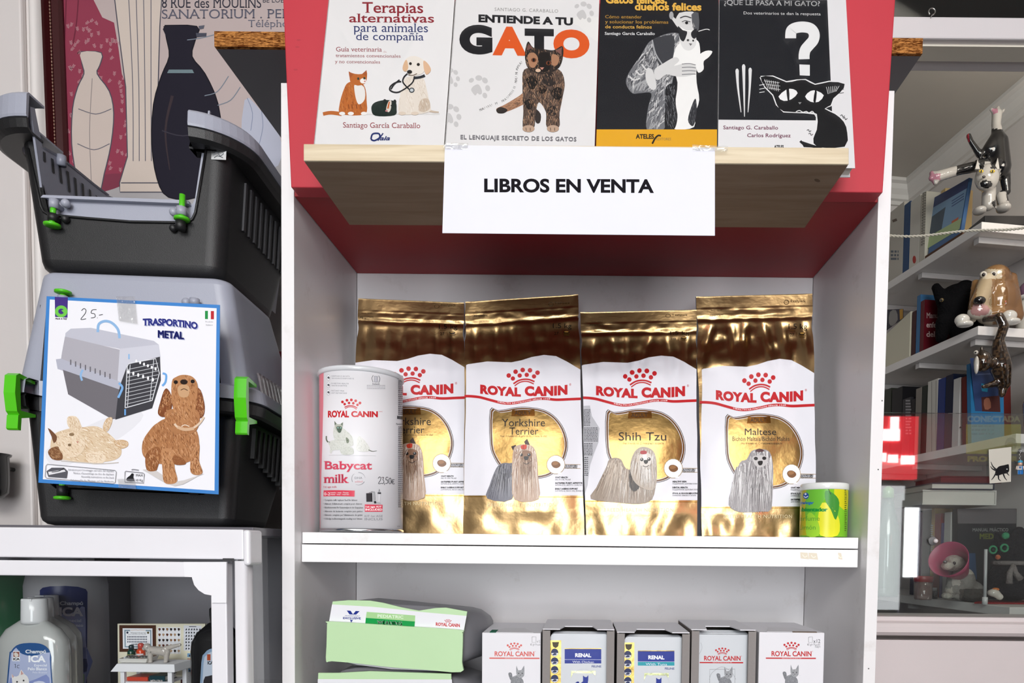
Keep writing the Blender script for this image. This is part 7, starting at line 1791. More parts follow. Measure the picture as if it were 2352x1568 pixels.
# ================================================================== back office seen through the window
EP = E0 - B2 * 0.0
def oe(px, py, off=0.0):
    """where the photograph's point meets the upright plane of the shelves' front edges, off metres behind it"""
    return PN(px, py, EP + B2 * off, B2)
def tpar(px, off=0.0): return (oe(px, 800, off) - EP).dot(A2)
def OP(t, d, z): return V((EP.x, EP.y, 0)) + A2 * t + B2 * d + V((0, 0, z))
def hbox(mb, t0, t1, d0, d1, z0, z1, bevel=0, mat=None, color=None):
    return mb.hexa([OP(t0, d0, z0), OP(t0, d1, z0), OP(t0, d1, z1), OP(t0, d0, z1), OP(t1, d0, z0), OP(t1, d1, z0), OP(t1, d1, z1), OP(t1, d0, z1)], bevel, mat, color)
SH = []
for i, (tn, zt_, lab) in enumerate(((0.0, oe(2255, 509).z, 'topmost white office shelf, under the upside-down cat figurine'), (0.0, oe(2256, 744).z, 'white office shelf under the brown dog bust and the dark plush dog'), (-.16, oe(2180, 1028).z, 'white office shelf carrying a full row of standing books, third from the top'), (-.16, oe(2040, 1363).z, 'lowest white office shelf with the plush toys, just above the window sill'))):
    o = thing('wall_shelf', OP(.3, .13, zt_ - .012), lab, 'shelf', 'white shelves in the back office')
    mb = MB('melamine', '#e0ddda'); hbox(mb, tn, .755, 0, .268, zt_ - .026, zt_, .001); mb.obj('board', o)
    for tb_ in (tn + .035, .30, .60):
        mb = MB('melamine', '#bdbab8'); hbox(mb, tb_, tb_ + .022, .02, .268, zt_ - .044, zt_ - .0265, .001); mb.obj('batten', o)
    SH.append(zt_)
S1, S2, S3, S4 = SH
def obook(label, x0, x1, ytop, sh, color, off=.015, deep=.15, spine=None, group='books in the back office', lean=0.0, hfix=None, face=None, facecol=None):
    """standing book whose spine the photograph shows from x0 to x1 with its top at ytop"""
    t0, t1 = tpar(x1, off), tpar(x0, off); z1 = hfix or oe((x0 + x1) / 2, ytop, off).z; z0 = sh + .0006
    th = t1 - t0; t0 += .0004; t1 -= .0004
    o = thing('office_book', OP((t0 + t1) / 2, off + deep / 2, z0), label, 'book', group)
    def Q(t, d, z): return OP(t + lean * (z - z0), d, z)
    def bx(mb, a, b, d0, d1, h0, h1): mb.hexa([Q(a, d0, h0), Q(a, d1, h0), Q(a, d1, h1), Q(a, d0, h1), Q(b, d0, h0), Q(b, d1, h0), Q(b, d1, h1), Q(b, d0, h1)])
    c = MB('gloss_print', color); k = min(.0025, th * .2)
    bx(c, t0, t0 + k, off, off + deep, z0, z1); bx(c, t1 - k, t1, off, off + deep, z0, z1); bx(c, t0 + k, t1 - k, off, off + k, z0, z1)
    if spine:
        A = Art(c, Surf(OP(0, off, 0), B2), 'gloss_print', .00002, 3); spine(A)
    if face:
        A = Art(c, Surf(OP(t0 + lean * .1, 0, 0), A2), 'gloss_print', .00002, 3); face(A)
    c.obj('cover', o)
    p = MB('paper', '#cfc9ba'); bx(p, t0 + k, t1 - k, off + k, off + deep - .002, z0 + .002, z1 - .003); p.obj('pages', o)
    return o
# ---- top shelf
obook('white thin book at the window edge, leftmost on the topmost office shelf', 2028, 2067, 486, S1, '#b5b0a6', spine=lambda A: (A.line([(2050, 508), (2060, 504)], 6, '#5a4a40', 0), A.tiny(2046, 2064, 575, 600, 3, '#5d6570', 4, .6)))
obook('narrow blue book beside the white ones on the topmost office shelf', 2068, 2081, 474, S1, '#22456e')
obook('white book with a red mark low on its spine, topmost office shelf', 2082, 2104, 463, S1, '#c5c1b8', spine=lambda A: (A.ell(2100, 596, 4, 9, '#a8322c')))
sp = obook('white spiral-bound book on the topmost office shelf', 2105, 2117, 452, S1, '#b9b4a8', deep=.05)
mb = MB('steel', '#55524e')
for i in range(20):
    zz = oe(2112, 452 + i * 6, .012).z; c = OP(tpar(2112, .012), .014, zz); mb.tube([c + A2 * (.006 * math.cos(a)) + B2 * (.006 * math.sin(a)) for a in [2 * math.pi * j / 8 for j in range(9)]], .0007, 5)
mb.obj('spiral', sp)
obook('cream book with an orange top, behind the blue picture book', 2150, 2160, 444, S1, '#c2a878', off=.07, deep=.1)
bp = [oe(2131, 574, .02), oe(2204, 527, .02), oe(2226, 408, .045), oe(2147, 454, .045)]
zs_ = S1 + .0008
bp[0].z = bp[1].z = zs_
o = thing('picture_book', (bp[0] + bp[1]) / 2, 'blue picture book leaning face-out under the cat figurine\'s paw', 'book')
mb = MB('gloss_print', '#4a6a94'); n_ = (bp[1] - bp[0]).cross(bp[3] - bp[0]).normalized(); n_ = n_ if n_.dot(B2) > 0 else -n_
mb.prism(bp, n_ * .012); S_ = plane3(bp[0], bp[1], bp[3]); A = Art(mb, S_, 'gloss_print', .00002)
A.poly([(2138, 458), (2226, 409), (2221, 432), (2134, 482)], '#39456f'); A.poly([(2134, 482), (2221, 432), (2209, 500), (2124, 548)], '#7d9cba'); A.poly([(2130, 505), (2172, 475), (2162, 530), (2122, 556)], '#4d5a66'); A.poly([(2186, 508), (2202, 498), (2199, 512), (2185, 520)], '#c06a4a'); A.poly([(2124, 548), (2209, 500), (2204, 526), (2120, 577)], '#a9bc8c')
for i in range(3): A.line([(2186, 470 + i * 6 - 8), (2214, 452 + i * 6 - 8)], 1.6, '#3a4a78', 0)
mb.obj('cover', o)
st = MB('pine', '#5c4030'); hbox(st, tpar(2206, .01), tpar(2122, .01), .004, .016, S1 + .0006, S1 + .010); tag(st.obj('wooden_ledge'), 'thin brown wooden ledge strip under the blue picture book', 'strip')
# ---- cat figurine standing on its front paws
Yf = 2.125
def Gp(x, y, dy=0.0): return P(x, y, Yf + dy)
u = Yf / FPX
fg_ = thing('cat_figurine', Gp(2285, 500), 'black and white upside-down cat figurine with pink paws on a black base', 'figurine')
bb0, bb1 = Gp(2237, 500), Gp(2337, 500)
mb = MB('shiny_plastic', '#121214'); zb_ = S1 + .0006
mb.box(bb0.x, bb1.x, Yf - .056, Yf + .04, zb_, zb_ + 20 * u, .002); mb.obj('base', fg_)
zt_ = zb_ + 20 * u
def ccol(c):
    W_, K_, Pk = '#b5b0aa', '#131316', '#b07a8a'
    q = None
    v = c - CAM; vv = (v.dot(_r) / v.dot(_f) * FPX + CX, -v.dot(_u) / v.dot(_f) * FPX + CY); x, y = vv
    if y < 268: return Pk if (x - 2286) ** 2 + (y - 254) ** 2 < 60 else W_
    if y < 296: return W_
    if x < 2197: return Pk if x < 2160 and (y - 406) ** 2 < 60 or (x < 2145) else W_
    if x < 2226 and y < 350: return '#8a2430' if y < 330 else K_
    if y > 440: 
        if (x - 2285) ** 2 + (y - 468) ** 2 < 55: return K_
        return W_ if x < 2312 else (W_ if y > 462 else K_)
    if 2240 < x < 2298 and 372 < y < 446:
        if (x - 2265) ** 2 / 200 + (y - 423) ** 2 / 90 < 1: return K_
        if y < 388 and abs(x - 2268) > 8: return K_
        return W_
    return K_
def skin2(name, parent, parts, vox, colf, mat='ceramic', floor=None):
    mb = MB(mat, '#fff'); skin(mb, parts, vox, colf, mat)
    if floor is not None: mb.v = [(a, b, max(c, floor)) for a, b, c in mb.v]
    return mb.obj(name, parent)
skin2('body', fg_, [
    (Gp(2292, 330), 22 * u, Gp(2296, 385), 24 * u), (Gp(2306, 380, .01), 14 * u, Gp(2312, 440, .01), 9 * u), (Gp(2272, 345), 16 * u, Gp(2290, 320), 18 * u),
    (Gp(2292, 320), 15 * u, Gp(2288, 285), 9 * u), (Gp(2288, 285), 10 * u, Gp(2290, 262), 11 * u), (Gp(2278, 252), 5 * u), (Gp(2292, 248), 5 * u), (Gp(2304, 254), 5 * u),
    (Gp(2262, 378), 13 * u, Gp(2205, 390), 11 * u), (Gp(2205, 390), 11 * u, Gp(2150, 406), 12 * u), (Gp(2140, 398), 6 * u), (Gp(2138, 410), 6 * u), (Gp(2148, 420), 6 * u),
    (Gp(2250, 355), 8 * u, Gp(2230, 325), 6 * u), (Gp(2230, 325), 6 * u, Gp(2225, 312), 6 * u),
    (Gp(2267, 408, -.03), (26 * u, 20 * u, 30 * u)), (Gp(2262, 424, -.045), (16 * u, 14 * u, 12 * u)), (Gp(2246, 376, -.025), 7 * u, Gp(2242, 368, -.025), 3 * u), (Gp(2290, 376, -.025), 7 * u, Gp(2294, 364, -.025), 3 * u),
    (Gp(2272, 435, -.01), 15 * u, Gp(2270, 470, -.01), 14 * u), (Gp(2250, 484, -.03), (14 * u, 16 * u, 9 * u)), (Gp(2305, 478, -.02), (15 * u, 18 * u, 10 * u)), (Gp(2300, 450), 12 * u, Gp(2306, 474, -.01), 12 * u)], .0045, ccol, floor=zt_ + .0004)
mb = MB('ceramic', '#d8b838')
for x in (2254, 2280): mb.ball(Gp(x, 393, -.058), (5.5 * u, 2 * u, 3.4 * u), seg=10); mb.ball(Gp(x, 393, -.0605), (1.8 * u, 1.5 * u, 2.6 * u), seg=8, color='#111')
mb.ball(Gp(2260, 406, -.060), (4 * u, 2 * u, 2.6 * u), seg=8, color='#22181a'); mb.obj('face', fg_)
mb = MB('ceramic', '#c4c0ba')
for x0, x1, x2, y in ((2240, 2251, 2246, 366), (2284, 2296, 2292, 362)): 
    a, b, c = Gp(x0, 388, -.05), Gp(x1, 388, -.05), Gp(x2, y, -.04); mb.prism([a, b, c], (0, .004, 0))
mb.obj('inner_ear', fg_)
# ---- second shelf
def magfile(x0, x1, ylow, yhigh, label):
    t0, t1 = tpar(x1, .012), tpar(x0, .012); z0 = S2 + .0006; zl_, zh_ = oe(x0, ylow, .012).z, oe(x1, yhigh, .012).z
    o = thing('magazine_file', OP((t0 + t1) / 2, .1, z0), label, 'file'); mb = MB('card', '#c9c5b0')
    mb.hexa([OP(t1, .012, z0), OP(t0, .012, z0), OP(t0, .012, zh_), OP(t1, .012, zl_), OP(t1, .2, z0), OP(t0, .2, z0), OP(t0, .2, zh_), OP(t1, .2, zl_)]); mb.obj('box', o)
    return o
magfile(2020, 2089, 782, 716, 'cream slanted magazine file on the second office shelf')
q = [oe(2036, 756, .013), oe(2058, 741, .013), oe(2074, 712, .013), oe(2036, 710, .013)]
mb = MB('gloss_print', '#2c2a3a'); pc = [oe(2036, 758, .05), oe(2074, 730, .05), oe(2074, 709, .05), oe(2036, 711, .05)]
mb.prism(pc, B2 * .002); A = Art(mb, plane3(pc[0], pc[1], pc[3]), 'gloss_print', .00002); A.poly([(2044, 716), (2058, 712), (2062, 734), (2050, 748), (2042, 742)], '#8d8a86', sm=2); A.poly([(2066, 711), (2074, 709), (2074, 730), (2067, 735)], '#b98a2c')
pcx = tag(mb.obj('picture_card'), 'small dark picture card tucked behind the cream magazine file', 'card')
obook('thin dark maroon booklet beside the cream magazine file', 2093, 2102, 716, S2, '#3d1a1e')
def med(A):
    for i, t in enumerate(('Manual', 'enfer', 'del')): A.text(t, 2128, 2162 if i == 0 else 2156 if i == 1 else 2148, 730 + 21.5 * i, 717 + 21.5 * i, '#c9b2ae', serif=.05, bold=.02)
cv = obook('dark red manual with white lettering behind the black plush dog', 2112, 2121, 692, S2, '#5c1620', deep=.14, face=med)
obook('blue and cream book beside the dark red manual', 2103, 2111, 680, S2, '#3a6a94')
# black plush dog
Yd_ = 2.235
D_ = lambda x, y, dy=0: P(x, y, Yd_ + dy); u = Yd_ / FPX
pd = thing('plush_dog', D_(2190, 780), 'black plush dog with an amber eye lying on the second office shelf', 'plush toy')
zpd = S2 + .0006
skin2('body', pd, [(D_(2205, 690, .02), (50 * u, 40 * u, 38 * u)), (D_(2185, 715, .0), (30 * u, 26 * u, 32 * u)), (D_(2168, 695, .0), 16 * u, D_(2150, 660, .02), 10 * u), (D_(2168, 740, -.01), 18 * u, D_(2162, 775, -.01), 13 * u), (D_(2196, 740), 22 * u, D_(2200, 770), 16 * u), (D_(2225, 720, .04), 36 * u, D_(2230, 770, .03), 24 * u), (D_(2215, 668, .03), 24 * u)], .006, lambda c: '#0b0b0d', 'fabric', zpd)
mb = MB('ceramic', '#6a5a3a'); mb.ball(D_(2163, 689, -.032), 4.4 * u, seg=10); mb.ball(D_(2162, 689, -.040), 2.4 * u, seg=8, color='#060606'); mb.obj('eye', pd)
# brown dog bust
Yb = 2.14
D3 = lambda x, y, dy=0: P(x, y, Yb + dy); u = Yb / FPX
zs2 = S2 + .0006
db = thing('dog_bust', D3(2290, 738), 'brown and white glazed basset head bust with white paws, on the second office shelf', 'figurine')
def bcol(c):
    v = c - CAM; x, y = v.dot(_r) / v.dot(_f) * FPX + CX, -v.dot(_u) / v.dot(_f) * FPX + CY
    if y > 712 and x < 2280: return '#b88a88' if (x - 2250) ** 2 / 500 + (y - 712) ** 2 / 200 < 1 and y < 725 else '#cfc9bc'
    if (x - 2252) ** 2 / 420 + (y - 710) ** 2 / 180 < 1: return '#bb8f8a'
    if 2249 < x < 2300 and 618 < y < 640: return '#cdbfa4'
    if x < 2290 and y > 640 and x > 2246 - (y - 640) * .1: return '#b09c7c' if x < 2278 else '#94704a'
    if x > 2308: return '#7a5634'
    return '#8c6840' if x < 2246 else '#947048'
skin2('head', db, [(D3(2285, 640), (32 * u, 34 * u, 30 * u)), (D3(2268, 645, -.03), 18 * u, D3(2248, 696, -.06), 20 * u), (D3(2250, 716, -.055), (26 * u, 22 * u, 16 * u)), (D3(2296, 690), (40 * u, 36 * u, 52 * u)), (D3(2322, 640, -.01), 14 * u, D3(2330, 725, -.01), 20 * u), (D3(2240, 650, .0), 9 * u, D3(2232, 730, -.01), 12 * u), (D3(2290, 726), (44 * u, 36 * u, 18 * u))], .0055, bcol, floor=zs2)
mb = MB('ceramic', '#0e0c0c'); mb.ball(D3(2250, 690, -.088), (13 * u, 10 * u, 9 * u), seg=12); mb.obj('nose', db)
mb = MB('ceramic', '#d5cfc2')
for x, y in ((2259, 630), (2282, 629)): mb.ball(D3(x, y, -.043), (8 * u, 6 * u, 7 * u), seg=12); mb.ball(D3(x, y + .5, -.0475), (4 * u, 4 * u, 4.4 * u), seg=8, color='#1a1412')
mb.obj('eyes', db)
for pp_ in (((2210, 735), (2218, 750 - 14)), ((2318, 726), (2326, 730))):
    mb = MB('ceramic', '#cfccc4'); (x, y), (x2, y2) = pp_; mb.ball(D3(x, y, -.07), (16 * u, 14 * u, 13 * u), seg=14); mb.ball(D3(x2 - 2, y2 + 8, -.08), (18 * u, 14 * u, 8 * u), seg=14)
    mb.v = [(a, b, max(c, zs2)) for a, b, c in mb.v]; mb.obj('paw', db)
# white figure with a mauve glass ball
wf = thing('lidded_jar', D3(2349, 700), 'white jar with a mauve glass ball lid beside the dog bust', 'jar')
c = D3(2362, 700, .05); u2 = (Yb + .05) / FPX; mb = MB('ceramic', '#c9c6bd'); mb.lathe((c.x, c.y, 0), [(20 * u2, zs2), (24 * u2, zs2 + .03), (22 * u2, zs2 + 80 * u2), (15 * u2, zs2 + 92 * u2)], 28); mb.obj('jar', wf)
mb = MB('ceramic', '#7a5a70'); mb.ball((c.x, c.y, zs2 + 112 * u2), 21 * u2, seg=18); mb.obj('ball_lid', wf)
mb = MB('ceramic', '#d8d5d0'); mb.lathe((c.x, c.y, 0), [(20 * u2, zs2 + 92 * u2), (27 * u2, zs2 + 97 * u2), (20 * u2, zs2 + 100 * u2)], 24); mb.obj('collar', wf)
# hanging brown cat
Yh = 2.02
D4 = lambda x, y, dy=0: P(x, y, Yh + dy); u = Yh / FPX
hc = thing('hanging_cat', D4(2295, 740), 'mottled brown cat figure hanging by its paw from the second office shelf', 'figurine')
def hcol(c):
    k = noise.noise(c * 130); return '#4a3826' if k > .12 else '#2a1d13' if k > -.2 else '#1c130c'
zled = S2
skin2('body', hc, [(P(2262, 734, 2.075), 7 * u, D4(2296, 727), 10 * u), (D4(2296, 727), 10 * u, D4(2306, 750), 11 * u), (D4(2306, 750), 11 * u, D4(2293, 785), 12 * u), (D4(2293, 785), 13 * u, D4(2298, 840), 24 * u), (D4(2298, 840), 24 * u, D4(2306, 880), 15 * u), (D4(2306, 880), 12 * u, D4(2301, 905), 8 * u), (D4(2257, 830, -.02), (19 * u, 18 * u, 24 * u)), (D4(2272, 835, -.01), 12 * u, D4(2288, 830), 12 * u), (D4(2254, 806, -.02), 6 * u, D4(2255, 795, -.02), 3 * u), (D4(2288, 880), 9 * u, D4(2258, 888, -.01), 5 * u)], .0045, hcol, 'ceramic')
hc.children[0].data.transform(Matrix.Translation((0, 0, 0)))
mb = MB('ceramic', '#c9c4ba'); mb.ball(D4(2243, 838, -.035), (5 * u, 6 * u, 20 * u), seg=12); mb.ball(D4(2242, 809, -.038), (5 * u, 4 * u, 4.5 * u), seg=10); mb.ball(D4(2241, 809, -.042), 2 * u, seg=8, color='#111'); mb.obj('face', hc)
# ---- third shelf: a full row of books
row = [('dark green thin book half hidden by the white unit, third office shelf', 2020, 2050, 895, '#2a2e26'), ('black book beside the dark green one, third office shelf', 2052, 2076, 890, '#101014'), ('black book with grey lettering down its spine, third office shelf', 2077, 2096, 913, '#2a2a2e'), ('thin black book between the lettered and the cream ones', 2097, 2106, 915, '#0e0e12'), ('cream and grey book on the third office shelf', 2107, 2120, 890, '#7a746c'), ('dark green narrow book on the third office shelf', 2121, 2133, 885, '#141f18'), ('thick white book with ridged spine on the third office shelf', 2134, 2157, 872, '#bcbab2'), ('blue book with white lettering beside the thick white one', 2158, 2174, 868, '#22346c'), ('dark navy book on the third office shelf', 2175, 2192, 860, '#101830')]
def lettered(x0, x1, y0, y1):
    return lambda A: A.tiny(x0, x1, y0, y1, 12, '#8d8a8c', 5, .55)
for lab, x0, x1, yt, col in row:
    obook(lab, x0, x1, yt, S3, col, off=.012, spine=lettered(2080, 2093, 918, 1000) if 'lettering down' in lab else (lambda A: (A.line([(2140, 876), (2140, 1040)], 1.6, '#8f8d86', 0), A.line([(2150, 874), (2150, 1036)], 1.6, '#8f8d86', 0))) if 'ridged' in lab else None)
obook('white book with a small black mark, standing next to the leaning red one', 2193, 2208, 868, S3, '#b9b8b6', off=.012, spine=lambda A: A.ell(2206, 981, 2.4, 1.6, '#222'))
obook('dark red leaning book on the third office shelf', 2218, 2229, 862, S3, '#5a1714', off=.012, lean=.07)
obook('tall blue picture book with its cover to the window behind the hanging cat', 2230, 2239, 832, S3, '#2b6f9e', off=.012, deep=.11, lean=.07, face=lambda A: (A.poly([(2228, 822), (2290, 822), (2300, 1000), (2246, 1006)], '#34456e'), A.poly([(2254, 912), (2296, 908), (2298, 946), (2256, 950)], '#4a2a28'), A.poly([(2260, 918), (2272, 914), (2276, 936), (2262, 940)], '#8a5a48', sm=2), A.poly([(2254, 880), (2270, 884), (2268, 900), (2255, 898)], '#2f86a8'), A.line([(2240, 860), (2278, 858)], 3, '#5f6f98', 0)))
c = OP(-.115, .16, S3); wv = thing('grey_vase', c, 'pale grey ceramic vase at the near end of the third office shelf', 'vase')
mb = MB('ceramic', '#8f8d8c'); mb.lathe((c.x, c.y, 0), [(.05, S3 + .0006), (.075, S3 + .04), (.08, S3 + .10), (.06, S3 + .17), (.045, S3 + .20), (.05, S3 + .215)], 32); mb.obj('vase', wv)
# ---- lowest shelf
z4 = S4 + .0006
stand = [('dark navy book behind the red-lidded jar, lowest office shelf', 2106, 2122, 1172, '#26263a'), ('purple book beside the navy one, lowest office shelf', 2123, 2131, 1175, '#4c2c48'), ('black book with white spine lettering, lowest office shelf', 2132, 2150, 1170, '#17171c'), ('thin tan book standing between black and red ones', 2152, 2159, 1166, '#a88a52'), ('red book standing behind the cone-collared plush dog', 2160, 2174, 1178, '#7a2622'), ('violet thin book beside the red one, lowest office shelf', 2175, 2181, 1200, '#3c2f6a'), ('white thick book beside the big dark manual', 2182, 2197, 1175, '#b5b2ae')]
for lab, x0, x1, yt, col in stand:
    obook(lab, x0, x1, yt, S4, col, off=.05, spine=(lambda A: A.tiny(2138, 2143, 1205, 1310, 22, '#a9a9ac', 6, .5)) if 'white spine' in lab else None)
# big dark manual, face out
tm_ = tpar(2198, .05) - .026; pm = lambda x, y: PN(x, y, OP(tm_, 0, 0), A2)
q = [pm(2199, 1330), pm(2335, 1330), pm(2335, 1168), pm(2199, 1168)]
q[0].z = q[1].z = z4
bm_ = thing('big_manual', (q[0] + q[1]) / 2, 'big dark manual with a grey top band standing face-out behind the black knitted cat', 'book')
mb = MB('gloss_print', '#15171c'); mb.prism(q, A2 * .022)
A = Art(mb, Surf(OP(tm_, 0, 0), A2), 'gloss_print', .00002); A.poly([(2199, 1169), (2334, 1169), (2334, 1202), (2200, 1202)], '#5c585a'); A.text('MANUAL PRÁCTICO', 2234, 2316, 1220, 1212, '#9a9a98', bold=.02, res=2); A.text('MED', 2250, 2282, 1237, 1224, '#77802c', bold=.04); A.poly([(2200, 1270), (2240, 1270), (2244, 1330), (2200, 1330)], '#26456a')
mb.obj('cover', bm_)
# lying books on top of the standing ones
zl = oe(2150, 1162, .05).z + .004
for t_ in stand: pass
def lying(label, x0, x1, y0, y1, Y, col, pagecol='#c9c6be', name='lying_book', zb=None, depth=.2):
    a, b = P(x0, y1, Y), P(x1, y1, Y); z0_, z1_ = zb if zb else (a.z, P(x0, y0, Y).z)
    o = thing(name, ((a + b) / 2), label, 'book', 'books in the back office')
    mb = MB('gloss_print', col); k = min(.004, (z1_ - z0_) * .15)
    mb.box(a.x, b.x, Y, Y + depth, z0_, z0_ + k); mb.box(a.x, b.x, Y, Y + depth, z1_ - k, z1_); mb.box(b.x - k, b.x, Y, Y + depth, z0_ + k, z1_ - k); mb.obj('cover', o)
    mb = MB('paper', pagecol); mb.box(a.x + .003, b.x - k, Y + .004, Y + depth - .004, z0_ + k, z1_ - k); mb.obj('pages', o); return z1_
ztop_books = max(oe((x0 + x1) / 2, yt, .05).z for _, x0, x1, yt, _ in stand)
ztop_books = max(ztop_books, q[2].z) + .0008
Yl = 2.14
th1 = (1162 - 1128) * Yl / FPX
z_a = lying('thick white volume lying across the standing books, lowest office shelf', 2118, 2288, 0, 1162, Yl, '#c4c2bc', zb=(ztop_books, ztop_books + th1))
z_b = lying('slim navy hardback lying on the thick white volume', 2140, 2284, 0, 1128, Yl - .01, '#1c2438', zb=(z_a + .0006, z_a + .0006 + 15 * Yl / FPX))
z_c = lying('thin dark red folder lying on top of the navy hardback', 2160, 2300, 0, 1112, Yl - .005, '#4a1418', '#5c2026', zb=(z_b + .0006, z_b + .022), depth=.17)
# red-lidded jar
Yj = 2.16
def jar2(name, label, x0, x1, ytop, body, lid_col, Y=Yj):
    a, b = P(x0, 1360, Y), P(x1, 1360, Y); r = (b.x - a.x) / 2; cx_ = (a.x + b.x) / 2; z1_ = P(x0, ytop, Y).z
    o = thing(name, (cx_, Y, z4), label, 'jar'); mb = MB('clear_plastic', body); mb.lathe((cx_, Y, 0), [(r * .82, z4), (r * .9, z4 + .004), (r * .95, z1_ - .018)], 28); mb.obj('cup', o)
    mb = MB('shiny_plastic', lid_col); mb.lathe((cx_, Y, 0), [(r, z1_ - .018), (r * 1.03, z1_ - .002), (r * .98, z1_)], 28); mb.obj('lid', o); return o
jar2('specimen_jar', 'clear specimen jar with a red lid, beside the plush dog with a cone', 2099, 2141, 1322, '#b59a94', '#a8242a')
c = P(2147, 1350, 2.2); vi = thing('small_vial', (c.x, c.y, z4), 'tiny dark vial with a white cap behind the red-lidded jar', 'vial'); mb = MB('shiny_plastic', '#1c1a1c'); mb.lathe((c.x, c.y, 0), [(.009, z4), (.009, z4 + .025)], 16); mb.obj('glass', vi); mb = MB('shiny_plastic', '#b9b9b9'); mb.lathe((c.x, c.y, 0), [(.008, z4 + .025), (.008, z4 + .036)], 16); mb.obj('cap', vi)
# grey plush dog with a pink cone
Yg = 2.09
D5 = lambda x, y, dy=0: P(x, y, Yg + dy); u = Yg / FPX
pg_ = thing('plush_dog', D5(2210, 1372), 'grey and white plush dog wearing a pink recovery cone, lowest office shelf', 'plush toy')
def gcol(c):
    v = c - CAM; x, y = v.dot(_r) / v.dot(_f) * FPX + CX, -v.dot(_u) / v.dot(_f) * FPX + CY
    if y < 1318: return '#b9b2a6'
    if y > 1352 and x > 2204: return '#4e4a46'
    if y > 1350 and (x < 2188): return '#a9a49a'
    return '#b0aaa2' if 2186 < x < 2206 and y < 1345 else '#837f7a'
skin2('body', pg_, [(D5(2212, 1335), (26 * u, 28 * u, 34 * u)), (D5(2224, 1356, .02), (34 * u, 34 * u, 26 * u)), (D5(2186, 1330, -.02), 12 * u, D5(2178, 1365, -.03), 10 * u), (D5(2174, 1368, -.05), (11 * u, 14 * u, 9 * u)), (D5(2206, 1345, -.03), 10 * u, D5(2204, 1366, -.04), 10 * u), (D5(2200, 1370, -.055), (10 * u, 14 * u, 8 * u)), (D5(2236, 1370, -.01), (24 * u, 26 * u, 12 * u)), (D5(2192, 1292, -.015), (24 * u, 24 * u, 20 * u)), (D5(2176, 1299, -.04), (14 * u, 14 * u, 11 * u)), (D5(2206, 1315), 14 * u), (D5(2206, 1281, -.01), 7 * u)], .0055, gcol, 'fabric', z4)
mb = MB('ceramic', '#1a1818'); mb.ball(D5(2192, 1293, -.047), (3.4 * u, 3 * u, 4 * u), seg=10); mb.ball(D5(2171, 1290, -.062), (5 * u, 4 * u, 4 * u), seg=10, color='#55504e'); mb.obj('face', pg_)
a, b = D5(2208, 1318, 0), D5(2178, 1283, -.075); ax = (b - a).normalized(); mb = MB('plastic', '#a8345c')
e1 = ax.orthogonal().normalized(); e2 = ax.cross(e1); rings = []
for k, (r, h) in enumerate(((16, 0), (24, .3), (33, .65), (42, 1.0))): rings.append([a + (b - a) * h + (e1 * math.cos(t) + e2 * math.sin(t)) * r * u for t in [2 * math.pi * i / 36 for i in range(36)]])
mb.loft(rings, True, False); c_ = mb.obj('cone', pg_); solid(c_, .002)
mb = MB('fabric', '#2a2226'); mb.tube([a - ax * .002 + (e1 * math.cos(t) + e2 * math.sin(t)) * 17 * u for t in [2 * math.pi * i / 24 for i in range(25)]], 4 * u, 8); mb.obj('collar', pg_)
# black knitted cat on a red cloth
Yk = 2.06
D6 = lambda x, y, dy=0: P(x, y, Yk + dy); u = Yk / FPX
mb = MB('fabric', '#8e1f22'); cc = [D6(2238, 1384, -.05), D6(2380, 1388, -.06), D6(2380, 1370, .06), D6(2250, 1374, .05)]
mb.prism([V((p.x, p.y, z4)) for p in cc], (0, 0, .004)); tag(mb.obj('red_cloth'), 'red cloth spread under the black knitted cat on the lowest office shelf', 'cloth')
zc4 = z4 + .0046
kc = thing('knitted_cat', D6(2320, 1368), 'black knitted cat toy with green eyes and a grey scarf, sitting on the red cloth', 'plush toy')
skin2('body', kc, [(D6(2320, 1330), (48 * u, 42 * u, 48 * u)), (D6(2322, 1354), (52 * u, 46 * u, 26 * u)), (D6(2318, 1262), (40 * u, 36 * u, 34 * u)), (D6(2340, 1228, .0), (18 * u, 12 * u, 20 * u)), (D6(2296, 1246), 12 * u, D6(2288, 1226), 6 * u), (D6(2318, 1288), 26 * u)], .006, lambda c: '#17161b', 'fabric', zc4)
mb = MB('fabric', '#3d8a62')
for x, y in ((2281, 1262), (2307, 1258)):
    mb.tube([D6(x + 8 * math.cos(t), y + 8 * math.sin(t), -.075 + (0 if x > 2300 else .008)) for t in [2 * math.pi * i / 18 for i in range(19)]], 2.2 * u, 8); mb.ball(D6(x, y, -.072), 4 * u, seg=8, color='#20302c')
mb.ball(D6(2310, 1230, -.03), (9 * u, 5 * u, 8 * u), seg=10); mb.obj('eyes', kc)
mb = MB('fabric', '#b0603e'); mb.ball(D6(2292, 1279, -.078), 5.5 * u, seg=10); mb.obj('nose', kc)
mb = MB('fabric', '#77706e'); mb.tube([D6(2320 + 40 * math.cos(t), 1292 - 5 * math.sin(t * 2) * 0, -.0) + V((0, -.052 * math.sin(t), 0)) for t in [math.pi * i / 14 for i in range(15)]], 5 * u, 8)
for x2, y2 in ((2318, 1340), (2344, 1330)): mb.tube([D6(2328, 1296, -.066), D6((2328 + x2) / 2 - 4, 1315, -.078), D6(x2, y2, -.078)], [4 * u, 6 * u, 7 * u], 8)
mb.obj('scarf', kc)
mb = MB('ceramic', '#c9c2b8'); wt = thing('white_toy', D6(2284, 1368, -.075), 'tiny white toy with an orange cap lying on the red cloth', 'toy')
skin2('body', wt, [(D6(2282, 1361, -.075), (14 * u, 12 * u, 9 * u)), (D6(2296, 1370, -.08), 8 * u), (D6(2290, 1366, -.078), 8 * u)], .004, lambda c: '#c9c2b8', floor=zc4)
mb = MB('ceramic', '#c06a22'); mb.ball(D6(2287, 1353, -.075), (8 * u, 7 * u, 4 * u), seg=10); mb.obj('cap', wt)
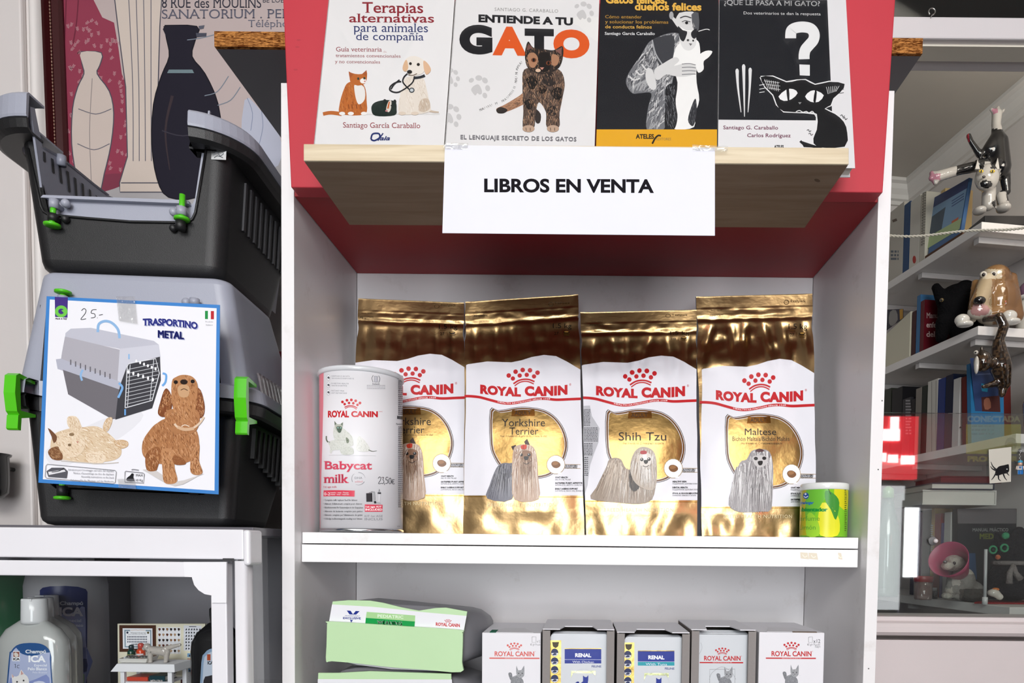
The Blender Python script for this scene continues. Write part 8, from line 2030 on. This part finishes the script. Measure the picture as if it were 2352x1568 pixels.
c = D6(2262, 1378, -.09); wr = thing('white_stick', (c.x, c.y, z4), 'thin clear-white plastic stick standing before the plush dog and knitted cat', 'stick')
mb = MB('shiny_plastic', '#b5b6b8'); mb.tube([V((c.x, c.y, z4 + .0002)), V((c.x - .002, c.y, z4 + 122 * u))], .0045, 12); mb.obj('rod', wr); mb = MB('shiny_plastic', '#d5d5d5'); mb.lathe((c.x, c.y, 0), [(.0075, z4 + .0002), (.0075, z4 + .022)], 14); mb.obj('foot', wr)
# pale green bottle and pens at the far end
c = P(2034, 1340, 2.3); gbx = thing('pale_green_bottle', (c.x, c.y, z4), 'pale green translucent bottle at the window edge on the lowest office shelf', 'bottle')
u = 2.3 / FPX; mb = MB('clear_plastic', '#9fb8aa'); mb.lathe((c.x, c.y, 0), [(26 * u, z4), (28 * u, z4 + .01), (27 * u, z4 + 150 * u), (16 * u, z4 + 200 * u), (12 * u, z4 + 225 * u)], 28); mb.obj('bottle', gbx)
mb = MB('shiny_plastic', '#8ab07a'); mb.lathe((c.x, c.y, 0), [(13 * u, z4 + 225 * u), (12 * u, z4 + 245 * u), (5 * u, z4 + 252 * u)], 20); mb.obj('cap', gbx)
# ---- on the window pane
ZP_ = 1.3578
cardq = [P(2273, 1110, ZP_ - .001), P(2322, 1106, ZP_ - .001), P(2323, 1026, ZP_ - .001), P(2271, 1032, ZP_ - .001)]
pcard = thing('cat_postcard', (cardq[0] + cardq[1]) / 2, 'white card with a black cat ink drawing stuck on the window pane', 'card')
mb = MB('paper', '#c5c1b6'); mb.prism(cardq, (0, .0006, 0)); A = Art(mb, Surf((0, ZP_ - .001, 0), (0, -1, 0)), 'paper', .00001)
A.poly([(2287, 1080), (2294, 1071), (2306, 1068), (2314, 1066), (2317, 1067), (2318, 1080), (2315, 1085), (2311, 1087), (2304, 1088), (2292, 1092), (2286, 1090)], '#1a1a1c', sm=3)
for q_ in ([(2288, 1078), (2280, 1070), (2276, 1060)], [(2287, 1080), (2279, 1076), (2275, 1070)], [(2288, 1086), (2282, 1096), (2277, 1102)], [(2293, 1090), (2294, 1100), (2299, 1104)], [(2304, 1087), (2308, 1097), (2313, 1103)], [(2311, 1084), (2318, 1092)]): A.line(q_, 4, '#2a2a2c', w2=1)
A.ell(2312.8, 1077, 1.2, 1.2, '#eee'); mb.obj('sheet', pcard)
def suction(px, py, label):
    c = P(px, py, ZP_); o = thing('suction_cup', c, label, 'suction cup'); mb = MB('clear_plastic', '#c9c9cc'); mb.lathe((c.x, ZP_ - .0002, c.z), [(.0088, 0), (.0080, .002), (.004, .005), (.0038, .010), (.0025, .011)], 24, axis=(0, -1, 0)); mb.obj('cup', o)
    mb = MB('shiny_plastic', '#d8d0d0'); mb.ball((c.x, ZP_ - .012, c.z), .0045, seg=12); mb.obj('knob', o); return o
suction(2142, 1242, 'clear suction cup stuck on the window pane')
# little blue figure hanging on a key chain
kf = thing('figure_keyring', P(2343, 1070, ZP_ - .004), 'tiny blue toy figure hanging by a chain on the window pane', 'keyring')
u = ZP_ / FPX; K = lambda x, y, dy=0: P(x, y, ZP_ - .005 + dy)
mb = MB('shiny_plastic', '#b9b5b0'); mb.hexa([K(2336, 1079, -.003), K(2350, 1079, -.003), K(2348, 1069, -.003), K(2338, 1069, -.003), K(2336, 1079, .003), K(2350, 1079, .003), K(2348, 1069, .003), K(2338, 1069, .003)], .0005); A = Art(mb, Surf(K(2340, 1074, -.003), (0, -1, 0)), 'gloss_print'); A.poly([(2340, 1071), (2346, 1071), (2343, 1077)], '#2a5a9a'); A.rect(2347, 1069.5, 2349.4, 1079, '#2f7fc0'); mb.obj('torso', kf)
mb = MB('shiny_plastic', '#cfa48c'); a = K(2343, 1064); mb.lathe((a.x, a.y, a.z - 4 * u), [(4.2 * u, 0), (4.6 * u, 1.5 * u), (4.6 * u, 7 * u), (4 * u, 8 * u)], 16); mb.obj('head', kf)
mb = MB('shiny_plastic', '#3f9ac0'); mb.lathe((a.x, a.y, a.z + 1.5 * u), [(5.4 * u, 0), (5.4 * u, 3 * u), (3.5 * u, 5.5 * u)], 16); mb.obj('cap', kf)
for x in (2338.5, 2345): mb = MB('shiny_plastic', '#1f66a8'); mb.hexa([K(x - 1, 1089, -.003), K(x + 5.4, 1089, -.003), K(x + 5.4, 1079.5, -.003), K(x - 1, 1079.5, -.003), K(x - 1, 1089, .003), K(x + 5.4, 1089, .003), K(x + 5.4, 1079.5, .003), K(x - 1, 1079.5, .003)], .0004); mb.obj('leg', kf)
for x in (2334, 2352): mb = MB('shiny_plastic', '#c9b5a8'); mb.tube([K(2343 + (x - 2343) * .8, 1070), K(x, 1078)], 1.6 * u, 8); mb.obj('arm', kf)
mb = MB('steel', '#c9c9c9'); 
for i in range(5): a = K(2343, 1056 - i * 4); mb.tube([a + V((.0014 * math.cos(t) * (1 if i % 2 else .2), .0014 * math.cos(t) * (.2 if i % 2 else 1), .0024 * math.sin(t))) for t in [2 * math.pi * j / 10 for j in range(11)]], .0004, 5)
mb.obj('chain', kf)
cup_ = P(2343, 1036, ZP_); mb = MB('clear_plastic', '#c9c9cc'); mb.lathe((cup_.x, ZP_ - .0002, cup_.z), [(.005, 0), (.003, .003), (.002, .006)], 16, axis=(0, -1, 0)); mb.obj('hook', kf)
# alarm sticker on the inside of the pane
sq = [P(2219, 1062, 1.3635), P(2345, 1062, 1.3635), P(2345, 950, 1.3635), P(2219, 950, 1.3635)]
al = thing('alarm_sticker', (sq[0] + sq[1]) / 2, 'faint yellow alarm sticker on the window pane behind the cat card', 'sticker')
mb = MB('sticker_film', '#b9b23a'); mb.prism([P(x, y, 1.3632) for x, y in ((2219, 1042), (2345, 1042), (2345, 974), (2219, 974))], (0, .0002, 0))
A = Art(mb, Surf((0, 1.3626, 0), (0, -1, 0)), 'sticker_film', -.00002)
A.text('CONECTADA', 2222, 2344, 968, 954, '#c9c890', bold=.05); A.text('PROSEGUR', 2222, 2340, 1059, 1046, '#d2c24a', bold=.06)
for i in range(3): A.tiny(2232, 2284, 976 + i * 9, 982 + i * 9, 1, '#5a6a4a', i, .7)
A.ell(2322, 1020, 14, 16, '#55502a'); A.ell(2322, 1024, 10, 10, '#b9b23a')
mb.obj('film', al)
# twisted cord across the window, screw eye in the head rail
cd_ = MB('plastic', '#b9b5a6'); N_ = 150
for ph in (0, math.pi):
    pts = []
    for i in range(N_ + 1):
        t = i / N_; x = 2040 + 340 * t; y = 541 - 4 * t - 20 * t * t + 3 * math.sin(t * 9); p = P(x, y, 1.322); a = t * 120 + ph
        pts.append(p + V((0, .0013 * math.cos(a), .0013 * math.sin(a))))
    cd_.tube(pts, .0014, 6)
co = cd_.obj('twisted_cord'); tag(co, 'pale twisted cord strung across the window in front of the office', 'cord')
c = P(2140, 18, 1.327); ey = MB('steel', '#b9b8b4'); zc_ = P(2140, 24, 1.327).z
ey.tube([V((c.x, 1.3305, zt1 - .003)), V((c.x, 1.326, zt1 - .003)), V((c.x, 1.3255, zt1 - .001))], .0011, 8); ey.tube([V((c.x + .006 * math.sin(t), 1.3255, zt1 + .005 - .006 * math.cos(t))) for t in [.2 + i * .29 for i in range(20)]], .0012, 8)
tag(ey.obj('screw_eye'), 'small bright screw eye in the white window rail', 'hook')
